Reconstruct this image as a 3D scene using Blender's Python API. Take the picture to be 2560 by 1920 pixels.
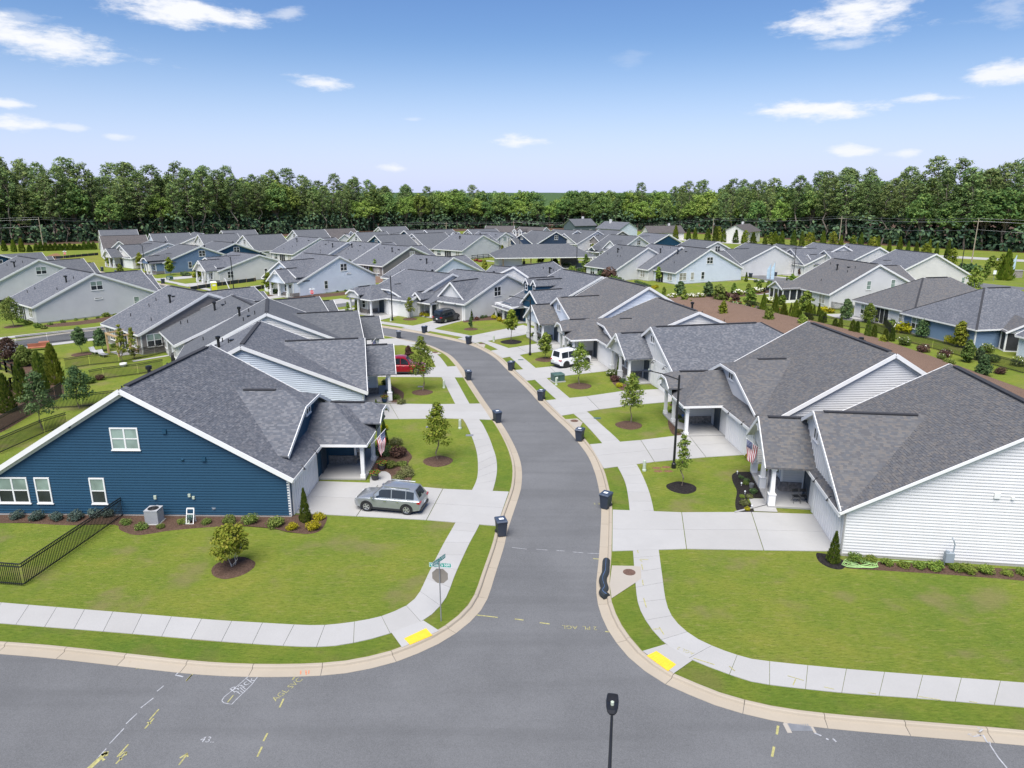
import bpy, bmesh, math, random
from mathutils import Vector, Matrix
from mathutils.geometry import tessellate_polygon
R = random.Random(7)
SC = bpy.context.scene
for o in list(bpy.data.objects):
    bpy.data.objects.remove(o)
PI = math.pi
# ---------------------------------------------------------------- camera
CAM_H, FOC, TILT = 20.0, 1777.0, math.atan(480 / 1777)
CT, ST = math.cos(TILT), math.sin(TILT)
cam = bpy.data.cameras.new('camera')
camo = bpy.data.objects.new('camera', cam)
SC.collection.objects.link(camo)
camo.location = (0, 0, CAM_H)
camo.rotation_euler = (PI / 2 - TILT, 0, 0)
cam.sensor_width = 36.0
cam.lens = FOC / 2560 * 36.0
cam.clip_start = 0.5
cam.clip_end = 6000
SC.camera = camo
# ---------------------------------------------------------------- light
SUN_EL, SUN_AZ = math.radians(62), math.radians(198)     # azimuth clockwise from +Y
sun = bpy.data.lights.new('sun', 'SUN')
sun.energy = 4.0
sun.angle = math.radians(50)
sun.color = (1.0, 0.955, 0.89)
suno = bpy.data.objects.new('sun', sun)
SC.collection.objects.link(suno)
suno.rotation_euler = (PI / 2 - SUN_EL, 0, -SUN_AZ + PI)
W = bpy.data.worlds.new('World')
SC.world = W
W.use_nodes = True
SC.view_settings.view_transform = 'Standard'
SC.view_settings.look = 'None'
SC.view_settings.exposure = 0.75
SC.view_settings.gamma = 1.0
SC.view_settings.use_curve_mapping = False
SC.cycles.max_bounces = 6
SC.cycles.diffuse_bounces = 3
SC.cycles.glossy_bounces = 2
SC.cycles.transmission_bounces = 2
SC.cycles.transparent_max_bounces = 4

class NT:
    """small helper to write node trees"""
    def __init__(s, tree):
        s.t = tree; s.n = tree.nodes; s.l = tree.links
    def new(s, typ, **kw):
        n = s.n.new(typ)
        for k, v in kw.items(): setattr(n, k, v)
        return n
    def put(s, sock, v):
        if hasattr(v, 'links') or isinstance(v, bpy.types.NodeSocket): s.l.new(v, sock)
        else: sock.default_value = v
    def math(s, op, a, b=0.0, c=None, clamp=False):
        n = s.new('ShaderNodeMath', operation=op, use_clamp=clamp)
        s.put(n.inputs[0], a); s.put(n.inputs[1], b)
        if c is not None: s.put(n.inputs[2], c)
        return n.outputs[0]
    def mix(s, f, a, b):
        n = s.new('ShaderNodeMix', data_type='RGBA')
        s.put(n.inputs[0], f); s.put(n.inputs[6], a); s.put(n.inputs[7], b)
        return n.outputs[2]
    def noise(s, vec, scale, detail=3.0, rough=0.5, dim='3D'):
        n = s.new('ShaderNodeTexNoise', noise_dimensions=dim)
        if vec is not None: s.l.new(vec, n.inputs['Vector'])
        n.inputs['Scale'].default_value = scale
        n.inputs['Detail'].default_value = detail
        n.inputs['Roughness'].default_value = rough
        return n.outputs['Fac']
    def ramp(s, f, stops, interp='LINEAR'):
        n = s.new('ShaderNodeValToRGB')
        n.color_ramp.interpolation = interp
        e = n.color_ramp.elements
        while len(e) < len(stops): e.new(0.5)
        for i, (p, c) in enumerate(stops):
            e[i].position = p
            e[i].color = (c[0], c[1], c[2], 1) if not isinstance(c, (int, float)) else (c, c, c, 1)
        s.put(n.inputs[0], f)
        return n.outputs[0]
    def smooth(s, v, a, b):
        n = s.new('ShaderNodeMapRange', interpolation_type='SMOOTHSTEP')
        s.put(n.inputs[0], v)
        n.inputs[1].default_value = a; n.inputs[2].default_value = b
        return n.outputs[0]

def build_world():
    q = NT(W.node_tree)
    q.n.clear()
    out = q.new('ShaderNodeOutputWorld')
    bg = q.new('ShaderNodeBackground')
    sky = q.new('ShaderNodeTexSky', sky_type='NISHITA')
    sky.sun_disc = False
    sky.sun_elevation = SUN_EL
    sky.sun_rotation = SUN_AZ
    sky.altitude = 200
    sky.air_density = 1.0
    sky.dust_density = 0.6
    sky.ozone_density = 2.5
    tc = q.new('ShaderNodeTexCoord')
    sx = q.new('ShaderNodeSeparateXYZ')
    q.l.new(tc.outputs['Generated'], sx.inputs[0])
    az = q.math('ARCTAN2', sx.outputs[0], sx.outputs[1])
    el = q.math('ARCSINE', sx.outputs[2])
    cv = q.new('ShaderNodeCombineXYZ')
    q.l.new(az, cv.inputs[0]); q.l.new(q.math('MULTIPLY', el, 3.2), cv.inputs[1])
    n1 = q.noise(cv.outputs[0], 9.0, 6.0, 0.62)
    n2 = q.noise(cv.outputs[0], 30.0, 5.0, 0.65)
    nn = q.math('ADD', q.math('MULTIPLY', q.math('SUBTRACT', n1, 0.5), 2.6),
                q.math('MULTIPLY', q.math('SUBTRACT', n2, 0.5), 1.5))
    tot = None
    # cloud banks: direction (azimuth, elevation) and angular half size, strength
    for (cx, cy, hw, hh, st, tail) in CLOUDS:
        u = (cx * 1.15732 - 1280) / FOC; v = (cy * 1.15732 - 960) / FOC
        d = Vector((u, CT - v * ST, -(ST + v * CT))).normalized()
        a0, e0 = math.atan2(d.x, d.y), math.asin(d.z)
        wa, we = hw * 1.15732 / FOC * 0.95, hh * 1.15732 / FOC
        da = q.math('DIVIDE', q.math('SUBTRACT', az, a0), wa)
        de = q.math('DIVIDE', q.math('SUBTRACT', q.math('SUBTRACT', el, e0), q.math('MULTIPLY', da, -tail * we)), we)
        de = q.math('MULTIPLY', de, q.math('ADD', 1.0, q.math('MULTIPLY', q.math('ABSOLUTE', da), 0.5)))
        r = q.math('SQRT', q.math('ADD', q.math('MULTIPLY', da, da), q.math('MULTIPLY', de, de)))
        m = q.math('MULTIPLY', q.smooth(q.math('ADD', r, nn), 1.05, 0.10), st)
        tot = m if tot is None else q.math('MAXIMUM', tot, m)
    # the same sky of small clouds goes on overhead and behind
    gx = q.new('ShaderNodeCombineXYZ')
    zz = q.math('ADD', q.math('MAXIMUM', sx.outputs[2], 0.0), 0.12)
    q.l.new(q.math('DIVIDE', sx.outputs[0], zz), gx.inputs[0])
    q.l.new(q.math('DIVIDE', sx.outputs[1], zz), gx.inputs[1])
    n3 = q.noise(gx.outputs[0], 1.1, 7.0, 0.58)
    g = q.smooth(n3, 0.56, 0.68)
    g = q.math('MULTIPLY', g, q.smooth(el, 0.27, 0.40))
    tot = q.math('MAXIMUM', tot, q.math('MULTIPLY', g, 0.85), clamp=True)
    # pale veil of moisture towards the horizon
    veil = q.math('MULTIPLY', q.smooth(el, 0.20, -0.02), 0.80)
    skyc = q.mix(veil, sky.outputs[0], (5.6, 6.3, 8.6, 1))
    hs = q.new('ShaderNodeHueSaturation')
    hs.inputs['Saturation'].default_value = 1.24
    hs.inputs['Value'].default_value = 1.12
    hs.inputs['Hue'].default_value = 0.512
    q.l.new(skyc, hs.inputs['Color'])
    c = q.mix(tot, hs.outputs[0], (8.0, 8.15, 8.6, 1))
    q.l.new(c, bg.inputs[0])
    bg.inputs[1].default_value = 0.072
    q.l.new(bg.outputs[0], out.inputs[0])

CLOUDS = [(400, 22, 170, 34, 1.0, .25), (100, 88, 150, 40, 1.0, .35), (30, 268, 60, 18, .95, .1), (18, 224, 40, 11, .9, 0),
          (700, 180, 75, 16, .9, .5), (1112, 306, 62, 17, .9, .15), (1860, 34, 140, 52, 1.0, -.1), (1815, 96, 85, 14, .45, -.2),
          (1755, 236, 130, 26, 1.0, -.1), (2165, 157, 80, 23, .95, -.1), (2005, 214, 64, 13, .85, .1), (1836, 325, 62, 13, .85, 0),
          (1955, 330, 32, 10, .7, -.2), (852, 363, 45, 12, .8, .1), (148, 275, 40, 8, .55, .2), (255, 294, 32, 8, .6, .1),
          (2190, 15, 80, 34, .35, 0), (620, 30, 60, 18, .5, -.5), (1360, 130, 40, 24, .12, 0), (885, 258, 40, 6, .3, 0), (40, 40, 70, 16, .35, 0)]
build_world()

# ---------------------------------------------------------------- where things stand
def G(px, py, z=0.0):
    """the point at height z seen at a point of the photograph (2560 wide), in metres"""
    u = (px - 1280) / FOC; v = (py - 960) / FOC
    k = (CAM_H - z) / (ST + v * CT)
    return Vector((u * k, (CT - v * ST) * k, z))

def height_at(p, py):
    """height of a thing standing at p whose top is seen at row py"""
    v = (py - 960) / FOC
    # v*(Y ct + (H-z) st) = (H-z) ct - Y st
    h = (p.y * ST + v * p.y * CT) / (CT - v * ST)
    return max(0.2, CAM_H - h)

# ---------------------------------------------------------------- scene graph helpers
COL = SC.collection

def thing(name, label, cat, loc=(0, 0, 0), rz=0.0, group=None):
    o = bpy.data.objects.new(name, None)
    COL.objects.link(o)
    o.location = loc; o.rotation_euler = (0, 0, rz)
    o.empty_display_size = 0.3
    return tag(o, label, cat, group)

def tag(o, label, cat, group=None):
    o['label'] = label; o['category'] = cat
    if group: o['group'] = group
    return o

def structure(name, loc=(0, 0, 0)):
    o = bpy.data.objects.new(name, None)
    COL.objects.link(o); o.location = loc
    o['kind'] = 'structure'
    return o

def inst(name, mesh, parent=None, loc=(0, 0, 0), rz=0.0, sc=None):
    o = bpy.data.objects.new(name, mesh)
    COL.objects.link(o)
    if parent: o.parent = parent
    o.location = loc; o.rotation_euler = (0, 0, rz)
    if sc: o.scale = (sc, sc, sc) if not hasattr(sc, '__len__') else sc
    return o

def copy_tree(o, parent=None):
    c = o.copy(); COL.objects.link(c)
    c.parent = parent
    for ch in o.children: copy_tree(ch, c)
    return c

def dup(o, loc, rz=0.0, sc=None, label=None, group=None):
    c = copy_tree(o)
    c.location = loc; c.rotation_euler = (0, 0, rz)
    if sc: c.scale = (sc, sc, sc) if not hasattr(sc, '__len__') else sc
    if label: c['label'] = label
    if group: c['group'] = group
    return c

class MB:
    """collects faces, links them as one mesh object"""
    def __init__(s): s.v = []; s.f = []; s.uv = []; s.mi = []
    def face(s, pts, uv=None, mi=0):
        i = len(s.v)
        s.v.extend([tuple(p) for p in pts])
        s.f.append(tuple(range(i, i + len(pts))))
        s.uv.extend(uv if uv else [(p[0], p[1]) for p in pts])
        s.mi.append(mi)
    def box(s, x0, x1, y0, y1, z0, z1, mi=0):
        a = [(x0, y0, z0), (x1, y0, z0), (x1, y1, z0), (x0, y1, z0), (x0, y0, z1), (x1, y0, z1), (x1, y1, z1), (x0, y1, z1)]
        s.hexa(a, mi)
    def hexa(s, a, mi=0):
        for q in ((3, 2, 1, 0), (4, 5, 6, 7), (0, 1, 5, 4), (1, 2, 6, 5), (2, 3, 7, 6), (3, 0, 4, 7)):
            s.face([a[i] for i in q], mi=mi)
    def bar(s, p, q, w, h, up=(0, 0, 1), mi=0):
        p, q = Vector(p), Vector(q)
        d = (q - p).normalized()
        u = Vector(up)
        if abs(d.dot(u)) > 0.98: u = Vector((1, 0, 0))
        r = d.cross(u).normalized() * (w / 2)
        t = r.cross(d).normalized() * (h / 2)
        s.hexa([p - r - t, p + r - t, q + r - t, q - r - t, p - r + t, p + r + t, q + r + t, q - r + t], mi)
    def tube(s, pts, rad, n=6, cap=True, mi=0):
        pts = [Vector(p) for p in pts]
        rr = rad if hasattr(rad, '__len__') else [rad] * len(pts)
        rings = []
        for i, p in enumerate(pts):
            d = (pts[min(i + 1, len(pts) - 1)] - pts[max(i - 1, 0)]).normalized()
            a = d.cross(Vector((0, 0, 1)))
            if a.length < 0.05: a = d.cross(Vector((1, 0, 0)))
            a.normalize(); b = d.cross(a)
            rings.append([p + (a * math.cos(2 * PI * k / n) + b * math.sin(2 * PI * k / n)) * rr[i] for k in range(n)])
        for i in range(len(rings) - 1):
            for k in range(n):
                s.face([rings[i][k], rings[i][(k + 1) % n], rings[i + 1][(k + 1) % n], rings[i + 1][k]], mi=mi)
        if cap:
            s.face(rings[0], mi=mi); s.face(rings[-1][::-1], mi=mi)
    def lathe(s, prof, n=12, c=(0, 0, 0), mi=0):
        """prof: (radius, z) list"""
        for i in range(len(prof) - 1):
            for k in range(n):
                a, b = 2 * PI * k / n, 2 * PI * (k + 1) / n
                (r0, z0), (r1, z1) = prof[i], prof[i + 1]
                P = lambda r, t, z: (c[0] + r * math.cos(t), c[1] + r * math.sin(t), c[2] + z)
                if r0 < 1e-4: s.face([P(0, a, z0), P(r1, b, z1), P(r1, a, z1)][::-1], mi=mi)
                elif r1 < 1e-4: s.face([P(r0, a, z0), P(r0, b, z0), P(0, a, z1)], mi=mi)
                else: s.face([P(r0, a, z0), P(r0, b, z0), P(r1, b, z1), P(r1, a, z1)], mi=mi)
    def prism(s, poly, z0, z1, mi=0):
        """poly: list of (x, y) counterclockwise, convex or tessellated"""
        top = [Vector((x, y, z1)) for x, y in poly]
        for t in tessellate_polygon([top]):
            s.face([top[i] for i in t], mi=mi)
        n = len(poly)
        for i in range(n):
            (x0, y0), (x1, y1) = poly[i], poly[(i + 1) % n]
            s.face([(x0, y0, z0), (x1, y1, z0), (x1, y1, z1), (x0, y0, z1)], mi=mi)
    def mesh(s, name, mats, smooth=False):
        me = bpy.data.meshes.new(name)
        me.from_pydata(s.v, [], s.f)
        uvl = me.uv_layers.new(name='UVMap')
        flat = [c for uv in s.uv for c in uv]
        uvl.data.foreach_set('uv', flat)
        for m in (mats if isinstance(mats, (list, tuple)) else [mats]): me.materials.append(m)
        if any(s.mi): me.polygons.foreach_set('material_index', s.mi)
        if smooth:
            bm = bmesh.new(); bm.from_mesh(me)
            bmesh.ops.remove_doubles(bm, verts=bm.verts, dist=0.0008)
            bmesh.ops.recalc_face_normals(bm, faces=bm.faces)
            bm.to_mesh(me); bm.free()
            me.polygons.foreach_set('use_smooth', [True] * len(me.polygons))
            if hasattr(me, 'set_sharp_from_angle'): me.set_sharp_from_angle(angle=math.radians(38))
        me.update()
        return me
    def build(s, name, mats, parent=None, loc=(0, 0, 0), rz=0.0, smooth=False):
        return inst(name, s.mesh(name, mats, smooth), parent, loc, rz)

# ---------------------------------------------------------------- materials
def mat(name, fn):
    m = bpy.data.materials.new(name)
    m.use_nodes = True
    q = NT(m.node_tree)
    b = q.n.get('Principled BSDF')
    q.b = b
    q.tc = q.new('ShaderNodeTexCoord')
    q.obj = q.tc.outputs['Object']
    fn(q, b)
    return m

def worldpos(q):
    g = q.new('ShaderNodeNewGeometry')
    return g.outputs['Position']

def bump(q, h, dist, strength=1.0):
    n = q.new('ShaderNodeBump')
    n.inputs['Strength'].default_value = strength
    n.inputs['Distance'].default_value = dist
    q.l.new(h, n.inputs['Height'])
    q.l.new(n.outputs[0], q.b.inputs['Normal'])

def plain(name, col, rough=0.6, var=0.08, scale=1.5, metal=0.0, spec=0.5):
    def fn(q, b):
        n = q.noise(worldpos(q), scale, 4.0, 0.6)
        lo = tuple(c * (1 - var) for c in col); hi = tuple(min(1, c * (1 + var)) for c in col)
        q.l.new(q.ramp(n, [(0.3, lo), (0.7, hi)]), b.inputs['Base Color'])
        b.inputs['Roughness'].default_value = rough
        b.inputs['Metallic'].default_value = metal
        b.inputs['Specular IOR Level'].default_value = spec
    return mat(name, fn)

def m_siding(name, col, lap=0.18):
    def fn(q, b):
        s = q.new('ShaderNodeSeparateXYZ'); q.l.new(q.obj, s.inputs[0])
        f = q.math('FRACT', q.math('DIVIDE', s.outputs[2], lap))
        n = q.noise(worldpos(q), 0.5, 5.0, 0.65)
        n2 = q.noise(q.obj, 0.22, 2.0)
        c = q.ramp(n, [(0.25, tuple(x * .93 for x in col)), (0.75, tuple(min(1, x * 1.05) for x in col))])
        # lap shadow painted into the colour along each board's lower edge
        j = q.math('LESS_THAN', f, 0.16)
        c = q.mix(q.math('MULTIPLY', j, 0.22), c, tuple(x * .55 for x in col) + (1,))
        q.l.new(c, b.inputs['Base Color'])
        b.inputs['Roughness'].default_value = 0.55
        b.inputs['Specular IOR Level'].default_value = 0.3
        bump(q, q.math('SUBTRACT', 1.0, f), 0.018)
    return mat(name, fn)

def m_batten(name, col):
    def fn(q, b):
        n = q.noise(worldpos(q), 0.7, 5.0, 0.6)
        q.l.new(q.ramp(n, [(0.25, tuple(x * .94 for x in col)), (0.75, tuple(min(1, x * 1.04) for x in col))]), b.inputs['Base Color'])
        b.inputs['Roughness'].default_value = 0.55
        b.inputs['Specular IOR Level'].default_value = 0.3
    return mat(name, fn)

def m_shingle(name, pal):
    def fn(q, b):
        uv = q.new('ShaderNodeSeparateXYZ'); q.l.new(q.tc.outputs['UV'], uv.inputs[0])
        row = q.math('FLOOR', q.math('DIVIDE', uv.outputs[1], 0.145))
        sh = q.new('ShaderNodeTexWhiteNoise', noise_dimensions='1D'); q.l.new(row, sh.inputs['W'])
        colx = q.math('ADD', q.math('DIVIDE', uv.outputs[0], 0.21), q.math('MULTIPLY', sh.outputs[0], 7.0))
        ci = q.math('FLOOR', colx)
        cv = q.new('ShaderNodeCombineXYZ'); q.l.new(ci, cv.inputs[0]); q.l.new(row, cv.inputs[1])
        wn = q.new('ShaderNodeTexWhiteNoise', noise_dimensions='2D'); q.l.new(cv.outputs[0], wn.inputs['Vector'])
        k = len(pal)
        c = q.ramp(wn.outputs[0], [(i / k, p) for i, p in enumerate(pal)], 'CONSTANT')
        g = q.noise(q.tc.outputs['UV'], 0.35, 4.0, 0.65)
        c = q.mix(q.smooth(g, 0.35, 0.75), c, q.mix(0.35, c, pal[0] + (1,)))
        gr = q.noise(q.tc.outputs['UV'], 60.0, 2.0, 0.6)
        c = q.mix(q.math('MULTIPLY', gr, 0.30), c, tuple(min(1, x * 1.6) for x in pal[-1]) + (1,))
        q.l.new(c, b.inputs['Base Color'])
        b.inputs['Roughness'].default_value = 0.93
        b.inputs['Specular IOR Level'].default_value = 0.15
        fv = q.math('FRACT', q.math('DIVIDE', uv.outputs[1], 0.145))
        thick = q.math('MULTIPLY', q.math('GREATER_THAN', wn.outputs[0], 0.5), 0.5)
        bump(q, q.math('ADD', fv, thick), 0.012)
    return mat(name, fn)

def m_grass(name, cols, dry, seed=0.0):
    def fn(q, b):
        p = worldpos(q)
        mp = q.new('ShaderNodeMapping'); mp.inputs['Location'].default_value = (seed, seed * 2, 0)
        q.l.new(p, mp.inputs[0]); p = mp.outputs[0]
        a = q.noise(p, 0.11, 4.0, 0.6)
        m2 = q.noise(p, 0.55, 5.0, 0.7)
        st = q.new('ShaderNodeMapping'); st.inputs['Scale'].default_value = (1.0, 3.2, 1)
        st.inputs['Rotation'].default_value = (0, 0, 0.12)
        q.l.new(p, st.inputs[0])
        s2 = q.noise(st.outputs[0], 1.1, 5.0, 0.75)
        fi = q.noise(st.outputs[0], 2.6, 6.0, 0.88)
        base = q.ramp(q.math('ADD', q.math('MULTIPLY', a, 0.55), q.math('MULTIPLY', m2, 0.45)), [(0.36, cols[0]), (0.5, cols[1]), (0.64, cols[2])])
        base = q.mix(q.math('MULTIPLY', q.smooth(s2, 0.52, 0.72), 0.60), base, dry + (1,))
        base = q.mix(q.math('MULTIPLY', q.smooth(fi, 0.52, 0.34), 0.62), base, tuple(c * .50 for c in cols[0]) + (1,))
        base = q.mix(q.math('MULTIPLY', q.smooth(fi, 0.52, 0.68), 0.45), base, tuple(c * 1.25 for c in dry) + (1,))
        pt = q.noise(p, 0.30, 3.0, 0.55)
        base = q.mix(q.math('MULTIPLY', q.smooth(pt, 0.52, 0.70), 0.55), base, (dry[0]*.80, dry[1]*.74, dry[2]*.95, 1))
        q.l.new(base, b.inputs['Base Color'])
        b.inputs['Roughness'].default_value = 0.9
        b.inputs['Specular IOR Level'].default_value = 0.1
        bump(q, q.math('ADD', fi, q.math('MULTIPLY', s2, 0.8)), 0.07)
    return mat(name, fn)

def m_asphalt(name, col):
    def fn(q, b):
        p = worldpos(q)
        a = q.noise(p, 0.16, 4.0, 0.6)
        f = q.noise(p, 26.0, 3.0, 0.9)
        sp = q.noise(p, 7.0, 2.0, 0.5)
        c = q.ramp(a, [(0.3, tuple(x * .80 for x in col)), (0.7, tuple(x * 1.12 for x in col))])
        c = q.mix(q.math('MULTIPLY', q.smooth(f, 0.40, 0.68), 0.34), c, tuple(min(1, x * 1.9) for x in col) + (1,))
        c = q.mix(q.math('MULTIPLY', q.smooth(f, 0.46, 0.30), 0.45), c, tuple(x * .45 for x in col) + (1,))
        # tar seams and worn tracks
        mp = q.new('ShaderNodeMapping'); mp.inputs['Scale'].default_value = (0.05, 0.9, 1); q.l.new(p, mp.inputs[0])
        tr = q.noise(mp.outputs[0], 0.6, 3.0, 0.6)
        c = q.mix(q.math('MULTIPLY', q.smooth(tr, 0.45, 0.65), 0.26), c, tuple(x * .62 for x in col) + (1,))
        w = q.noise(p, 0.45, 6.0, 0.85)
        crack = q.math('LESS_THAN', q.math('ABSOLUTE', q.math('SUBTRACT', w, 0.5)), 0.0022)
        c = q.mix(q.math('MULTIPLY', crack, 0.35), c, tuple(x * .4 for x in col) + (1,))
        spot = q.smooth(q.noise(p, 1.3, 2.0, 0.5), 0.78, 0.83)
        c = q.mix(q.math('MULTIPLY', spot, 0.35), c, (0.42, 0.40, 0.36, 1))
        q.l.new(c, b.inputs['Base Color'])
        b.inputs['Roughness'].default_value = 0.85
        b.inputs['Specular IOR Level'].default_value = 0.25
        bump(q, f, 0.012)
    return mat(name, fn)

def m_concrete(name, col, dirt):
    def fn(q, b):
        p = worldpos(q)
        oi = q.new('ShaderNodeObjectInfo')
        a = q.noise(p, 0.35, 6.0, 0.7)
        f = q.noise(p, 14.0, 3.0, 0.7)
        c = q.ramp(a, [(0.25, tuple(x * .92 for x in col)), (0.75, tuple(min(1, x * 1.04) for x in col))])
        c = q.mix(q.math('MULTIPLY', oi.outputs['Random'], 0.16), c, tuple(x * .80 for x in dirt) + (1,))
        st = q.noise(p, 0.9, 5.0, 0.8)
        c = q.mix(q.math('MULTIPLY', q.smooth(st, 0.58, 0.78), 0.45), c, dirt + (1,))
        c = q.mix(q.math('MULTIPLY', q.smooth(f, 0.35, 0.75), 0.12), c, tuple(x * .72 for x in col) + (1,))
        q.l.new(c, b.inputs['Base Color'])
        b.inputs['Roughness'].default_value = 0.85
        b.inputs['Specular IOR Level'].default_value = 0.2
        bump(q, f, 0.004)
    return mat(name, fn)

def m_mulch(name, c0, c1):
    def fn(q, b):
        p = worldpos(q)
        f = q.noise(p, 11.0, 4.0, 0.85)
        a = q.noise(p, 0.6, 4.0, 0.6)
        c = q.ramp(f, [(0.34, tuple(x * .35 for x in c0)), (0.5, c0), (0.66, c1)])
        c = q.mix(q.math('MULTIPLY', a, 0.35), c, tuple(x * 1.25 for x in c1) + (1,))
        q.l.new(c, b.inputs['Base Color'])
        b.inputs['Roughness'].default_value = 0.95
        b.inputs['Specular IOR Level'].default_value = 0.1
        bump(q, f, 0.08)
    return mat(name, fn)

def m_leaf(name, c0, c1, c2, trans=0.3):
    """every leaf its own shade of green"""
    def fn(q, b):
        g = q.new('ShaderNodeNewGeometry')
        oi = q.new('ShaderNodeObjectInfo')
        c = q.ramp(g.outputs['Random Per Island'], [(0.0, c0), (0.5, c1), (1.0, c2)])
        hs = q.new('ShaderNodeHueSaturation')
        q.l.new(c, hs.inputs['Color'])
        q.l.new(q.math('ADD', 0.485, q.math('MULTIPLY', oi.outputs['Random'], 0.03)), hs.inputs['Hue'])
        q.l.new(q.math('ADD', 0.78, q.math('MULTIPLY', q.math('FRACT', q.math('MULTIPLY', oi.outputs['Random'], 7.3)), 0.42)), hs.inputs['Value'])
        c = hs.outputs[0]
        q.l.new(c, b.inputs['Base Color'])
        b.inputs['Roughness'].default_value = 0.75
        b.inputs['Specular IOR Level'].default_value = 0.2
        t = q.new('ShaderNodeBsdfTranslucent'); q.l.new(c, t.inputs[0])
        mx = q.new('ShaderNodeMixShader'); mx.inputs[0].default_value = trans
        q.l.new(b.outputs[0], mx.inputs[1]); q.l.new(t.outputs[0], mx.inputs[2])
        q.l.new(mx.outputs[0], q.n.get('Material Output').inputs[0])
    return mat(name, fn)

def m_glass(name, col, rough=0.06):
    def fn(q, b):
        n = q.noise(worldpos(q), 0.8, 2.0)
        q.l.new(q.ramp(n, [(0.35, tuple(x * .7 for x in col)), (0.65, tuple(x * 1.3 for x in col))]), b.inputs['Base Color'])
        b.inputs['Roughness'].default_value = rough
        b.inputs['Specular IOR Level'].default_value = 0.6
    return mat(name, fn)

def m_paint(name, col, metal=0.0):
    def fn(q, b):
        n = q.noise(q.obj, 3.0, 2.0)
        q.l.new(q.ramp(n, [(0.3, tuple(x * .95 for x in col)), (0.7, tuple(min(1, x * 1.05) for x in col))]), b.inputs['Base Color'])
        b.inputs['Roughness'].default_value = 0.28
        b.inputs['Metallic'].default_value = metal
        b.inputs['Coat Weight'].default_value = 0.6
        b.inputs['Coat Roughness'].default_value = 0.06
    return mat(name, fn)

M = {}
M['grass'] = m_grass('lawn grass', [(.105, .160, .022), (.145, .188, .026), (.190, .208, .034)], (.250, .222, .085))
M['verge'] = m_grass('verge grass', [(.085, .145, .020), (.120, .170, .022), (.155, .188, .028)], (.185, .188, .05), 31.0)
M['field'] = m_grass('field grass', [(.13, .16, .024), (.17, .19, .03), (.2, .2, .04)], (.26, .2, .08), 77.0)
M['asphalt'] = m_asphalt('asphalt', (.124, .127, .131))
M['concrete'] = m_concrete('pale concrete', (.375, .373, .365), (.315, .295, .26))
M['kerb'] = m_concrete('kerb concrete', (.37, .325, .26), (.27, .215, .145))
M['apron'] = m_concrete('tan concrete', (.375, .345, .30), (.31, .27, .21))
M['mulch'] = m_mulch('pine bark mulch', (.085, .052, .038), (.145, .095, .07))
M['bank'] = m_mulch('pine straw', (.165, .108, .078), (.225, .155, .115))
M['mulch_black'] = m_mulch('black mulch', (.018, .016, .016), (.045, .04, .038))
M['soil'] = m_mulch('red clay', (.20, .11, .06), (.26, .16, .09))
M['trim'] = plain('white trim', (.74, .74, .73), .45, .03)
M['garage'] = plain('white garage door', (.72, .72, .71), .45, .03)
M['soffit'] = plain('soffit white', (.68, .68, .66), .6, .03)
M['greytrim'] = plain('grey trim', (.33, .325, .32), .5, .04)
M['taupe'] = plain('taupe garage door', (.42, .40, .38), .5, .04)
M['darkdoor'] = plain('front door', (.035, .05, .07), .4, .1)
M['black'] = plain('black metal', (.012, .013, .015), .4, .15)
M['blackplastic'] = plain('black plastic', (.018, .019, .022), .5, .15)
M['rubber'] = plain('rubber', (.016, .016, .017), .8, .1)
M['alu'] = plain('aluminium', (.55, .56, .57), .35, .05, 3, .8)
M['galv'] = plain('galvanised steel', (.30, .31, .32), .5, .12, 3, .5)
M['acgrey'] = plain('air conditioner grey', (.36, .37, .39), .5, .06)
M['wood'] = plain('pole wood', (.34, .28, .21), .9, .2, 2)
M['timber'] = plain('raw timber', (.46, .32, .17), .8, .15, 1)
M['bark'] = plain('bark', (.17, .135, .105), .95, .35, 4)
M['barkpine'] = plain('pine bark', (.235, .195, .16), .95, .3, 1.5)
M['barkpale'] = plain('pale bark', (.42, .38, .33), .95, .2, 5)
M['stone'] = plain('stacked stone', (.25, .225, .205), .9, .45, 5.5)
M['mortar'] = plain('mortar', (.20, .19, .18), .95, .15, 3)
M['bin'] = plain('navy bin plastic', (.028, .037, .055), .5, .12, 2)
M['binlid'] = plain('bin lid plastic', (.045, .062, .095), .38, .12, 2)
M['sticker'] = plain('white sticker', (.72, .74, .76), .5, .03)
M['yellow'] = plain('tactile yellow', (.74, .47, .03), .7, .07, 4)
M['spray_w'] = plain('white marking paint', (.33, .34, .36), .8, .35, 9)
M['spray_y'] = plain('yellow marking paint', (.33, .31, .125), .8, .35, 9)
M['spray_o'] = plain('orange marking paint', (.55, .20, .10), .8, .25, 9)
M['iron'] = plain('rusty cast iron', (.12, .07, .05), .8, .3, 12)
M['signgreen'] = plain('street sign green', (.0, .27, .20), .4, .04)
M['signwhite'] = plain('reflective white', (.78, .80, .80), .4, .03)
M['signback'] = plain('bare sign back', (.22, .20, .17), .6, .08)
M['signred'] = plain('sign red', (.55, .02, .03), .4, .05)
M['flagred'] = plain('flag red', (.40, .025, .045), .8, .06)
M['flagblue'] = plain('flag blue', (.03, .05, .17), .8, .06)
M['flagwhite'] = plain('flag white', (.76, .75, .73), .8, .04)
M['utilgreen'] = plain('utility green', (.055, .105, .09), .55, .1)
M['utilpale'] = plain('pale pedestal plastic', (.42, .47, .38), .55, .06)
M['meter'] = plain('meter grey', (.27, .31, .35), .5, .1)
M['hose'] = plain('green hose', (.26, .42, .15), .5, .1)
M['lime'] = plain('lime plastic', (.62, .62, .02), .45, .05)
M['potgrey'] = plain('grey plastic', (.30, .31, .33), .5, .05)
M['silt'] = plain('silt fence fabric', (.018, .024, .028), .8, .2, 1)
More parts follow.
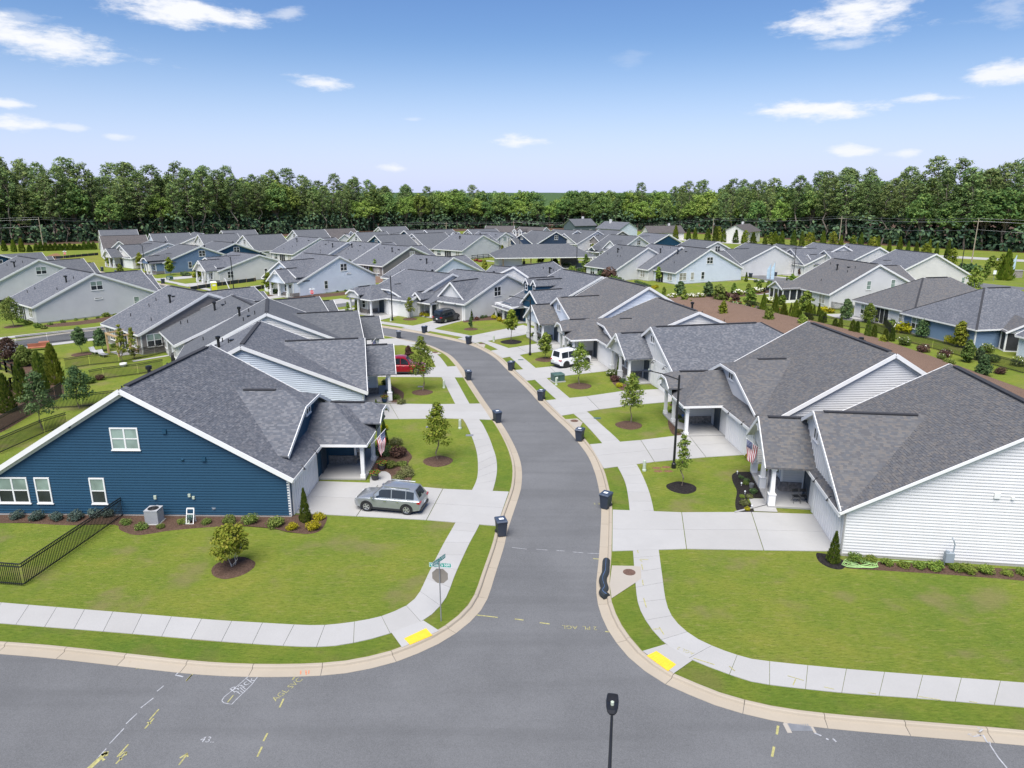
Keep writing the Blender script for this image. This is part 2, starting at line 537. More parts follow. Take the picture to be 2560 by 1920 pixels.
M['bluecloth'] = plain('blue cloth', (.08, .16, .35), .8, .1)
M['paleflag'] = plain('pale blue banner', (.42, .55, .66), .8, .08)
M['orangebrick'] = plain('brick red furniture', (.30, .11, .06), .7, .2)
M['cushion'] = plain('striped cushion', (.40, .41, .43), .9, .3, 8)
M['screen'] = plain('insect screen', (.03, .032, .036), .7, .2)
M['flower_w'] = plain('white petals', (.80, .80, .68), .7, .08, 9)
M['flower_r'] = plain('red petals', (.50, .05, .03), .7, .2, 9)
M['flower_p'] = plain('pink petals', (.50, .28, .36), .7, .2, 9)
M['terracotta'] = plain('dark pot', (.035, .033, .036), .5, .15)
M['bluepot'] = plain('blue glazed pot', (.015, .04, .09), .25, .15)
M['glass'] = m_glass('window glass', (.030, .036, .042))
M['blind'] = m_glass('blind behind glass', (.22, .29, .255), .12)
M['curtain'] = m_glass('curtain behind glass', (.34, .33, .29), .15)
M['carglass'] = m_glass('car glass', (.016, .022, .030), .03)
M['chrome'] = plain('chrome', (.65, .66, .67), .15, .03, 3, 1.0)
M['lampglass'] = plain('lamp lens', (.70, .72, .74), .12, .03)
M['redlens'] = plain('red lens', (.35, .01, .015), .15, .05)
M['amber'] = plain('amber lens', (.65, .25, .02), .2, .05)
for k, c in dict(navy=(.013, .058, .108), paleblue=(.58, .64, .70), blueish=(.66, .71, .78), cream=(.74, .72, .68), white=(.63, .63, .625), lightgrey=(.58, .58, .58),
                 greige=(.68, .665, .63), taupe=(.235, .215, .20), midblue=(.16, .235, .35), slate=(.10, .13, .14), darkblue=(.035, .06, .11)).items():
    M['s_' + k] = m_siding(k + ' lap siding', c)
    M['b_' + k] = m_batten(k + ' board and batten', c)
M['r_blue'] = m_shingle('blue grey shingles', [(0.070, 0.077, 0.092), (0.088, 0.095, 0.113), (0.103, 0.109, 0.124), (0.125, 0.127, 0.139), (0.078, 0.087, 0.106), (0.147, 0.153, 0.167)])
M['r_brown'] = m_shingle('weathered shingles', [(0.080, 0.081, 0.088), (0.110, 0.107, 0.106), (0.094, 0.096, 0.103), (0.133, 0.123, 0.115), (0.084, 0.090, 0.102), (0.121, 0.120, 0.121)])
M['r_grey'] = m_shingle('grey shingles', [(0.079, 0.084, 0.095), (0.093, 0.099, 0.109), (0.108, 0.112, 0.120), (0.123, 0.126, 0.132), (0.086, 0.093, 0.105)])
M['r_taupe'] = m_shingle('taupe shingles', [(.070, .064, .064), (.093, .085, .082), (.116, .104, .100), (.081, .077, .078)])
M['cap'] = plain('ridge cap', (.030, .031, .036), .9, .15, 3)
M['metalroof'] = plain('standing seam metal', (.30, .38, .46), .35, .05, 1, .6)
M['l_oak'] = m_leaf('oak leaves', (.084, .147, .022), (.161, .238, .036), (.266, .315, .063))
M['l_lime'] = m_leaf('lime green leaves', (.106, .156, .013), (.188, .231, .025), (.288, .288, .044))
M['l_dark'] = m_leaf('dark leaves', (.045, .090, .036), (.083, .143, .051), (.150, .210, .083))
M['l_conifer'] = m_leaf('arborvitae sprays', (.049, .095, .014), (.105, .161, .022), (.196, .238, .039))
M['l_cypress'] = m_leaf('cypress sprays', (.084, .133, .014), (.154, .210, .022), (.252, .280, .039))
M['l_blue'] = m_leaf('blue green shrub leaves', (.048, .084, .066), (.090, .132, .108), (.150, .192, .166))
M['l_shrub'] = m_leaf('shrub leaves', (.063, .109, .022), (.126, .182, .036), (.224, .266, .070))
M['l_cream'] = m_leaf('variegated leaves', (.080, .105, .025), (.17, .19, .065), (.31, .31, .15))
M['l_gold'] = m_leaf('golden leaves', (.20, .21, .005), (.36, .33, .012), (.52, .44, .03))
M['l_purple'] = m_leaf('purple leaves', (.046, .026, .023), (.091, .049, .039), (.156, .091, .065))
M['l_pine'] = m_leaf('pine needles', (.078, .130, .053), (.147, .217, .073), (.260, .321, .101), .25)
M['l_wood'] = m_leaf('broadleaf canopy', (.072, .144, .046), (.134, .224, .061), (.234, .314, .080), .28)
M['l_woodlight'] = m_leaf('light canopy', (.126, .210, .042), (.201, .294, .058), (.320, .395, .093), .28)
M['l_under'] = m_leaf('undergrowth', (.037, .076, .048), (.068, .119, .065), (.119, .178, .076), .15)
# ================================================================ houses
MESH = {}
def cached(key, fn):
    if key not in MESH: MESH[key] = fn()
    return MESH[key]

def window_mesh(w, h, cols, rows, kind):
    """frame in its own frame: x right, +y out, z up, centred"""
    mb = MB()
    t, d = 0.085, 0.05
    for x0, x1, z0, z1 in ((-w/2, -w/2+t, -h/2, h/2), (w/2-t, w/2, -h/2, h/2), (-w/2+t, w/2-t, h/2-t, h/2), (-w/2+t, w/2-t, -h/2, -h/2+t)):
        mb.box(x0, x1, -0.02, d, z0, z1)
    mb.box(-w/2-.05, w/2+.05, -0.02, d+.03, -h/2-.06, -h/2-.002)
    for i in range(1, cols):
        x = -w/2 + w*i/cols
        mb.box(x-.05, x+.05, -0.02, d-.004, -h/2+t, h/2-t)
    for j in range(1, rows):
        z = -h/2 + h*j/rows
        mb.box(-w/2+t, w/2-t, -0.02, d-.012, z-.03, z+.03)
    return mb

def window(root, x, y, z, rz, w, h, cols=2, rows=2, kind='blind', lod=1, fm='trim'):
    """kind: blind = blinds behind the upper sash, dark, curtain"""
    f = inst('window', cached(('wf', w, h, cols, rows, fm), lambda: window_mesh(w, h, cols, rows, kind).mesh('window', M[fm])), root, (x, y, z), rz)
    def pane_mesh(pw, ph, m):
        def mk():
            mb = MB(); mb.face([(-pw/2, 0, -ph/2), (-pw/2, 0, ph/2), (pw/2, 0, ph/2), (pw/2, 0, -ph/2)]); return mb.mesh('pane', M[m])
        return cached(('wp', round(pw, 2), round(ph, 2), m), mk)
    if lod >= 2:
        inst('pane', pane_mesh(w-.1, h-.1, 'glass' if kind != 'curtain' else 'curtain'), f, (0, .012, 0))
    else:
        for i in range(cols):
            for j in range(rows):
                m = {'blind': 'blind' if j == rows-1 else 'glass', 'dark': 'glass', 'curtain': 'curtain', 'full': 'blind'}[kind]
                inst('pane', pane_mesh(w/cols-.1, h/rows-.07, m), f, (-w/2 + w*(i+.5)/cols, .012, -h/2 + h*(j+.5)/rows))
    return f

UVOFF = [0.0]
def roof_face(mb, pts, t=0.13, mi=0):
    """a roof slope: slab with shingle coordinates on top"""
    P = [Vector(p) for p in pts]
    n = (P[1]-P[0]).cross(P[2]-P[0]); n.normalize()
    if n.z < 0: P = P[::-1]; n = -n
    hz = Vector((-n.y, n.x, 0))
    if hz.length < 1e-4: hz = Vector((1, 0, 0))
    hz.normalize()
    sl = n.cross(hz).normalized()
    if sl.z < 0: sl = -sl
    uv = [(p.dot(hz) + UVOFF[0], p.dot(sl) + UVOFF[0]*.37) for p in P]
    mb.face(P, uv, mi)
    D = [p - Vector((0, 0, t)) for p in P]
    mb.face(D[::-1], None, 1)
    for i in range(len(P)):
        j = (i+1) % len(P)
        mb.face([P[i], D[i], D[j], P[j]], [uv[i], uv[i], uv[j], uv[j]], mi)
    return P, n, hz, sl

def shingle_tabs(root, pts, matn, single, Mw):
    """raised tabs over one slope; the ones nearest the camera are single pieces"""
    P = [Vector(p) for p in pts]
    n = (P[1]-P[0]).cross(P[2]-P[0]).normalized()
    if n.z < 0: P = P[::-1]; n = -n
    hz = Vector((-n.y, n.x, 0)).normalized()
    sl = n.cross(hz).normalized()
    if sl.z < 0: sl = -sl
    pu = [p.dot(hz) for p in P]; pv = [p.dot(sl) for p in P]
    base = n * P[0].dot(n)
    poly = list(zip(pu, pv))
    def inside(u, v):
        c = False
        for i in range(len(poly)):
            (x0, y0), (x1, y1) = poly[i], poly[i-1]
            if (y0 > v) != (y1 > v) and u < (x1-x0)*(v-y0)/(y1-y0)+x0: c = not c
        return c
    out = []
    rr = random.Random(5)
    r0 = int(math.floor((min(pv)+UVOFF[0]*.37)/.145))
    r1 = int(math.ceil((max(pv)+UVOFF[0]*.37)/.145))
    for r in range(r0, r1):
        v = (r+.5)*.145 - UVOFF[0]*.37
        u = min(pu) - rr.random()*.5
        while u < max(pu):
            w = rr.choice((.16, .2, .26, .32))
            if inside(u+.04, v-.06) and inside(u+w-.04, v-.06) and inside(u+w/2, v+.06):
                out.append((u, u+w-.012, v, rr.choice((.012, .018, .024))))
            u += w + rr.choice((.0, .0, .14, .25))
    def tab(mb, u0, u1, v, th):
        q = lambda u, vv, h: base + hz*u + sl*vv + n*h
        a, b, c, d = q(u0, v-.0725, th), q(u1, v-.0725, th), q(u1, v+.07, .003), q(u0, v+.07, .003)
        uc = ((u0+u1)/2 + UVOFF[0], v + UVOFF[0]*.37)
        # each tab takes one shade: constant coordinates, shifted at random
        s = (uc[0] + rr.random()*40, uc[1] + .145*rr.randint(0, 300))
        mb.face([a, b, c, d], [s]*4)
        a0, b0 = q(u0, v-.0725, 0), q(u1, v-.0725, 0)
        mb.face([a0, b0, b, a], [s]*4)
        mb.face([a0, a, d], [s]*3); mb.face([b, b0, c], [s]*3)
    if single:
        def dist(t):
            return (Mw @ (base + hz*t[0] + sl*t[2]) - Vector((0, 0, CAM_H))).length
        out.sort(key=dist)
        for t in out[:single]:
            mb = MB(); tab(mb, *t); mb.build('shingle', matn, root)
        out = out[single:]
    mb = MB()
    for t in out: tab(mb, *t)
    o = mb.build('shingle_field', matn, root)
    o['kind'] = 'stuff'

def board_rows(outline_fn, z0, z1, lap=.18):
    """yield (lo, hi, left_lo, right_lo, left_hi, right_hi) strips of a gable"""
    z = z0
    while z < z1 - .02:
        zz = min(z + lap + .012, z1)
        a = outline_fn(z); b = outline_fn(zz)
        if a and a[1]-a[0] > .05:
            if not b or b[1] < b[0]: m = (a[0]+a[1])/2; b = (m, m)
            yield z, zz, a, b
        z += lap

HOUSES = {}
def house(key, A, B, side, typ, wall, roof, lod, label, hr=8.5, W=None, ang=None, Df=9.9, Db=9.2, ef=3.0, eb=2.9, flip=False, front=None,
          gable_windows='std', back='std', trimc='trim', center=None, porch=True, vents=True, barge=.30, gdoor='garage', group=None, far_gable=True, shift=0.0, pfw=None):
    if center is None:
        a, b = G(*A, hr), G(*B, hr)
        d = (b - a); d.z = 0
        L = d.length
        th = math.atan2(d.y, d.x) if ang is None else math.radians(ang)
        if W is None: W = min(13.0, max(10.8, L))
        dv = Vector((math.cos(th), math.sin(th), 0))
        Mc = a + dv*(W/2 + shift)
    else:
        Mc = Vector((center[0], center[1], 0)); th = math.radians(ang); W = W or 12
    sg = 1 if side == 'L' else -1
    root = thing('house', label, 'house', (Mc.x, Mc.y, 0), th, group)
    HOUSES[key] = root
    Mw = Matrix.Translation((Mc.x, Mc.y, 0)) @ Matrix.Rotation(th, 4, 'Z')
    UVOFF[0] = R.random()*30
    Lc = lambda u, v, z: Vector((u - W/2, sg*v, z))
    FR, BK = (0.0, PI) if sg > 0 else (PI, 0.0)     # facing of a window on the front / back
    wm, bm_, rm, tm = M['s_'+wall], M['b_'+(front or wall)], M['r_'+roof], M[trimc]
    pf, pb = (hr-ef)/Df, (hr-eb)/Db
    og, ov = .30, .42
    fr = (lambda u: W-u) if flip else (lambda u: u)
    main_z = lambda v: hr - pf*v if v >= 0 else hr + pb*v
    # ---- walls
    wb = MB()
    if typ in ('H', 'T'):
        foot = [(0, Df), (W, Df), (W, -Db), (0, -Db)]
        for i in range(4):
            (u0, v0), (u1, v1) = foot[i], foot[(i+1) % 4]
            wb.face([Lc(u0, v0, 0), Lc(u1, v1, 0), Lc(u1, v1, ef), Lc(u0, v0, ef)])
    else:
        for u in (0, W):
            wb.face([Lc(u, Df, 0), Lc(u, -Db, 0), Lc(u, -Db, eb-.05), Lc(u, 0, hr-.1), Lc(u, Df, ef-.05)])
        wb.face([Lc(0, Df, 0), Lc(W, Df, 0), Lc(W, Df, ef-.05), Lc(0, Df, ef-.05)])
        wb.face([Lc(0, -Db, 0), Lc(W, -Db, 0), Lc(W, -Db, eb-.05), Lc(0, -Db, eb-.05)])
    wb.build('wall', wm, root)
    base = MB(); base.box(-W/2-.02, W/2+.02, min(sg*Df, -sg*Db)-.02, max(sg*Df, -sg*Db)+.02, -.15, .17); base.build('foundation', M['concrete'], root)
    # ---- main roof
    slopes = []
    rb = MB()
    if typ in ('T', 'H'):
        hw = W/2 + ov
        pu = (hr-ef)/(W/2)
        ze = hr - pu*hw
        vf, vb = Df + (.35 if typ == 'T' else ov), -Db - ov
        hipb = vb + hw*1.0
        ridge_f = vf if typ == 'T' else vf - hw
        for s in (-1, 1):
            pts = [Lc(W/2, ridge_f, hr), Lc(W/2, hipb, hr), Lc(W/2+s*hw, vb, ze), Lc(W/2+s*hw, vf, ze)]
            slopes.append(pts)
        slopes.append([Lc(W/2, hipb, hr), Lc(W/2-hw, vb, ze), Lc(W/2+hw, vb, ze)])
        if typ == 'H': slopes.append([Lc(W/2, ridge_f, hr), Lc(W/2-hw, vf, ze), Lc(W/2+hw, vf, ze)])
    else:
        slopes.append([Lc(-og, 0, hr), Lc(W+og, 0, hr), Lc(W+og, Df+ov, main_z(Df+ov)), Lc(-og, Df+ov, main_z(Df+ov))])
        slopes.append([Lc(-og, 0, hr), Lc(W+og, 0, hr), Lc(W+og, -Db-ov, main_z(-Db-ov)), Lc(-og, -Db-ov, main_z(-Db-ov))])
    for s in slopes: roof_face(rb, s)
    rb.build('roof', [rm, M['soffit']], root)
    if lod == 0:
        shingle_tabs(root, slopes[0], rm, 150, Mw)
    # ridge vent
    rv = MB()
    if typ in ('T', 'H'):
        rv.bar(Lc(W/2, ridge_f-.6, hr+.02), Lc(W/2, hipb+.6, hr+.02), .34, .07)
        for s in (-1, 1): rv.bar(Lc(W/2, hipb, hr), Lc(W/2+s*hw, vb, ze), .26, .05)
    else:
        rv.bar(Lc(.5, 0, hr+.02), Lc(W-.5, 0, hr+.02), .36, .08)
    rv.build('ridge_vent', M['cap'], root)
    # ---- bargeboards, fascia, gutters
    if typ not in ('T', 'H'):
        for u in (-og-.035, W+og+.035):
            for v1 in (Df+ov, -Db-ov):
                mb = MB(); mb.bar(Lc(u, 0, hr+.02-barge/2), Lc(u, v1, main_z(v1)+.02-barge/2), .06, barge); mb.build('bargeboard', tm, root)
        if lod <= 1:
            for u in (.012, W-.012):
                s = -1 if u < 1 else 1
                mb = MB()
                for v1 in (Df-.1, -Db+.1): mb.bar(Lc(u+s*.03, 0, hr-.36), Lc(u+s*.03, v1, main_z(v1)-.36), .05, .24)
                mb.build('frieze_board', tm, root)
        for v in (Df+ov, -Db-ov):
            mb = MB(); z = main_z(v)
            mb.bar(Lc(-og, v, z-.14), Lc(W+og, v, z-.14), .08, .22); mb.build('gutter', tm, root)
    else:
        mb = MB()
        for s in (-1, 1): mb.bar(Lc(W/2+s*hw, vb, ze-.12), Lc(W/2+s*hw, vf, ze-.12), .08, .2)
        mb.bar(Lc(W/2-hw, vb, ze-.12), Lc(W/2+hw, vb, ze-.12), .08, .2)
        if typ == 'H': mb.bar(Lc(W/2-hw, vf, ze-.12), Lc(W/2+hw, vf, ze-.12), .08, .2)
        mb.build('gutter', tm, root)
    # corner boards
    for u in (0, W):
        for v in (Df, -Db):
            su, sv = (-1 if u == 0 else 1), (1 if v > 0 else -1)
            mb = MB()
            p = Lc(u, v, 0)
            x0, x1 = sorted((p.x + su*.03, p.x - su*.12)); y0, y1 = sorted((p.y + sg*sv*.03, p.y - sg*sv*.12))
            mb.box(x0, x1, y0, y1, .1, (ef if v > 0 else eb)-.1)
            mb.build('corner_board', tm, root)
    # ---- lap boards on the gable that faces the camera
    if typ not in ('T', 'H') and lod <= 1:
        def outline(z):
            t = hr - .12 - z
            if t <= .02: return None
            return (-min(Db, t/pb), min(Df, t/pf))
        rows = list(board_rows(outline, .16, hr-.15))
        def brd(mb, r):
            z, zz, a, b = r
            o0, o1 = -.042, -.004
            mb.face([Lc(o0, a[0], z), Lc(o0, a[1], z), Lc(o1, b[1], zz), Lc(o1, b[0], zz)])
            mb.face([Lc(0, a[0], z), Lc(0, a[1], z), Lc(o0, a[1], z), Lc(o0, a[0], z)])
            mb.face([Lc(0, a[0], z), Lc(o0, a[0], z), Lc(o1, b[0], zz)]); mb.face([Lc(0, a[1], z), Lc(o0, a[1], z), Lc(o1, b[1], zz)])
        bmtl = wm
        if lod == 0:
            for r in rows:
                mb = MB(); brd(mb, r); mb.build('siding_board', bmtl, root)
        else:
            mb = MB()
            for r in rows: brd(mb, r)
            mb.build('siding', bmtl, root)['kind'] = 'stuff'
    # ---- gable windows on the camera side
    gw = []
    if gable_windows == 'std':
        gw = [(-.3, 5.15, 1.75, 1.5, 2, 2, 'dark'), (3.2, 1.75, .95, 1.65, 1, 2, 'dark')]
    elif gable_windows == 'up':
        gw = [(-.3, 5.15, 1.75, 1.5, 2, 2, 'dark')]
    elif gable_windows: gw = gable_windows
    if typ not in ('T', 'H'):
        for (v, z, w, h, c, r, kd) in gw:
            if z > 3.5: z = min(z, main_z(v)-h/2-.75-w/2*pf)
            p = Lc(-.035, v, z)
            window(root, p.x, p.y, p.z, PI/2, w, h, c, r, kd, lod)
        if far_gable and lod <= 1:
            p = Lc(W+.01, -.3, min(5.15, hr-2.0)); window(root, p.x, p.y, p.z, -PI/2, 1.75, 1.5, 2, 2, 'dark', 2)
    # ---- back of the house
    if back:
        yb = -Db
        lst = [(2.1, 1.55, 1.7, 1.6, 2, 2, 'curtain'), (W-2.3, 1.55, 1.7, 1.6, 2, 2, 'blind')] if back == 'std' else back
        for (u, z, w, h, c, r, kd) in lst:
            p = Lc(u, yb-.01, z); window(root, p.x, p.y, p.z, BK, w, h, c, r, kd, lod)
        if back == 'std':
            p = Lc(W/2, yb-.01, 1.25)
            f = inst('patio_door', cached('pdoor', lambda: patio_mesh()), root, p, BK)
            inst('pane', cached('pdpane', lambda: patio_pane()), f, (0, .012, 0))
    # ---- roof pipes
    if vents and lod <= 1 and typ not in ('T',):
        rr = random.Random(hash(key) % 1000 if False else sum(map(ord, key)))
        for k in range(4):
            u = 1.2 + rr.random()*(W-2.4); v = -(1.0 + rr.random()*6.5)
            if typ == 'H': continue
            z = main_z(v)
            mb = MB(); p = Lc(u, v, z)
            mb.tube([p - Vector((0, 0, .1)), p + Vector((0, 0, .42))], .055, 6); mb.build('vent_pipe', M['blackplastic'], root)
        if typ != 'H':
            u, v = 2 + rr.random()*(W-4), -3.2
            p = Lc(u, v, main_z(v)); mb = MB()
            mb.lathe([(.13, -.1), (.13, .85), (.22, .86), (.22, 1.1), (.05, 1.14), (0, 1.14)], 10, p); mb.build('flue', M['black'], root)
            u, v = 2 + rr.random()*(W-4), -2.0
            p = Lc(u, v, main_z(v)); mb = MB(); mb.bar(p + Vector((-.25, 0, .08)), p + Vector((.25, 0, .08)), .35, .14); mb.build('roof_vent', M['black'], root)
    # ================= front
    ftype = typ if typ in ('G', 'J', 'S', 'D') else ('G' if typ == 'T' else None)
    if ftype is None: return root
    FLIP = flip
    def FL(u, v, z): return Lc(fr(u), v, z)
    def gable_roof(name, uc, hn, hf, zc, pc, vF, vback_fn, clip=0.0, rootm=rm, tabs=False):
        """roof with its ridge running front to back: near half width hn, far half hf"""
        mb = MB()
        out = []
        for s, h in ((-1, hn), (1, hf)):
            zl = zc - h*pc
            vb_r, vb_l = vback_fn(zc), vback_fn(zl)
            vb_r, vb_l = min(vb_r, vF-.05), min(vb_l, vF-.05)
            if clip > 0:
                pts = [FL(uc, vF-clip*1.2, zc), FL(uc, vb_r, zc), FL(uc+s*h, vb_l, zl), FL(uc+s*h, vF, zl), FL(uc+s*clip, vF, zc-clip*pc)]
            else:
                pts = [FL(uc, vF, zc), FL(uc, vb_r, zc), FL(uc+s*h, vb_l, zl), FL(uc+s*h, vF, zl)]
            roof_face(mb, pts, .12); out.append(pts)
        if clip > 0:
            roof_face(mb, [FL(uc, vF-clip*1.2, zc), FL(uc-clip, vF, zc-clip*pc), FL(uc+clip, vF, zc-clip*pc)], .12)
        mb.build(name, [rm, M['soffit']], root)
        # bargeboards along the raking edges
        for s, h in ((-1, hn), (1, hf)):
            m2 = MB()
            u0, z0 = (uc+s*clip, zc-clip*pc) if clip > 0 else (uc, zc)
            m2.bar(FL(u0, vF+.03, z0-.11), FL(uc+s*h, vF+.03, zc-h*pc-.11), .05, .24, up=(0, 1, 0) if False else (0, 0, 1))
            m2.build('bargeboard', tm, root)
        if clip > 0:
            m2 = MB(); m2.bar(FL(uc-clip, vF+.03, zc-clip*pc-.08), FL(uc+clip, vF+.03, zc-clip*pc-.08), .06, .2); m2.build('gutter', tm, root)
        vm = vback_fn(zc)
        if lod <= 1 and vF-clip*1.2-.5 - vm > 1.2:
            m2 = MB(); m2.bar(FL(uc, vm+.7, zc+.02), FL(uc, vF-clip*1.2-.6, zc+.02), .3, .07); m2.build('ridge_vent', M['cap'], root)
        return out
    def gable_wall(name, uc, hn, hf, zc, pc, v, zb, clip=0.0, mtl=None, battens=True):
        mb = MB()
        top = [(uc-clip, zc-clip*pc-.05), (uc+clip, zc-clip*pc-.05)] if clip > 0 else [(uc, zc-.06)]
        zl, zr = zc-hn*pc-.05, zc-hf*pc-.05
        pts = [(uc-hn, min(zb, zl)), (uc+hf, min(zb, zr)), (uc+hf, zr)] + top[::-1] + [(uc-hn, zl)]
        mb.face([FL(u, v, z) for u, z in pts])
        mb.build(name, mtl or bm_, root)
        if battens and lod <= 1:
            def ztop(u): return min(zc - abs(u-uc)*pc, zc-clip*pc if clip > 0 else zc) - .1
            def one(b, u):
                z1 = ztop(u)
                p, q = FL(u, v+.0, zb), FL(u, v+.0, z1)
                b.bar(FL(u, v+.012, zb), FL(u, v+.012, z1), .05, .05, up=(1, 0, 0))
            u = uc-hn+.4; b = MB(); n = 0
            while u < uc+hf-.3:
                if ztop(u) > zb+.15:
                    if lod == 0: b = MB()
                    one(b, u); n += 1
                    if lod == 0: b.build('batten', mtl or bm_, root)
                u += .42
            if lod == 1 and n: b.build('battens', mtl or bm_, root)['kind'] = 'stuff'
    mainback = (lambda z: (hr-z)/pf - .12) if typ != 'T' else (lambda z: Df-5.5)
    if typ != 'T':
        if ftype == 'G':
            uc = .54*W; zc = min(ef + uc*.52 + .1, hr-.35); pc = (zc-ef-.1)/uc
            gable_roof('front_gable_roof', uc, uc+.32, W-uc-.25, zc, pc, Df+.36, mainback)
            gable_wall('front_gable', uc, uc-.05, W-uc-.4, zc, pc, Df+.012, ef-.5)
        elif ftype == 'J':
            uc = .60*W; pc = min(.46, max(.34, pf*.9)) if hr < 8.2 else .46; zc = 6.35 + (hr-8.5)*.8
            gable_roof('dormer_roof', uc, uc-1.5, W-uc-.35, zc, pc, Df-.42, mainback, 1.65)
            gable_wall('dormer_wall', uc, uc-1.75, W-uc-.5, zc, pc, Df-.82, ef-.1, 1.5, bm_ if lod > 0 else bm_, False)
        elif ftype == 'S':
            uc = .33*W; zc = min(5.9, hr-.7); pc = (zc-ef-.3)/3.0
            gable_roof('dormer_roof', uc, 3.0, 3.0, zc, pc, Df-.7, mainback)
            gable_wall('dormer_wall', uc, 2.8, 2.8, zc, pc, Df-1.1, ef-.1)
        elif ftype == 'D':
            uc = .28*W; pc = .70; zc = min(5.5, hr-.8)
            gable_roof('front_gable_roof', uc, 3.2, 3.2, zc, pc, Df+.7, mainback)
            gable_wall('front_gable', uc, 2.9, 2.9, zc, pc, Df+.4, ef-.5)
            for du in (.62*W, .84*W):
                z1 = min(6.55, hr-.55)
                gable_roof('dormer_roof', du, .95, .95, z1, .95, Df-2.0, mainback)
                mb = MB()
                mb.face([FL(du-.75, Df-2.2, 3.4), FL(du+.75, Df-2.2, 3.4), FL(du+.75, Df-2.2, z1-.8), FL(du, Df-2.2, z1-.1), FL(du-.75, Df-2.2, z1-.8)])
                for s in (-.75, .75): mb.face([FL(du+s, Df-2.2, 3.4), FL(du+s, Df-6.2, 3.4), FL(du+s, Df-6.2, z1-.8), FL(du+s, Df-2.2, z1-.8)])
                mb.build('dormer_wall', bm_, root)
                p = FL(du, Df-2.19, z1-1.4); window(root, p.x, p.y, p.z, FR, .8, 1.05, 1, 2, 'dark', lod)
    else:
        gable_wall('front_gable', W/2, W/2, W/2, hr, pu, Df+.012, ef-.4)
        for s in (-1, 1):
            mb = MB(); mb.bar(FL(W/2, Df+.38, hr-.12), FL(W/2+s*hw, Df+.38, ze-.12), .05, .26); mb.build('bargeboard', tm, root)
    # small twin window in the front gable
    if ftype in ('G', 'J'):
        uc = W/2 if typ == 'T' else (.54*W if ftype == 'G' else .60*W)
        p = FL(uc, Df+.03 if ftype == 'G' else Df-.80, min(5.0, (hr if typ == 'T' else zc)-1.35))
        window(root, p.x, p.y, p.z, FR, 1.1, .85, 2, 1, 'dark', lod, trimc)
        if ftype == 'G' and lod <= 1:
            mb = MB(); mb.bar(FL(-.02 if typ != 'T' else 0, Df+.05, ef-.28), FL(W+.02, Df+.05, ef-.28), .06, .26); mb.build('band_board', tm, root)
    # garage
    gd = M[gdoor]
    mb = MB(); mb.box(-2.5, 2.5, 0, .05, 0, 2.35)
    g = inst('garage_door', cached(('gd', gdoor), lambda: mb.mesh('garage_door', gd)), root, FL(3.15, Df+.005, .02), FR)
    if lod <= 1:
        def vb():
            m = MB(); m.box(-.05, .05, .05, .075, .04, 2.32); return m.mesh('door_batten', gd)
        me = cached(('gdb', gdoor), vb)
        for k in range(13):
            inst('door_batten', me, g, (-2.4 + 4.8*k/12, 0, 0))
    mb = MB(); mb.box(-2.72, -2.5, 0, .07, 0, 2.6); mb.box(2.5, 2.72, 0, .07, 0, 2.6); mb.box(-2.5, 2.5, 0, .07, 2.36, 2.6)
    inst('garage_frame', cached(('gf', trimc), lambda: mb.mesh('garage_frame', tm)), root, FL(3.15, Df+.004, 0), FR)
    if lod <= 1:
        def wl():
            m = MB(); m.tube([(0, 0, 0), (0, .12, .12), (0, .3, .14), (0, .36, .02)], .025, 5); m.lathe([(.03, .08), (.07, 0), (.17, -.12)], 8, (0, .36, -.02)); return m.mesh('wall_lamp', M['black'])
        for k in (-1.4, 1.4): inst('wall_lamp', cached('walllamp', wl), root, FL(3.15+k, Df+.06, 2.72), FR)
    # ---- porch
    if not porch: return root
    up0, up1 = .50*W, W-.1
    vp = Df + (3.3 if ftype == 'J' else (2.6 if ftype in ('G', 'D') else 1.7))
    pm = (up0+up1)/2
    fl = MB(); c0, c1 = FL(up0-.1, Df-.3, 0), FL(up1, vp+.1, 0)
    fl.box(min(c0.x, c1.x), max(c0.x, c1.x), min(c0.y, c1.y), max(c0.y, c1.y), .02, .14); fl.build('porch_floor', M['concrete'], root)
    if ftype == 'G':
        hp = (up1-up0)/2; pc = .72; zc = 3.12 + hp*pc
        gable_roof('porch_roof', pm, hp+.3, hp+.2, zc, pc, vp+.55, lambda z: Df-2.5)
        gable_wall('porch_gable', pm, hp, hp, zc-.04, pc, vp+.1, 2.75)
        mb = MB(); mb.bar(FL(pm, vp+.5, zc-1.0), FL(pm, vp+.5, zc-.14), .12, .12, up=(1, 0, 0)); mb.bar(FL(pm-.7, vp+.5, zc-.72), FL(pm+.7, vp+.5, zc-.72), .1, .14); mb.build('gable_bracket', tm, root)
    elif ftype == 'J':
        hp = (up1-up0)/2; pc = .60; zc = 3.05 + hp*pc
        mb = MB(); e = .38
        for s in (-1, 1):
            roof_face(mb, [FL(pm, vp-hp+.3, zc), FL(pm, Df-3.0, zc), FL(pm+s*(hp+e), Df-3.0, zc-(hp+e)*pc), FL(pm+s*(hp+e), vp+e, zc-(hp+e)*pc)], .12)
        roof_face(mb, [FL(pm, vp-hp+.3, zc), FL(pm-hp-e, vp+e, zc-(hp+e)*pc), FL(pm+hp+e, vp+e, zc-(hp+e)*pc)], .12)
        mb.build('porch_roof', [rm, M['soffit']], root)
        ug = up1-1.75
        gable_roof('porch_gable_roof', ug, 1.75, 1.75, 4.55, .62, vp+.75, lambda z: vp-4.0, .7)
        gable_wall('porch_gable', ug, 1.6, 1.6, 4.5, .62, vp+.42, 2.8, .65, M['b_slate'] if wall == 'navy' else bm_)
        ze2 = zc-(hp+e)*pc
        mb = MB()
        mb.bar(FL(pm-hp-e, Df+.3, ze2-.1), FL(pm-hp-e, vp+e, ze2-.1), .09, .18); mb.bar(FL(pm-hp-e, vp+e, ze2-.1), FL(ug-1.7, vp+e, ze2-.1), .09, .18)
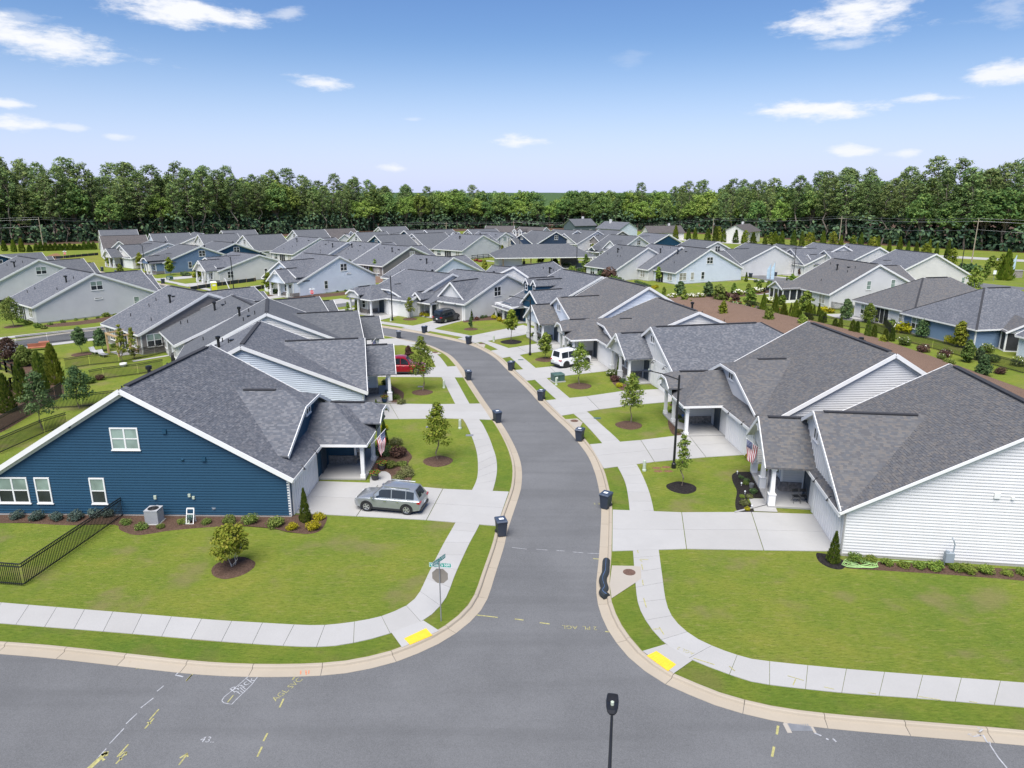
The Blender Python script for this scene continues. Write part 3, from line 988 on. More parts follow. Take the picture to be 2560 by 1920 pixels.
        mb.build('porch_gutter', tm, root)
    else:
        mb = MB(); sl = .26
        z0 = main_z(Df+ov)+.03; v1 = vp+.4
        roof_face(mb, [FL(up0-.2, Df-.2, z0+.22), FL(W+og, Df-.2, z0+.22), FL(W+og, v1, z0+.22-(v1-Df+.2)*sl), FL(up0-.2, v1, z0+.22-(v1-Df+.2)*sl)], .12)
        mb.build('porch_roof', [rm, M['soffit']], root)
        mb = MB(); mb.bar(FL(up0-.2, v1, z0+.1-(v1-Df+.2)*sl), FL(W+og, v1, z0+.1-(v1-Df+.2)*sl), .08, .2); mb.build('porch_gutter', tm, root)
        if ftype == 'S':
            gable_roof('pediment_roof', pm, 1.3, 1.3, 4.1, .85, vp+.7, lambda z: Df-1.5)
            gable_wall('pediment', pm, 1.1, 1.1, 4.0, .85, vp+.4, 2.9, 0, M['s_slate'], False)
    # beams and columns
    ztop = 2.72 if ftype in ('S', 'D') else 2.98
    if ftype in ('S',): ztop = 2.5
    mb = MB()
    mb.bar(FL(up0+.1, vp-.1, ztop-.16), FL(up1-.05, vp-.1, ztop-.16), .24, .32)
    for u in (up0+.12, up1-.12): mb.bar(FL(u, Df, ztop-.165), FL(u, vp-.23, ztop-.165), .2, .3)
    mb.build('porch_beam', tm, root)
    def colm():
        m = MB()
        if trimc == 'greytrim' or ftype == 'G':
            m.hexa([(-.15, -.15, .9), (.15, -.15, .9), (.15, .15, .9), (-.15, .15, .9), (-.11, -.11, ztop-.3), (.11, -.11, ztop-.3), (.11, .11, ztop-.3), (-.11, .11, ztop-.3)])
            m.box(-.22, .22, -.22, .22, .14, .88); m.box(-.25, .25, -.25, .25, .88, .94)
        else:
            m.box(-.13, .13, -.13, .13, .14, ztop-.3); m.box(-.18, .18, -.18, .18, .14, .4)
        m.box(-.17, .17, -.17, .17, ztop-.42, ztop-.3)
        return m.mesh('column', tm)
    me = cached(('col', ftype == 'G', trimc, ztop), colm)
    for u in (up0+.15, pm if ftype != 'J' else pm+.6, up1-.15): inst('column', me, root, FL(u, vp-.1, 0))
    # the entrance is recessed beside a bay that carries the front windows
    bd = (vp-Df) - (1.25 if ftype in ('J', 'G', 'D') else 1.0)
    ub0, ub1 = up1-3.3 if ftype == 'J' else up0+2.6, W
    mb = MB(); a, b = FL(ub0, Df-.1, 0), FL(ub1, Df+bd, 0)
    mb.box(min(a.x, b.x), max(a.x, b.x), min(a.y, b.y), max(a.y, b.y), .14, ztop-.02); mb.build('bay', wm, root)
    mb = MB()
    for uu in (ub0, ub1):
        p = FL(uu, Df+bd, 0); mb.box(p.x-.07, p.x+.07, p.y-.07, p.y+.07, .82, ztop-.02)
    mb.build('corner_board', tm, root)
    mb = MB(); mb.box(-.48, .48, 0, .05, 0, 2.05); mb.box(-.62, -.48, 0, .08, 0, 2.2); mb.box(.48, .62, 0, .08, 0, 2.2); mb.box(-.48, .48, 0, .08, 2.06, 2.2)
    inst('front_door', cached('fdoor', lambda: mb.mesh('front_door', M['darkdoor'])), root, FL((up0+ub0)/2, Df+.004, .15), FR)
    for uu in (ub0+(ub1-ub0)*.3, ub0+(ub1-ub0)*.72):
        p = FL(uu, Df+bd+.006, 1.7); window(root, p.x, p.y, p.z, FR, .9, 1.5, 1, 2, 'dark', lod)
    # stone base round the bay
    pl = None
    rr = random.Random(3)
    allm = MB(); core = MB()
    a, b = FL(ub0-.07, Df, 0), FL(ub1+.02, Df+bd+.07, 0)
    core.box(min(a.x, b.x), max(a.x, b.x), min(a.y, b.y), max(a.y, b.y), .14, .80)
    pl = core.build('plinth', M['mortar'] if lod <= 1 else M['stone'], root)
    if lod <= 1:
        runs = [(lambda t: (ub0-.07-.0, Df+bd+.07-t), bd, True), (lambda t: (ub0-.07+t, Df+bd+.07), ub1-ub0, False)]
        for fn, ln, side_ in runs:
            for r in range(6):
                t = .01 + rr.random()*.08
                while t < ln-.08:
                    w = min(rr.uniform(.2, .5), ln-t-.01)
                    u0_, v0_ = fn(t); u1_, v1_ = fn(t+w-.018)
                    k = .02+rr.random()*.035
                    if side_: a, b = FL(u0_-k, v0_, 0), FL(u0_+.01, v1_, 0)
                    else: a, b = FL(u0_, v0_-.01, 0), FL(u1_, v0_+k, 0)
                    mb = MB() if lod == 0 else allm
                    mb.box(min(a.x, b.x), max(a.x, b.x), min(a.y, b.y), max(a.y, b.y), .15+r*.11, .15+r*.11+.095)
                    if lod == 0: mb.build('stone', M['stone'], pl)
                    t += w
        if lod == 1: allm.build('stones', M['stone'], pl)['kind'] = 'stuff'
    return root

def patio_mesh():
    m = MB()
    m.box(-1.5, -1.38, -.02, .06, -1.2, 1.2); m.box(1.38, 1.5, -.02, .06, -1.2, 1.2); m.box(-1.38, 1.38, -.02, .06, 1.08, 1.2)
    for x in (-.5, .45): m.box(x, x+.08, -.02, .05, -1.2, 1.08)
    return m.mesh('patio_door', M['trim'])
def patio_pane():
    m = MB(); m.face([(-1.38, 0, -1.2), (-1.38, 0, 1.08), (1.38, 0, 1.08), (1.38, 0, -1.2)]); return m.mesh('pane', M['screen'])
# ================================================================ ground, streets
def catmull(pts, n=6):
    P = [Vector(p) for p in pts]
    P = [P[0]*2-P[1]] + P + [P[-1]*2-P[-2]]
    out = []
    for i in range(1, len(P)-2):
        for k in range(n):
            t = k/n
            a, b, c, d = P[i-1], P[i], P[i+1], P[i+2]
            out.append(0.5*((2*b)+(c-a)*t+(2*a-5*b+4*c-d)*t*t+(3*b-a-3*c+d)*t*t*t))
    out.append(P[-2])
    return out

def resample(pts, step):
    out = [pts[0].copy()]; acc = 0.0
    for i in range(1, len(pts)):
        a, b = pts[i-1], pts[i]
        L = (b-a).length
        while acc + L >= step:
            t = (step-acc)/L
            a = a.lerp(b, t); out.append(a.copy()); L = (b-a).length; acc = 0.0
        acc += L
    out.append(pts[-1].copy())
    return out

def curve(pxs, step=1.0, extra=()):
    return resample(catmull([G(x, y) for x, y in pxs] + [Vector((a, b, 0)) for a, b in extra], 8), step)

KL = [(-420, 1575), (0, 1603.7), (145, 1615), (337.6, 1636), (506, 1653.7), (640, 1660), (775, 1658.7), (876, 1650), (977.5, 1626.7), (1050, 1598), (1094, 1576), (1130, 1551), (1163, 1522),
      (1186.8, 1485), (1207, 1427.5), (1230.7, 1360), (1242, 1317), (1274, 1229), (1280, 1201), (1281, 1168.5), (1275, 1137.8), (1260, 1101), (1237, 1060),
      (1200, 1009), (1158, 944), (1140, 916), (1117, 890), (1097, 878), (1058, 861), (990, 846), (935, 837)]
KR = [(2900, 1863), (2560, 1825.8), (2325, 1806), (2156, 1792), (2021, 1778.6), (1920, 1763), (1820, 1738), (1752.6, 1712.7), (1685, 1684), (1640, 1656), (1605.7, 1628.4), (1567, 1582.8), (1543, 1542),
      (1528, 1499), (1524, 1460), (1525.7, 1427.5), (1529, 1377), (1530.5, 1275), (1527, 1240.8), (1517, 1197.4), (1509, 1173), (1494, 1139.6), (1474, 1111.5), (1440, 1072),
      (1406, 1041), (1364, 1001.6), (1342.6, 978), (1317, 952.8), (1286.6, 925.7), (1256, 896), (1227, 877), (1185, 858.5), (1129, 844.6), (1068, 832), (1003, 821), (921, 809)]
kerbL = curve(KL, 1.0, [(-34.2, 107.9), (-58, 130.3), (-82, 153), (-111, 180), (-140, 207)])
kerbR = curve(KR, 1.0, [(-28.5, 113.9), (-52.5, 136.3), (-76.7, 159), (-105.4, 185), (-134.5, 212.5)])
Z_ROAD = -0.13

def sheet(name, poly, z, m, kind='structure', parent=None):
    top = [Vector((p[0], p[1], z)) for p in poly]
    mb = MB()
    for t in tessellate_polygon([top]):
        f = [top[i] for i in t]
        if (f[1]-f[0]).cross(f[2]-f[0]).z < 0: f = f[::-1]
        mb.face(f)
    o = mb.build(name, m, parent)
    if kind: o['kind'] = kind
    return o

# wide ground to the horizon
mb = MB(); mb.box(-3500, 3500, -400, 5000, -3.0, -0.6); mb.build('ground', M['field'])['kind'] = 'structure'
lawn_poly = [(p.x, p.y) for p in kerbL] + [(p.x, p.y) for p in reversed(kerbR)] + [(420, kerbR[0].y-45), (520, 800), (-520, 800), (-520, kerbL[0].y+70)]
sheet('lawn', lawn_poly, 0.0, M['grass'])
road = MB(); road.face([(-520, -60, Z_ROAD), (520, -60, Z_ROAD), (520, 260, Z_ROAD), (-520, 260, Z_ROAD)])
road = road.build('road', M['asphalt']); road['kind'] = 'structure'

def kerb_run(line, side, sec=3.0):
    """kerb stones with their gutter pan, one piece per pour; side +1: road on the left"""
    root = structure('kerb')
    pts = resample(line, sec)
    fine = line
    # build by pieces along the fine line
    s = 0.0; piece = []; pieces = []
    for i, p in enumerate(fine):
        piece.append(i)
        if len(piece) == 4 or i == len(fine)-1:
            pieces.append(piece); piece = [i]
    N = []
    for i in range(len(fine)):
        d = (fine[min(i+1, len(fine)-1)] - fine[max(i-1, 0)]).normalized()
        N.append(Vector((-d.y, d.x, 0))*side)
    prof = [(0, -.3), (0, .012), (.03, .022), (.14, .02), (.18, -.005), (.215, -.095), (.70, Z_ROAD+.014), (.70, -.3)]
    for pc in pieces:
        if len(pc) < 2: continue
        rings = []
        for n, i in enumerate(pc):
            p = fine[i]
            d = (fine[min(i+1, len(fine)-1)] - fine[max(i-1, 0)]).normalized()
            off = d*(.012 if n == 0 else (-.012 if n == len(pc)-1 else 0))
            rings.append([p + off + N[i]*a + Vector((0, 0, z)) for a, z in prof])
        mb = MB()
        for r in range(len(rings)-1):
            for k in range(len(prof)-1):
                mb.face([rings[r][k], rings[r+1][k], rings[r+1][k+1], rings[r][k+1]])
        mb.face(rings[0]); mb.face(rings[-1])
        mb.build('kerb_stone', M['kerb'], root)
    return root
kerb_run(kerbL, -1)
kerb_run(kerbR, 1)

def slab_run(name, pairs, step=1.52, m='concrete', zt=.030):
    """walk made of slabs between two edges"""
    a = catmull([G(*p[0]) for p in pairs], 6); b = catmull([G(*p[1]) for p in pairs], 6)
    mid = [(x+y)/2 for x, y in zip(a, b)]
    cum = [0.0]
    for i in range(1, len(mid)): cum.append(cum[-1] + (mid[i]-mid[i-1]).length)
    n = max(1, round(cum[-1]/step))
    def at(L, s):
        for i in range(1, len(cum)):
            if cum[i] >= s - 1e-6:
                t = (s-cum[i-1])/max(1e-6, cum[i]-cum[i-1]); return L[i-1].lerp(L[i], min(1, max(0, t)))
        return L[-1]
    root = structure(name)
    st = cum[-1]/n
    for k in range(n):
        s0, s1 = k*st+.010, (k+1)*st-.010
        sm = (s0+s1)/2
        q = [at(a, s0), at(a, sm), at(a, s1), at(b, s1), at(b, sm), at(b, s0)]
        mb = MB()
        T = [Vector((p.x, p.y, zt)) for p in q]
        if (T[1]-T[0]).cross(T[4]-T[0]).z < 0: T = T[::-1]
        mb.face(T)
        for i in range(6):
            j = (i+1) % 6
            mb.face([T[i], T[i]-Vector((0, 0, .12)), T[j]-Vector((0, 0, .12)), T[j]])
        mb.build('slab', M[m], root)
    return root

WL = [((-260, 1483), (-300, 1531)), ((0, 1507), (-35, 1556)), ((304, 1532), (280, 1581)), ((526, 1550), (500, 1600)), ((640, 1557), (615, 1609)), ((775, 1564), (748, 1617)), ((842, 1561), (830, 1616)), ((911, 1551), (915, 1601)),
      ((961, 1539), (985, 1581)), ((1021, 1512), (1058, 1552)), ((1048, 1483), (1097, 1519)), ((1062, 1455), (1119, 1487)), ((1075, 1427), (1139, 1434)), ((1109, 1360), (1173, 1360)), ((1140, 1305), (1199, 1311)),
      ((1177, 1232), (1230, 1233)), ((1192, 1199), (1242, 1183)), ((1195, 1168), (1240.5, 1147)), ((1192, 1132), (1232, 1119)), ((1181, 1096), (1222, 1092)), ((1165, 1060), (1206, 1060)), ((1156, 1046), (1196, 1046.6)),
      ((1139, 1012), (1175.4, 1013)), ((1104, 943.5), (1136.5, 943.5)), ((1091, 920), (1120, 919)), ((1079, 897), (1101, 894)), ((1064, 883), (1088, 884)), ((1039, 870), (1064, 873)), ((1002, 862), (1022, 861)), ((955, 855), (975, 853)), ((900, 848), (915, 845))]
WR = [((2800, 1727), (2790, 1790)), ((2560, 1708), (2545, 1768)), ((2325, 1690), (2310, 1748)), ((2122, 1674), (2110, 1733)), ((1920, 1654), (1920, 1712)), ((1860, 1643.5), (1850, 1696)), ((1786, 1618), (1731, 1651)), ((1729, 1589), (1665, 1611)), ((1685, 1549), (1621, 1562)),
      ((1665, 1505), (1596, 1512)), ((1655, 1437), (1588, 1450)), ((1646, 1370), (1582, 1371)), ((1640, 1320), (1577, 1320)), ((1634.8, 1281), (1574.6, 1283)), ((1626, 1241), (1570, 1240)), ((1613, 1204.6), (1562, 1204)), ((1590, 1159), (1542, 1164)),
      ((1551, 1106), (1508, 1111.5)), ((1501, 1060), (1462, 1060)), ((1467, 1029), (1433, 1034)), ((1426, 997), (1393, 1000.7)), ((1366, 945.6), (1336, 949)), ((1341, 922), (1310, 925)), ((1299, 887.7), (1273, 891)), ((1272, 871), (1246.8, 875)),
      ((1216, 852), (1205, 856)), ((1178, 839.6), (1160, 844)), ((1084, 822.4), (1070, 827)), ((1035, 815), (1018, 819)), ((944, 802.5), (925, 806)), ((880, 793), (862, 798))]
slab_run('sidewalk', WL)
slab_run('sidewalk', WR)

def drive(near, far, zt=.040, lane=2, step=4.2, m='concrete'):
    """driveway of large slabs between its near and far edge (house end first)"""
    a = [G(*p) for p in near]; b = [G(*p) for p in far]
    for q in (a, b): q[0] = q[0] + (q[0]-q[1]).normalized()*.75
    def L(x): return sum((x[i]-x[i-1]).length for i in range(1, len(x)))
    n = max(2, round((L(a)+L(b))/2/step))
    def at(P, f):
        s = f*L(P); c = 0
        for i in range(1, len(P)):
            d = (P[i]-P[i-1]).length
            if c+d >= s-1e-6: return P[i-1].lerp(P[i], (s-c)/max(d, 1e-6))
            c += d
        return P[-1]
    root = structure('driveway')
    for k in range(n):
        for j in range(lane):
            f0, f1 = k/n+.0016, (k+1)/n-.0016
            g0, g1 = j/lane, (j+1)/lane
            A0, A1, B0, B1 = at(a, f0), at(a, f1), at(b, f0), at(b, f1)
            e = .0022
            q = [A0.lerp(B0, g0+e), A1.lerp(B1, g0+e), A1.lerp(B1, g1-e), A0.lerp(B0, g1-e)]
            T = [Vector((p.x, p.y, zt)) for p in q]
            if (T[1]-T[0]).cross(T[2]-T[0]).z < 0: T = T[::-1]
            mb = MB(); mb.face(T)
            for i in range(4):
                j2 = (i+1) % 4
                mb.face([T[i], T[i]-Vector((0, 0, .12)), T[j2]-Vector((0, 0, .12)), T[j2]])
            mb.build('slab', M[m], root)
    return root
drive([(748, 1284), (985, 1296.5), (1140, 1305), (1199, 1311), (1243, 1316)], [(812, 1204), (985, 1210), (1100, 1222), (1178, 1231.5), (1230, 1233), (1273, 1230)])
drive([(900, 1048), (974, 1048.4), (1156, 1046), (1229, 1050)], [(880, 1007), (945, 1009), (1138, 1012), (1176, 1013), (1201, 1009.5)])
drive([(870, 942), (956, 942.6), (1104, 943), (1158, 944)], [(880, 918), (965, 919), (1091, 920.6), (1122, 919.5), (1141, 916)])
drive([(900, 870), (956, 865), (1002, 862), (1058, 861)], [(905, 848), (945, 848.5), (990, 846.3)], .043)
drive([(2070, 1379), (1935, 1377), (1640, 1372), (1580, 1371), (1530, 1379)], [(2028, 1286), (1885, 1281), (1640, 1282), (1575, 1283), (1531, 1275)])
drive([(1872, 1137), (1760, 1144), (1589, 1159.5), (1543, 1164), (1509, 1172)], [(1822, 1080), (1746, 1082.5), (1684, 1091.6), (1552, 1106.6), (1508, 1111.5), (1474, 1111.5)])
drive([(1676, 1005), (1560, 1015), (1467, 1028.7), (1431, 1034), (1403, 1040)], [(1640, 972.6), (1598, 972), (1558, 978), (1427, 997), (1394, 1001), (1364, 1001.6)])
drive([(1545, 925), (1516, 928), (1367, 945), (1337, 949), (1316.6, 952.6)], [(1512, 897), (1383, 915.7), (1341, 921.7), (1310, 925.5), (1287, 926)])
drive([(1440, 866), (1413, 871), (1298, 887), (1274, 891), (1256, 895.6)], [(1400, 851), (1355, 857), (1273, 871), (1247, 874.7), (1227.5, 877)])
drive([(1345, 829), (1286, 843), (1216, 852), (1185, 858.4)], [(1300, 814.5), (1276, 820), (1232, 829), (1176, 839.5), (1144, 847)])
drive([(1168, 799), (1154.6, 802), (1083, 822), (1068, 831.6)], [(1120, 792), (1087.7, 800.7), (1035, 815), (1004, 820.7)])
drive([(1032, 781), (1020.8, 784), (944, 802), (921, 808.7)], [(982, 774), (950, 781), (899.7, 795), (872, 803.8)])
sheet('walkway', [tuple(G(*p)[:2]) for p in ((925, 1214), (979, 1214), (990, 1175), (948, 1172), (925, 1195))], .037, M['concrete'])
sheet('walkway', [tuple(G(*p)[:2]) for p in ((1886, 1279), (1944, 1281), (1930, 1248), (1872, 1247))], .037, M['concrete'])
sheet('walkway', [tuple(G(*p)[:2]) for p in ((1700, 1090), (1747, 1083), (1735, 1066), (1722, 1070))], .037, M['concrete'])
sheet('walkway', [tuple(G(*p)[:2]) for p in ((950, 1007), (993, 1008), (995, 1000), (985, 996), (955, 996))], .037, M['concrete'])
# far driveways of the back street (in metres)
def drive_m(p0, p1, w, n=3):
    a, b = Vector((p0[0], p0[1], 0)), Vector((p1[0], p1[1], 0))
    d = (b-a).normalized(); s = Vector((-d.y, d.x, 0))*w/2
    root = structure('driveway')
    for k in range(n):
        q0, q1 = a.lerp(b, k/n+.002), a.lerp(b, (k+1)/n-.002)
        T = [q0-s, q1-s, q1+s, q0+s]
        T = [Vector((p.x, p.y, .035)) for p in T]
        if (T[1]-T[0]).cross(T[2]-T[0]).z < 0: T = T[::-1]
        mb = MB(); mb.face(T);
        for i in range(4): mb.face([T[i], T[i]-Vector((0, 0, .1)), T[(i+1) % 4]-Vector((0, 0, .1)), T[(i+1) % 4]])
        mb.build('slab', M['concrete'], root)
def path_m(name, pts, w, m, z=.02, kind='structure'):
    P = resample(catmull([Vector((x, y, 0)) for x, y in pts], 6), 3.0)
    mb = MB()
    e = []
    for i, p in enumerate(P):
        d = (P[min(i+1, len(P)-1)]-P[max(i-1, 0)]).normalized(); s = Vector((-d.y, d.x, 0))*w/2
        e.append((p-s+Vector((0, 0, z)), p+s+Vector((0, 0, z))))
    for i in range(len(e)-1): mb.face([e[i][0], e[i+1][0], e[i+1][1], e[i][1]])
    o = mb.build(name, m); o['kind'] = kind
    return o
def gx(*pxs): return [tuple(G(x, y)[:2]) for x, y in pxs]
# footways and streets farther back
path_m('sidewalk', [(-27.5, 117.5), (-51.5, 139), (-75.8, 161.5), (-103, 186)], 1.5, M['concrete'], .03)
path_m('side_street', gx((-60, 868), (40, 864), (165, 845), (289, 831), (350, 822)), 7.0, M['asphalt'], .012)
path_m('side_street_gutter', gx((-60, 858), (36, 850), (170, 832), (289, 820), (330, 814)), 1.4, M['apron'], .008)
path_m('sidewalk', gx((-60, 856), (24, 843), (185, 826), (289, 814), (330, 808)), 1.6, M['concrete'], .03)
path_m('sidewalk', gx((-20, 890), (90, 866), (160, 858), (289, 842)), 1.6, M['concrete'], .03)
path_m('side_street', gx((690, 780), (800, 765), (924, 751), (985, 743)), 7.2, M['asphalt'], .012)
path_m('side_street_gutter', gx((700, 771), (800, 759), (924, 746), (985, 738)), 1.2, M['apron'], .008)
path_m('sidewalk', gx((768, 765), (800, 760), (924, 746.5), (990, 739)), 1.6, M['concrete'], .03)
path_m('sidewalk', gx((812, 783), (880, 772), (935, 765)), 1.5, M['concrete'], .03)
path_m('back_street', [(-150, 216), (-118, 229), (-60, 262), (-30, 282)], 7.5, M['asphalt'], .016)
path_m('loop_street', gx((1120, 700), (1215, 682), (1300, 676)), 7.5, M['asphalt'], .012)
path_m('loop_street', gx((1340, 604), (1400, 617), (1460, 627), (1530, 642), (1590, 655), (1640, 655)), 8.0, M['asphalt'], .012)
path_m('sidewalk', gx((1330, 610), (1400, 622), (1470, 634)), 2.0, M['concrete'], .03)
path_m('right_street', gx((1830, 678), (1900, 690), (1985, 706), (2050, 716)), 7.5, M['asphalt'], .012)
path_m('sidewalk', gx((1800, 675), (1870, 684), (1960, 694), (2040, 700)), 1.8, M['concrete'], .03)
path_m('sidewalk', gx((1860, 697), (1900, 701), (1960, 712)), 1.8, M['concrete'], .03)
path_m('right_street', gx((2400, 707), (2480, 716), (2560, 724)), 8.0, M['asphalt'], .012)
path_m('outer_road', [(60, 330), (110, 270), (150, 220), (215, 178), (300, 140)], 9.0, M['concrete'], .012)
path_m('garden_path', gx((1650, 752), (1720, 748), (1790, 744), (1880, 737), (1940, 733)), 1.4, M['concrete'], .03)
path_m('garden_path', gx((1380, 651), (1440, 650), (1500, 652)), 1.6, M['concrete'], .03)
path_m('garden_path', gx((1395, 660), (1470, 660), (1530, 660)), 1.4, M['concrete'], .03)
path_m('garden_path', gx((1214, 652), (1250, 655), (1285, 662), (1240, 668)), 2.2, M['concrete'], .03)
for k in range(6):
    t = .08 + k*.155
    c = Vector((-34, 121.5)).lerp(Vector((-106, 188)), t)
    drive_m((c.x+.3, c.y-.4), (c.x+8.5, c.y+9.0), 5.2)
for p0, p1 in ((gx((1985, 690))[0], gx((2010, 681))[0]), (gx((1895, 678))[0], gx((1912, 670))[0]), (gx((1430, 624))[0], gx((1445, 613))[0]), (gx((1500, 629))[0], gx((1515, 617))[0]), (gx((1375, 612))[0], gx((1392, 605))[0]), (gx((1590, 648))[0], gx((1600, 640))[0])):
    drive_m(p0, p1, 5.5)

# verge strips between kerb and walk carry a lusher grass
def verge(pairs_idx, kl, wl):
    pass
def strip_px(name, pxs, m, z=.006):
    return sheet(name, [tuple(G(x, y)[:2]) for x, y in pxs], z, M[m])
for pxs in ([(1173, 1360), (1199, 1312), (1241, 1319), (1229, 1358), (1206, 1426), (1186, 1483), (1162, 1520), (1128, 1550), (1095, 1574), (1060, 1552), (1099, 1519), (1120, 1487), (1140, 1434)],
            [(1231, 1232), (1272.5, 1228.5), (1279, 1201), (1279.5, 1168.5), (1273, 1137.8), (1258.5, 1101), (1235, 1060), (1228.5, 1051), (1197, 1048), (1208, 1062), (1228, 1107), (1240.5, 1147), (1242, 1183)],
            [(1176, 1012), (1199.5, 1008), (1156.5, 945), (1137.5, 944)], [(1121, 918.5), (1139, 914.5), (1116, 891), (1096, 880), (1091, 887)],
            [(1531, 1379), (1579.5, 1372), (1583, 1407), (1531, 1404)], [(1531.5, 1274), (1574, 1282), (1569, 1230), (1559, 1195), (1542.5, 1166), (1511, 1173), (1519, 1198), (1528.5, 1241)],
            [(1475.5, 1111), (1507, 1111), (1453, 1062), (1450, 1078)], [(1366, 1001), (1392, 1000), (1337, 950), (1319, 953)], [(1288.5, 925), (1309, 925), (1274, 892), (1258, 896)],
            [(-400, 1573), (-420, 1528), (0, 1560), (280, 1583), (500, 1602), (615, 1610.5), (748, 1618.5), (830, 1617.5), (915, 1602.5), (978, 1583), (1003, 1615), (876, 1648.5), (775, 1657.2), (640, 1658.5), (506, 1652.2), (337, 1634.5), (145, 1613.5)],
            [(2780, 1850), (2560, 1824), (2325, 1804.5), (2156, 1790.5), (2021, 1777), (1920, 1761.5), (1820, 1736.5), (1752, 1711), (1687, 1683), (1731, 1652), (1850, 1697), (1920, 1713), (2110, 1734), (2310, 1749.5), (2545, 1770), (2790, 1792)],
            [(1529.5, 1499), (1594, 1462), (1597, 1512), (1622, 1563), (1664, 1611), (1608, 1628), (1569, 1583), (1545, 1542)]):
    strip_px('verge', pxs, 'verge')

# kerb ramps with tactile paving
def ramp_pad(pad, tact, label):
    r = structure('kerb_ramp')
    T = [Vector((*G(x, y)[:2], .034)) for x, y in pad]
    mb = MB()
    for t in tessellate_polygon([T]): mb.face([T[i] for i in t])
    mb.build('slab', M['concrete'], r)
    q = [G(x, y) for x, y in tact]
    n, m_ = 8, 4
    for i in range(n):
        pass
    mb = MB(); T = [Vector((p.x, p.y, .046)) for p in q]
    mb.face(T)
    for i in range(4): mb.face([T[i], T[i]-Vector((0, 0, .02)), T[(i+1) % 4]-Vector((0, 0, .02)), T[(i+1) % 4]])
    pl = mb.build('tactile_plate', M['yellow'], r)
    mb = MB()
    for i in range(22):
        for j in range(9):
            a = T[0].lerp(T[1], (i+.5)/22); b = T[3].lerp(T[2], (i+.5)/22); p = a.lerp(b, (j+.5)/9)
            mb.box(p.x-.013, p.x+.013, p.y-.013, p.y+.013, .046, .051)
    o = mb.build('studs', M['yellow'], pl); o['kind'] = 'stuff'
ramp_pad([(978, 1582), (1058.5, 1552.5), (1098, 1578), (1005, 1620)], [(1010.5, 1598), (1065, 1572.5), (1081, 1590), (1025, 1613.5)], '')
ramp_pad([(1606, 1629), (1664.5, 1611.5), (1731, 1652), (1684, 1685)], [(1617, 1641), (1641, 1629.5), (1690, 1663), (1670, 1679.5)], '')
# storm drain aprons beside the kerb
def apron(pad, lid, rad):
    r = structure('drain_apron')
    T = [Vector((*G(x, y)[:2], .034)) for x, y in pad]
    mb = MB()
    for t in tessellate_polygon([T]): mb.face([T[i] for i in t])
    mb.build('slab', M['apron'], r)
    c = G(*lid)
    mb = MB(); mb.lathe([(0, .05), (rad*.86, .05), (rad*.88, .046), (rad, .048), (rad, .03)][::-1], 18, (c.x, c.y, 0));
    for i in range(-3, 4): mb.bar((c.x-rad*.6, c.y+i*rad*.22, .052), (c.x+rad*.6, c.y+i*rad*.22, .052), .03, .01)
    mb.build('manhole_cover', M['iron'], r)
apron([(1530, 1415), (1585, 1416), (1602, 1418), (1603, 1447), (1587, 1459), (1529, 1497), (1524, 1462)], (1573, 1432), .34)
apron([(1411, 1049), (1443, 1047), (1457, 1057), (1447, 1074), (1440, 1072)], (1436, 1053), .36)
apron([(1187, 858), (1200, 858.5), (1214, 862), (1210, 870)], (1204, 859.5), .4)
apron([(1083, 879), (1096, 881), (1104, 885), (1092, 887)], (1088, 881.5), .4)
mb = MB(); c = G(1305, 1054, Z_ROAD); mb.lathe([(0, .01), (.36, .01), (.36, 0)][::-1], 16, (c.x, c.y, Z_ROAD)); mb.build('manhole_cover', M['asphalt'], road)
mb = MB(); c = G(1120, 860, Z_ROAD); mb.lathe([(0, .01), (.4, .01), (.4, 0)][::-1], 16, (c.x, c.y, Z_ROAD)); mb.build('manhole_cover', M['asphalt'], road)
c = G(2000, 1818, Z_ROAD)
mb = MB(); mb.box(c.x-.42, c.x+.42, c.y-.2, c.y+.2, Z_ROAD-.0, Z_ROAD+.012)
for i in range(9): mb.box(c.x-.36+i*.085, c.x-.32+i*.085, c.y-.16, c.y+.16, Z_ROAD+.012, Z_ROAD+.02)
mb.build('drain_grate', M['galv'], road)
mb = MB(); mb.box(c.x-.55, c.x+.55, c.y+.2, c.y+.3, Z_ROAD, Z_ROAD+.006); mb.box(c.x-.6, c.x-.42, c.y-.3, c.y+.2, Z_ROAD, Z_ROAD+.006); mb.box(c.x+.42, c.x+.52, c.y-.3, c.y+.2, Z_ROAD, Z_ROAD+.006); mb.build('drain_collar', M['apron'], road)

# planting beds: raised a little and edged by the lawn
def bed(name, pxs, m='mulch', h=.05, metres=None):
    P = [tuple(G(x, y)[:2]) for x, y in pxs] if metres is None else metres
    c = catmull([Vector((x, y, 0)) for x, y in P] + [Vector((*P[0], 0))], 4)[:-1]
    cen = sum(c, Vector())/len(c)
    mb = MB()
    inner = [p.lerp(cen, .12) + Vector((0, 0, h)) for p in c]
    for i in range(len(c)):
        j = (i+1) % len(c)
        f = [c[i]+Vector((0, 0, .004)), c[j]+Vector((0, 0, .004)), inner[j], inner[i]]
        if (f[1]-f[0]).cross(f[2]-f[0]).z < 0: f = f[::-1]
        mb.face(f)
    for t in tessellate_polygon([inner]):
        f = [inner[i] for i in t]
        if (f[1]-f[0]).cross(f[2]-f[0]).z < 0: f = f[::-1]
        mb.face(f)
    o = mb.build(name, M[m]); o['kind'] = 'structure'
    return o
def ring_bed(px, py, r, m='mulch'):
    c = G(px, py)
    return bed('mulch_bed', None, m, .06, [(c.x+r*(1+.06*math.sin(5*a))*math.cos(a), c.y+r*(1+.06*math.cos(4*a))*math.sin(a)) for a in [2*PI*k/12 for k in range(12)]])
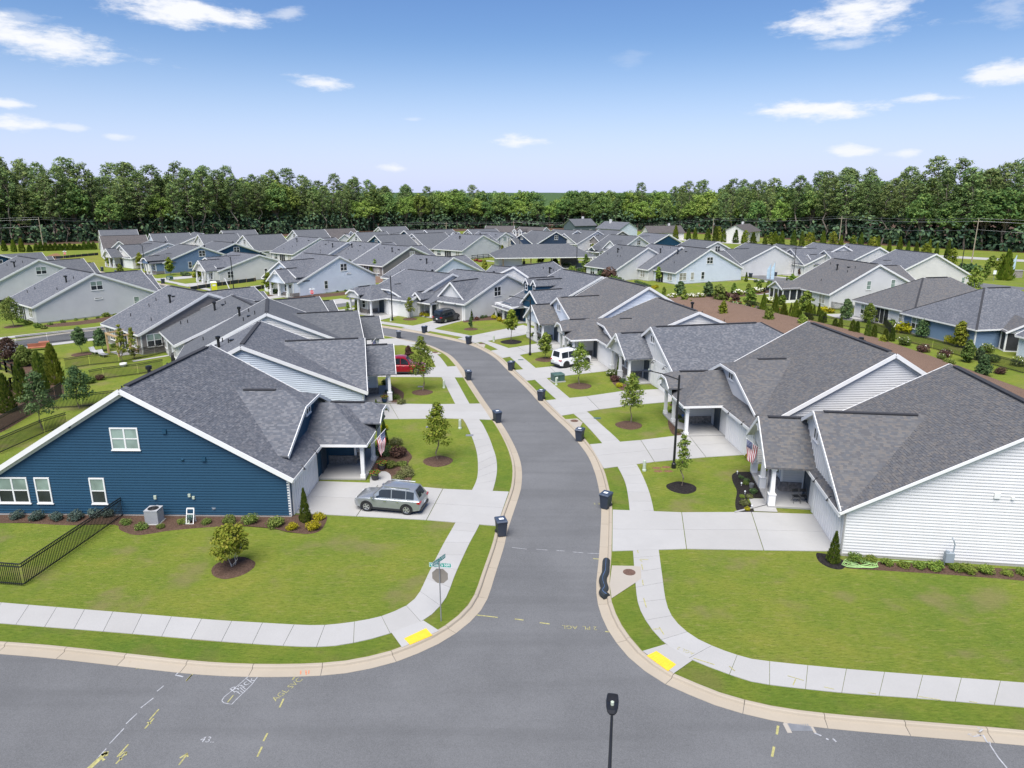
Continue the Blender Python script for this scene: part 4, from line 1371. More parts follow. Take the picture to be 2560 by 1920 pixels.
bed('mulch_bed', [(-20, 1284), (90, 1284), (320, 1286), (560, 1288), (740, 1290), (780, 1286), (816, 1290), (812, 1312), (795, 1330), (760, 1335), (720, 1326), (640, 1318), (560, 1316), (430, 1326), (345, 1338), (300, 1325), (285, 1312), (170, 1313), (60, 1308), (-20, 1306)])
bed('mulch_bed', [(2060, 1384), (2098, 1396), (2110, 1404), (2112, 1418), (2098, 1424), (2070, 1418), (2046, 1402), (2041, 1383)], 'mulch_black')
bed('mulch_bed', [(2104, 1400), (2190, 1405), (2350, 1413), (2480, 1420), (2620, 1430), (2620, 1455), (2480, 1445), (2330, 1434), (2200, 1426), (2112, 1419)])
bed('mulch_bed', [(1840, 1180), (1880, 1180), (1880, 1192), (1900, 1220), (1925, 1245), (1868, 1247), (1885, 1279), (1846, 1279), (1838, 1258), (1842, 1228), (1832, 1205), (1830, 1188)], 'mulch_black')
bed('mulch_bed', [(1672, 1010), (1700, 1007), (1724, 1018), (1744, 1060), (1722, 1070), (1706, 1088), (1690, 1090), (1676, 1078), (1670, 1050), (1690, 1040), (1700, 1025)])
bed('mulch_bed', [(930, 1150), (1000, 1120), (1030, 1140), (1020, 1160), (1030, 1180), (1028, 1200), (1010, 1210), (980, 1208), (975, 1190), (960, 1180), (930, 1180)])
bed('mulch_bed', [(955, 985), (975, 965), (1000, 975), (1010, 985), (1000, 1008), (960, 1004)])
bed('mulch_bed', [(1510, 1017+0), (1522, 945), (1545, 940), (1560, 955), (1562, 968), (1545, 976), (1530, 965)], 'mulch') if False else None
bed('mulch_bed', [(1525, 935), (1548, 938), (1566, 960), (1562, 976), (1545, 970), (1530, 955)])
bed('mulch_bed', [(1328, 836), (1352, 834), (1358, 850), (1352, 856), (1335, 845)], 'mulch_black')
bed('mulch_bed', [(1040, 783), (1090, 780), (1105, 800), (1085, 800), (1060, 790)])
bed('mulch_bed', [(1158, 796), (1230, 790), (1290, 790), (1270, 798), (1200, 802), (1160, 806)])
bed('mulch_bed', [(912, 770), (950, 768), (956, 780), (930, 784), (914, 778)])
bed('mulch_bed', [(700, 735), (770, 738), (900, 726), (968, 715), (985, 712), (985, 719), (900, 733), (770, 746), (690, 742)])
bed('mulch_bed', [(110, 812), (200, 803), (300, 788), (320, 789), (300, 798), (200, 812), (116, 818)])
bed('mulch_bed', [(835, 693), (920, 682), (968, 690), (985, 700), (930, 708), (850, 702)], 'bank')
ring_bed(1095, 1153, 1.15); ring_bed(583, 1419, 1.15); ring_bed(1056, 981, 1.1); ring_bed(1704, 1219, 1.05, 'mulch_black'); ring_bed(1572, 1063, 1.2); ring_bed(1449, 965, 1.3)
ring_bed(1363, 899, 1.25); ring_bed(1278, 855, 1.5, 'mulch_black'); ring_bed(1177, 823, 1.1); ring_bed(1025, 798, 1.2); ring_bed(673, 739, 1.5); ring_bed(34, 817, 1.3); ring_bed(204, 886, 1.2); ring_bed(893, 782, 1.2)
bed('mulch_bed', [(0, 905), (60, 895), (120, 930), (150, 950), (160, 985), (120, 1010), (70, 1042), (0, 1082), (-40, 1090), (-40, 1000), (0, 960), (60, 950)], 'mulch', .12)
bed('mulch_bed', [(1690, 742), (1740, 738), (1860, 728), (1930, 722), (1930, 732), (1850, 742), (1750, 748), (1660, 752)])

# the straw covered bank between the two rows of gardens
def bank():
    A = [(21, 137), (24, 122), (29, 104), (33, 88), (38, 70), (40, 52), (41, 30)]
    B = [(39, 141), (44.5, 122), (50.5, 106), (52.5, 92), (53.5, 76), (54.5, 55), (55, 30)]
    a = resample(catmull([Vector((*p, 0)) for p in A], 6), 2.0); b0 = catmull([Vector((*p, 0)) for p in B], 6)
    n = len(a)
    cum = [0]
    for i in range(1, len(b0)): cum.append(cum[-1]+(b0[i]-b0[i-1]).length)
    def atb(f):
        s = f*cum[-1]
        for i in range(1, len(cum)):
            if cum[i] >= s: return b0[i-1].lerp(b0[i], (s-cum[i-1])/(cum[i]-cum[i-1]))
        return b0[-1]
    mb = MB(); m = 10; rr = random.Random(2)
    g = []
    for i in range(n):
        q = atb(i/(n-1)); row = []
        for k in range(m+1):
            t = k/m
            e = min(1, i/7)
            row.append(a[i].lerp(q, t) + Vector((0, 0, .03 + e*1.5*math.sin(PI*t)**.9 + rr.uniform(-.03, .03)*(0 < k < m))))
        g.append(row)
    for i in range(n-1):
        for k in range(m): mb.face([g[i][k], g[i+1][k], g[i+1][k+1], g[i][k+1]])
    o = mb.build('straw_bank', M['bank'], smooth=True); o['kind'] = 'structure'
bank()
def bank_z(x, y):
    return 0.35
# rougher ground and bare clay by the woods
sheet('meadow', gx((120, 660), (170, 640), (260, 632), (560, 640), (470, 668), (300, 668), (140, 672)), .02, M['field'])
bed('bare_clay', [(118, 640), (140, 633), (152, 640), (140, 648), (122, 647)], 'soil', .05)
sheet('forest_floor', [(-520, 262), (-250, 262), (-175, 288), (-120, 330), (-60, 370), (0, 395), (60, 390), (100, 350), (135, 290), (180, 238), (300, 190), (520, 150), (520, 790), (-520, 790)], .03, M['mulch'])

# spray marks of the utility surveyors on road and kerb
def stroke(pxs, w, m, z=Z_ROAD+.006):
    P = [G(x, y, z) for x, y in pxs]
    mb = MB(); e = []
    for i, p in enumerate(P):
        d = (P[min(i+1, len(P)-1)]-P[max(i-1, 0)]).normalized(); s = Vector((-d.y, d.x, 0))*w/2
        e.append((p-s, p+s))
    for i in range(len(e)-1): mb.face([e[i][0], e[i+1][0], e[i+1][1], e[i][1]])
    mb.build('paint_mark', M[m], road)
kk = 240/2212
def K2(*p): return [(420+x*kk, 1620+y*kk) for x, y in p]
stroke(K2((440, 400), (330, 470), (250, 550), (170, 625), (260, 640), (350, 665)), .06, 'spray_w')
stroke(K2((410, 545), (470, 500), (540, 510), (500, 560), (420, 555), (410, 530)), .05, 'spray_w')
stroke(K2((560, 520), (620, 470), (660, 520)), .05, 'spray_w'); stroke(K2((700, 460), (720, 530), (800, 520)), .05, 'spray_w')
stroke(K2((800, 490), (770, 560), (840, 570), (890, 520), (860, 470), (800, 500)), .05, 'spray_w'); stroke(K2((985, 480), (890, 605)), .07, 'spray_w')
stroke(K2((1110, 610), (1230, 610), (1310, 585), (1300, 550), (1200, 490)), .05, 'spray_w'); stroke(K2((980, 530), (1100, 545)), .05, 'spray_w')
stroke(K2((590, 570), (420, 765)), .05, 'spray_y')
stroke(K2((1890, 620), (1650, 830), (1440, 1010), (1290, 1130), (1240, 1210), (1280, 1260), (1360, 1280), (1470, 1295), (1600, 1160), (1780, 990), (1930, 840), (2090, 630)), .035, 'spray_w')
stroke(K2((1510, 1085), (1370, 1250)), .045, 'spray_y')
kk3 = 300/1914
def K3(*p): return [(180+x*kk3, 1660+y*kk3) for x, y in p]
for a in (((1465, 345), (1355, 435)), ((1300, 540), (1095, 700)), ((1035, 790), (860, 955)), ((830, 1025), (600, 1270)), ((545, 1350), (400, 1510))): stroke(K3(*a), .045, 'spray_w')
for a in (((1385, 720), (1235, 890)), ((1305, 865), (1160, 1030)), ((900, 1280), (720, 1480)), ((870, 1410), (700, 1590)), ((1840, 1430), (1705, 1610)), ((1200, 930), (1260, 950)), ((760, 1490), (790, 1530)), ((1910, 170), (1820, 270))): stroke(K3(*a), .06, 'spray_y')
stroke(K3((750, 1470), (830, 1405), (870, 1405), (855, 1455)), .06, 'spray_y'); stroke(K3((1720, 1500), (1840, 1425), (1845, 1480)), .07, 'spray_y')
stroke(K3((555, 1405), (500, 1450), (420, 1530), (290, 1650), (230, 1700)), .18, 'spray_y'); stroke(K3((540, 1470), (560, 1410), (470, 1455)), .14, 'spray_y'); stroke(K3((480, 1510), (520, 1525), (480, 1545)), .07, 'spray_y')
kb = .33755
def KB(*p): return [(640+x*kb, 1360+y*kb) for x, y in p]
def KC(*p): return [(1280+x*kb, 1360+y*kb) for x, y in p]
def KD(*p): return [(1920+x*kb, 1360+y*kb) for x, y in p]
for a in (((285, 985), (270, 1005)), ((205, 1145), (175, 1210)), ((85, 1400), (55, 1460)), ((45, 1500), (10, 1575)), ((1630, 525), (1790, 543))): stroke(KB(*a), .07, 'spray_y')
for a in (((20, 555), (85, 563)), ((205, 582), (280, 592)), ((690, 648), (795, 655)), ((600, 108), (655, 112))): stroke(KC(*a), .08, 'spray_y')
for a in (((0, 25), (110, 38)), ((180, 38), (265, 45)), ((330, 48), (390, 52)), ((450, 58), (530, 66)), ((560, 68), (660, 72))): stroke(KC(*a), .04, 'spray_w')
for a in (((75, 1345), (65, 1410)), ((45, 1500), (30, 1575))): stroke(KD(*a), .09, 'spray_y')
stroke(KD((1550, 1360), (1590, 1372), (1565, 1390)), .06, 'spray_w', .025); stroke(KD((1585, 1400), (1620, 1465), (1650, 1485), (1640, 1465)), .06, 'spray_w', -.1); stroke(KD((1640, 1480), (1705, 1580), (1770, 1659)), .05, 'spray_w')
stroke(KD((1580, 1420), (1520, 1400), (1480, 1410), (1520, 1425), (1585, 1418)), .05, 'spray_w', -.1)
for a in (((300, 1270), (340, 1276)), ((345, 1400), (395, 1420)), ((430, 1440), (450, 1450)), ((480, 1440), (505, 1465))): stroke(KD(*a), .07, 'spray_w')
for a in (((335, 900), (330, 965)), ((365, 895), (372, 968)), ((395, 905), (390, 960))): stroke(KB(*a), .05, 'spray_o', -.10)
for a in (((945, 115), (965, 130)), ((925, 35), (935, 65)), ((950, 112), (1010, 116)), ((975, 400), (995, 470)), ((1090, 615), (1125, 670)), ((1045, 630), (1090, 628)), ((960, 150), (968, 190)), ((966, 265), (972, 305)), ((1345, 845), (1500, 893)), ((1610, 905), (1650, 940))): stroke(KC(*a), .05, 'spray_y', .037)
for a in (((145, 975), (265, 1010)), ((205, 1000), (185, 1045)), ((415, 1058), (490, 1075)), ((1115, 1128), (1280, 1155)), ((740, 1100), (800, 1110)), ((1490, 1165), (1550, 1175))): stroke(KD(*a), .04, 'spray_y', .037)

def road_text(txt, px, py, size, rot, m, z=Z_ROAD+.007, flip=False):
    c = bpy.data.curves.new('paint_text', 'FONT'); c.body = txt; c.size = size; c.align_x = 'CENTER'; c.align_y = 'CENTER'; c.offset = -.004
    o = bpy.data.objects.new('paint_text', c); COL.objects.link(o)
    me = bpy.data.meshes.new_from_object(o); bpy.data.objects.remove(o)
    me.materials.append(M[m])
    o = inst('paint_text', me, road, G(px, py, z), math.radians(rot))
    return o
road_text('Back', 420+1720*kk, 1620+850*kk, .55, 52, 'spray_w'); road_text('fill', 420+1700*kk, 1620+985*kk, .45, 52, 'spray_w')
road_text('AGL SVC', 640+235*kb, 1360+1075*kb, .40, 62, 'spray_y'); road_text('AGL 1 PL', 180+1270*kk3, 1660+50*kk3, .33, 5, 'spray_y')
road_text('43..', 640-(1896-1540)*kb, 1360+1450*kb, .42, -4, 'spray_w'); road_text('2 PL  AGL', 1280+500*kb, 1360+618*kb, .40, 176, 'spray_y')
road_text('AGL 2', 1280+1285*kb, 1360+790*kb, .30, 145, 'spray_y', .038); road_text('E 2', 1492, 1259, .35, 180, 'spray_y')

# canopy of the distant woods out to the horizon
mb = MB(); rr = random.Random(8)
xs = [-2600+i*26 for i in range(201)]; ys = [470, 484, 500, 520, 545, 580, 625, 680, 750, 840, 960, 1120, 1350, 1650, 2050, 2600, 3300, 4200]
gz = [[(4 if j == 0 else 15.5+rr.uniform(-2.6, 2.2)) for x in xs] for j in range(len(ys))]
gx_ = [[x*(1 if y < 1000 else y/1000)+rr.uniform(-8, 8) for x in xs] for y in ys]
for j in range(len(ys)-1):
    for i in range(len(xs)-1):
        mb.face([(gx_[j][i], ys[j], gz[j][i]), (gx_[j][i+1], ys[j], gz[j][i+1]), (gx_[j+1][i+1], ys[j+1], gz[j+1][i+1]), (gx_[j+1][i], ys[j+1], gz[j+1][i])])
M['canopy'] = m_mulch('distant canopy', (.045, .085, .035), (.085, .13, .05))
mb.build('distant_wood', M['canopy'])['kind'] = 'stuff'
# ================================================================ every house of the estate
house('blue', (304, 970), (527, 862), 'R', 'J', 'navy', 'blue', 0, 'navy blue lap sided house beside the silver crossover', hr=8.5, W=12.4, Df=9.7,
      gable_windows=[(-.25, 5.25, 1.75, 1.45, 2, 2, 'full'), (-7.9, 1.75, 2.0, 1.75, 2, 2, 'blind'), (-5.95, 1.75, .98, 1.75, 1, 2, 'blind'), (-2.45, 1.75, .98, 1.75, 1, 2, 'blind')])
house('pale2', (602.5, 863), (650.6, 801.5), 'R', 'G', 'paleblue', 'blue', 1, 'pale blue house directly behind the navy house, striped flag at its porch', hr=7.45, W=11.8)
house('white3', (665.8, 782), (668.3, 743), 'R', 'G', 'cream', 'grey', 1, 'cream house behind the pale blue one, beside the red pickup', hr=7.5, W=11.4)
house('white3b', None, None, 'R', 'G', 'white', 'grey', 1, 'white house with black grill at its back, between cream and brown houses', hr=6.5, center=(-34.8, 91.5), ang=124, W=11.4)
house('brown4', (517.7, 731.4), (421, 714), 'R', 'G', 'taupe', 'blue', 1, 'taupe house with raw timber back porch by the fenced side street', hr=7.0, ang=139, W=11.4,
      gable_windows=[(-7.6, 1.7, 1.9, 1.7, 2, 2, 'blind')])
house('grey5', (233, 682), (166, 671), 'R', 'G', 'lightgrey', 'blue', 1, 'light grey house showing its wide gable across the side street', hr=7.2, ang=140, W=11.8,
      gable_windows=[(.2, 5.1, 1.9, 1.5, 2, 2, 'blind'), (.2, 3.0, 1.2, .3, 1, 1, 'dark'), (6.2, 1.8, .95, 1.7, 1, 2, 'full')])
house('white6', (95, 648), (44, 639), 'R', 'G', 'white', 'grey', 1, 'white house with one twin gable window left of the light grey house', hr=7.3, ang=140, W=11.8,
      gable_windows=[(.2, 5.1, 1.9, 1.5, 2, 2, 'blind'), (.1, 2.9, 1.2, .25, 1, 1, 'dark')])
house('blue7', None, None, 'R', 'G', 'navy', 'grey', 2, 'navy gabled house at the left edge, half outside the picture', hr=7.0, center=(-116, 160), ang=140, W=12)
# across the street that curves away to the left
house('cream_f1', (646, 636), (591, 629), 'L', 'G', 'greige', 'blue', 1, 'beige house with two front gables beside the silt fenced empty lot', hr=5.9, ang=138, W=11.8, flip=True,
      gable_windows=[(7.3, 1.8, 1.5, 1.6, 2, 2, 'dark'), (-1.5, 1.8, .8, 1.5, 1, 2, 'dark'), (-4.3, 1.8, .8, 1.5, 1, 2, 'dark'), (-6.5, 1.8, .8, 1.5, 1, 2, 'dark')])
house('teal_f2', (587, 607), (529, 603), 'L', 'J', 'navy', 'grey', 1, 'navy gabled house with clipped dormer behind the beige one', hr=6.4, ang=140, W=11.6, flip=True)
house('blue_f3', (500, 615), (448, 612), 'L', 'J', 'midblue', 'grey', 1, 'mid blue house left of the navy one with clipped porch', hr=6.4, ang=140, W=11.6, flip=True)
house('white_f4', (419, 607), (357.5, 605), 'L', 'G', 'cream', 'grey', 1, 'cream house with open garage behind the second far street lamp', hr=6.4, ang=140, W=11.6, flip=False)
house('white_f5', (251, 590), (350, 587), 'R', 'S', 'white', 'taupe', 1, 'brown roofed white house at the left end of the far street', hr=7.0, ang=33, W=12.2, gable_windows='up', porch=False)
FG = 'far grey roofs before the wood'
house('f5b', (249, 575), (335, 573), 'L', 'G', 'white', 'grey', 2, 'grey roof just showing above the brown roofed white house', hr=7.0, ang=33, W=11.5)
house('f6', (376, 584), (473, 583), 'L', 'G', 'paleblue', 'grey', 2, 'grey roofed house with pale blue left gable below the thin utility poles', hr=7.0, ang=36, W=11.5, gable_windows=None)
house('f7', None, None, 'L', 'G', 'cream', 'grey', 2, 'hip fronted cream house between two grey roofed white houses at left', hr=7.0, center=(-104, 241), ang=126, W=11)
house('f8', (497, 586), (590, 585), 'L', 'G', 'white', 'grey', 2, 'white left gabled house just behind the navy gable', hr=7.0, ang=36, W=11.5)
house('f9', (555, 576), (627, 573), 'L', 'G', 'white', 'grey', 2, 'grey roof peeping over the white gabled house behind the navy gable', hr=7.0, ang=36, W=11)
house('f10', (609, 588), (694, 583), 'L', 'G', 'white', 'grey', 2, 'white house with shaded back porch below a tall bare pine trunk', hr=7.0, ang=40, W=11.8)
house('g3', (734, 575), (799, 573), 'L', 'G', 'white', 'grey', 2, 'small white left gable with grey roof nearest the middle utility pole', hr=7.0, ang=36, W=11)
house('g4', (811, 572.5), (869, 571), 'R', 'D', 'white', 'taupe', 2, 'brown grey roofed house with two small front dormers', hr=7.0, ang=36, W=11)
house('g5', (889, 581), (941, 580), 'L', 'G', 'white', 'grey', 2, 'white gabled house right of the twin dormer house', hr=7.0, ang=34, W=10.8)
house('g6', (947.6, 567), (993, 566), 'L', 'G', 'cream', 'grey', 2, 'cream gabled house with the highest roof left of the picture centre', hr=7.0, ang=34, W=10.8)
house('g7', (798, 594.5), (735, 592), 'R', 'G', 'white', 'blue', 1, 'white house whose rear roof slopes down to a bushy tree', hr=6.9, ang=140, W=11.4, gable_windows=[(-2.6, 2.6, 1.6, 1.4, 2, 2, 'full')])
house('g8', (868, 605), (816, 601), 'R', 'G', 'white', 'blue', 1, 'white house squeezed between pale blue house and white bushy tree house', hr=6.9, ang=140, W=11.4, gable_windows=None)
house('g9', (947.6, 607.5), (887, 603.5), 'R', 'G', 'paleblue', 'blue', 1, 'pale blue sided house beside the taupe grey gable', hr=6.9, ang=140, W=11.4, gable_windows=None)
house('g10', (1026, 615.7), (958.6, 610.8), 'R', 'G', 'taupe', 'blue', 1, 'taupe grey house with white twin window and columnar shrubs behind', hr=6.9, ang=140, W=11.6, gable_windows=[(.5, 5.0, 1.6, 1.5, 2, 2, 'curtain')])
house('g11', (939, 588), (1002.5, 586.4), 'L', 'G', 'navy', 'grey', 2, 'teal gabled house behind the taupe grey house', hr=7.0, ang=36, W=10.8)
house('c1', (847, 640), (754, 632), 'L', 'G', 'blueish', 'blue', 1, 'large ice blue house on the corner lot by the stop sign', hr=7.3, ang=140, W=12.6, flip=True,
      gable_windows=[(-1.0, 5.2, 1.7, 1.5, 2, 2, 'dark'), (-2.2, 3.6, 1.1, .25, 1, 1, 'dark'), (3.6, 1.75, .9, 1.7, 1, 2, 'dark')])
house('c3', (1132, 643), (1071, 637.6), 'R', 'G', 'blueish', 'blue', 1, 'ice blue house behind the two white houses of the inner curve', hr=6.9, ang=140, W=11.6, gable_windows=None)
house('c2', (1129, 684), (1019, 674), 'L', 'J', 'white', 'blue', 1, 'white house with clipped dormer and big fern on its porch', hr=6.4, ang=140, W=11.6, gable_windows=None)
house('csuv', (1265, 685), (1149, 673.6), 'L', 'S', 'white', 'blue', 1, 'white house with taupe garage door behind the black suv', hr=6.7, ang=139, W=12.2, gdoor='taupe',
      gable_windows=[(2.2, 4.9, 1.7, 1.6, 2, 2, 'dark')])
house('g12', (1032, 584), (1100, 582), 'L', 'G', 'white', 'grey', 2, 'white house with dark back porch beyond the vegetable garden', hr=7.0, ang=36, W=11.8)
house('g14', (1012, 576), (1059.5, 574), 'L', 'G', 'navy', 'grey', 2, 'navy gabled house with a metal roof strip left of the wooden power pole', hr=7.0, ang=36, W=10.8)
house('g15', (1063, 575), (1105, 573), 'R', 'D', 'white', 'grey', 2, 'white house by the wooden power pole right of a navy gable', hr=7.0, ang=36, W=10.8)
house('g16', None, None, 'R', 'G', 'cream', 'grey', 2, 'cream house with an orange lit gable vent before the far wood', hr=7.0, center=(-11, 265), ang=30, W=11)
house('g17', (1263, 580.7), (1232, 579), 'R', 'G', 'cream', 'blue', 1, 'broad cream gable behind the playground lamp posts', hr=7.0, ang=140, W=11.6, gable_windows=[(-.2, 4.8, 1.7, 1.4, 2, 2, 'full'), (-6.8, 1.6, 1.6, 1.5, 2, 2, 'blind')])
house('g17b', None, None, 'R', 'G', 'white', 'blue', 1, 'white house with long dark back porch beside the broad cream gable', hr=7.0, center=(-14, 231), ang=140, W=12.5, gable_windows=None)
house('g18', (1284.6, 564.4), (1232.5, 565), 'R', 'G', 'cream', 'taupe', 2, 'steep cream right gable above the broad cream gable', hr=7.0, ang=176, W=11)
house('g19', (1364, 568), (1333.5, 567), 'L', 'D', 'cream', 'taupe', 2, 'cream gabled house with twin dormers beyond the navy garden house', hr=7.0, ang=150, W=11)
house('g20', (1389, 579), (1355, 577), 'L', 'G', 'darkblue', 'grey', 2, 'dark blue house with silver car on its drive beyond the pavilion', hr=7.0, ang=132, W=11.4, flip=False)
house('g21', (1442.5, 576), (1402, 576.6), 'L', 'S', 'white', 'grey', 2, 'white house with a slanted metal dormer beyond the pavilion', hr=7.0, ang=132, W=11)
house('g22', (1493, 576.6), (1459, 575), 'L', 'G', 'white', 'grey', 2, 'white house behind the lime green street tree beyond the pavilion', hr=7.0, ang=130, W=11)
house('g23', (1555, 576.6), (1513, 574), 'L', 'D', 'taupe', 'grey', 2, 'taupe gabled house with white twin dormers beyond the parked cars', hr=7.0, ang=128, W=11)
house('g24', (1596, 590), (1549, 588), 'L', 'S', 'white', 'grey', 2, 'white corner house with a long shed dormer beyond the pavilion', hr=7.0, ang=134, W=11)
house('g25', (1671, 585.6), (1614, 582), 'L', 'G', 'navy', 'blue', 1, 'navy gabled house above the row of white backs at right', hr=7.0, ang=122, W=11.4, gable_windows=None)
# row of houses at right with their backs to the green
house('d1a', None, None, 'R', 'G', 'white', 'grey', 1, 'farthest white back porch house of the row on the green', hr=7.4, center=(29, 175), ang=122, W=11.2, gable_windows=None)
house('d1b', (1702, 616.5), (1648, 610), 'R', 'G', 'white', 'blue', 1, 'middle white house of the row on the green with black grill', hr=7.6, ang=118, W=11.2, gable_windows=None)
house('d1c', (1775, 622), (1718, 615), 'R', 'G', 'blueish', 'grey', 1, 'big ice blue gable house facing the open green lawn', hr=7.6, ang=116, W=11.6,
      gable_windows=[(.2, 5.0, 1.8, 1.5, 2, 2, 'dark'), (-7.3, 1.7, 2.0, 1.75, 2, 2, 'curtain'), (-4.6, 1.7, .95, 1.7, 1, 2, 'curtain'), (-1.6, 1.7, .95, 1.7, 1, 2, 'dark')])
house('d2', (1793, 603.5), (1718, 602.6), 'L', 'J', 'white', 'grey', 2, 'white house with clipped dormer above the ice blue gable', hr=7.0, ang=115, W=11.4)
house('e0', (1936, 614), (1880, 608), 'L', 'G', 'white', 'grey', 1, 'white house with street tree in front, first right of the ice blue gable', hr=7.3, ang=108, W=11.2, gable_windows=None)
house('e2', (2010, 617), (1956, 613.6), 'L', 'S', 'white', 'grey', 1, 'low white house left of the far right street lamp', hr=6.6, ang=104, W=11.4, gable_windows=None)
house('e3', (2108, 613.6), (2034, 605), 'L', 'G', 'lightgrey', 'blue', 1, 'light grey fronted house right of the far right street lamp', hr=7.4, ang=102, W=11.5, gable_windows=None)
house('e4', (2198, 617), (2120.6, 609), 'L', 'G', 'white', 'blue', 1, 'white gabled house in front of the cypress row', hr=7.4, ang=102, W=11.4, gable_windows=None)
house('e5', (2339, 634), (2243, 623.5), 'L', 'J', 'greige', 'blue', 1, 'broad beige gable house with clipped dormer near the entrance road', hr=7.4, ang=101, W=11.6, gable_windows=[(-4.4, 1.6, .9, 1.3, 1, 2, 'full'), (-7.8, 1.6, .9, 1.3, 1, 2, 'full')])
house('k1', (2198, 660.6), (2066, 643), 'R', 'G', 'white', 'brown', 1, 'white house with sunroom gable behind the cone shrubs', hr=7.67, ang=103, W=12.6, gable_windows=[(-1.6, 4.0, .95, 1.6, 1, 2, 'full'), (3.4, 4.1, .95, 1.6, 1, 2, 'full')])
house('k2', None, None, 'R', 'H', 'white', 'brown', 1, 'white hip roofed house with patio left of the blue hip roofed house', center=(67.0, 112.6), ang=102, W=13.0, hr=7.0, Df=9, Db=9, ef=3.0)
house('k3', None, None, 'R', 'H', 'midblue', 'blue', 1, 'blue lap sided hip roofed house behind the golden shrubs', center=(68.2, 99.6), ang=101, W=13.2, hr=7.1, Df=9, Db=9, ef=3.0,
      back=[(2.2, 1.6, 1.8, 1.7, 2, 2, 'blind'), (W, 0, 0, 0, 0, 0, '')][:1] + [(10.6, 1.6, 1.8, 1.7, 2, 2, 'blind')])
house('k4', None, None, 'L', 'S', 'white', 'grey', 1, 'white house with pediment porch at the right edge beyond the blue house', hr=7.0, center=(98.5, 112), ang=100, W=12)
# right side of the street, near to far
house('r1', None, None, 'L', 'G', 'white', 'brown', 0, 'white house at the right edge with grey porch posts and black folding chairs', center=(28.6+.13*6.2, 35.2+.991*6.2), ang=82.5, W=12.3, hr=8.55, Df=10.0, barge=.15, trimc='trim',
      gable_windows=None)
house('r2', (2235, 882), (2025, 805), 'L', 'J', 'lightgrey', 'brown', 0, 'light grey house with clipped dormer behind the tall near street lamp', hr=8.5, W=13.0, gable_windows=[(-5.6, 5.1, 1.75, 1.4, 2, 2, 'full')], shift=0)
house('r3', None, None, 'L', 'T', 'white', 'blue', 1, 'white board and batten gable house with blue grey roof and red recliner plants', center=(24.0, 76.1), ang=102, W=11.4, hr=6.25, Df=9.2, Db=9.0, ef=3.0)
house('r4', (1745.8, 778.4), (1641.6, 743.4), 'L', 'J', 'cream', 'brown', 1, 'white clipped dormer house beside the white suv', hr=6.7, ang=102, W=11.6, gable_windows=None)
house('r5', (1620, 716.6), (1518, 694), 'L', 'G', 'blueish', 'brown', 1, 'ice blue house with two steep front gables and flag', hr=8.05, ang=110, W=11.4, gable_windows=None)
house('r6', (1502.7, 690.5), (1395, 675), 'L', 'D', 'navy', 'blue', 1, 'navy house with two small dormers on the bend', hr=7.5, ang=116, W=12.0, gable_windows=None)
house('r7', (1286, 666), (1364, 656), 'L', 'G', 'white', 'blue', 1, 'white gable house behind the navy twin dormer house', hr=7.3, ang=52, W=11.6, gable_windows=[(-3.5, 3.4, 1.6, 1.3, 2, 2, 'full')])
# extra pieces that belong to single houses
def extra_porch(h, name, u, v, w, d, z, m='trim', screened=False, roofm='r_grey'):
    pass
# sunroom with its own gable at the back of the white house at right
def sunroom(h, cx, cy, w, d, rz, wallm, roofm, screened):
    mb = MB(); e = .3; pc = .55; z0 = 2.75
    for s in (-1, 1):
        roof_face(mb, [Vector((0, -d/2-.4, z0+w/2*pc)), Vector((0, d/2+2.5, z0+w/2*pc)), Vector((s*(w/2+e), d/2+2.5, z0-e*pc)), Vector((s*(w/2+e), -d/2-.4, z0-e*pc))], .12)
    hm = h.matrix_basis.inverted()
    base = Vector((cx, cy, 0))
    L = (Matrix.Translation(h.location) @ Matrix.Rotation(h.rotation_euler.z, 4, 'Z')).inverted() @ base
    rzl = rz - h.rotation_euler.z
    mb.build('sunroom_roof', [M[roofm], M['soffit']], h, L, rzl)
    mb = MB(); mb.face([(-w/2, -d/2, z0-.1), (w/2, -d/2, z0-.1), (0, -d/2, z0+w/2*pc-.1)])
    mb.build('sunroom_gable', M[wallm], h, L, rzl)
    mb = MB()
    for x in (-w/2, -w/6, w/6, w/2): mb.box(x-.09, x+.09, -d/2-.09, -d/2+.09, 0, z0)
    for s in (-1, 1):
        for y in (-d/6, d/6, d/2-.1): mb.box(s*w/2-.09, s*w/2+.09, y-.09, y+.09, 0, z0)
        mb.box(s*w/2-.08, s*w/2+.08, -d/2+.1, d/2, 0, .5 if not screened else .12); mb.box(s*w/2-.08, s*w/2+.08, -d/2+.1, d/2, z0-.35, z0)
    mb.box(-w/2+.1, w/2-.1, -d/2-.08, -d/2+.08, 0, .5 if not screened else .12); mb.box(-w/2+.1, w/2-.1, -d/2-.08, -d/2+.08, z0-.35, z0)
    for s in (-1, 1):
        mb.bar((0, -d/2-.42, z0+w/2*pc-.12), (s*(w/2+e), -d/2-.42, z0-e*pc-.12), .06, .24)
    mb.build('sunroom_frame', M['trim'], h, L, rzl)
    mb = MB(); mb.face([(-w/2+.1, -d/2+.02, .1), (w/2-.1, -d/2+.02, .1), (w/2-.1, -d/2+.02, z0-.3), (-w/2+.1, -d/2+.02, z0-.3)])
    for s in (-1, 1): mb.face([(s*(w/2-.02), -d/2+.1, .1), (s*(w/2-.02), d/2, .1), (s*(w/2-.02), d/2, z0-.3), (s*(w/2-.02), -d/2+.1, z0-.3)])
    mb.build('screen' if screened else 'sunroom_glass', M['screen' if screened else 'glass'], h, L, rzl)
c = G(1966, 745)
sunroom(HOUSES['k1'], 52.0, 134.5, 4.2, 4.4, math.radians(283), 's_white', 'r_brown', False)
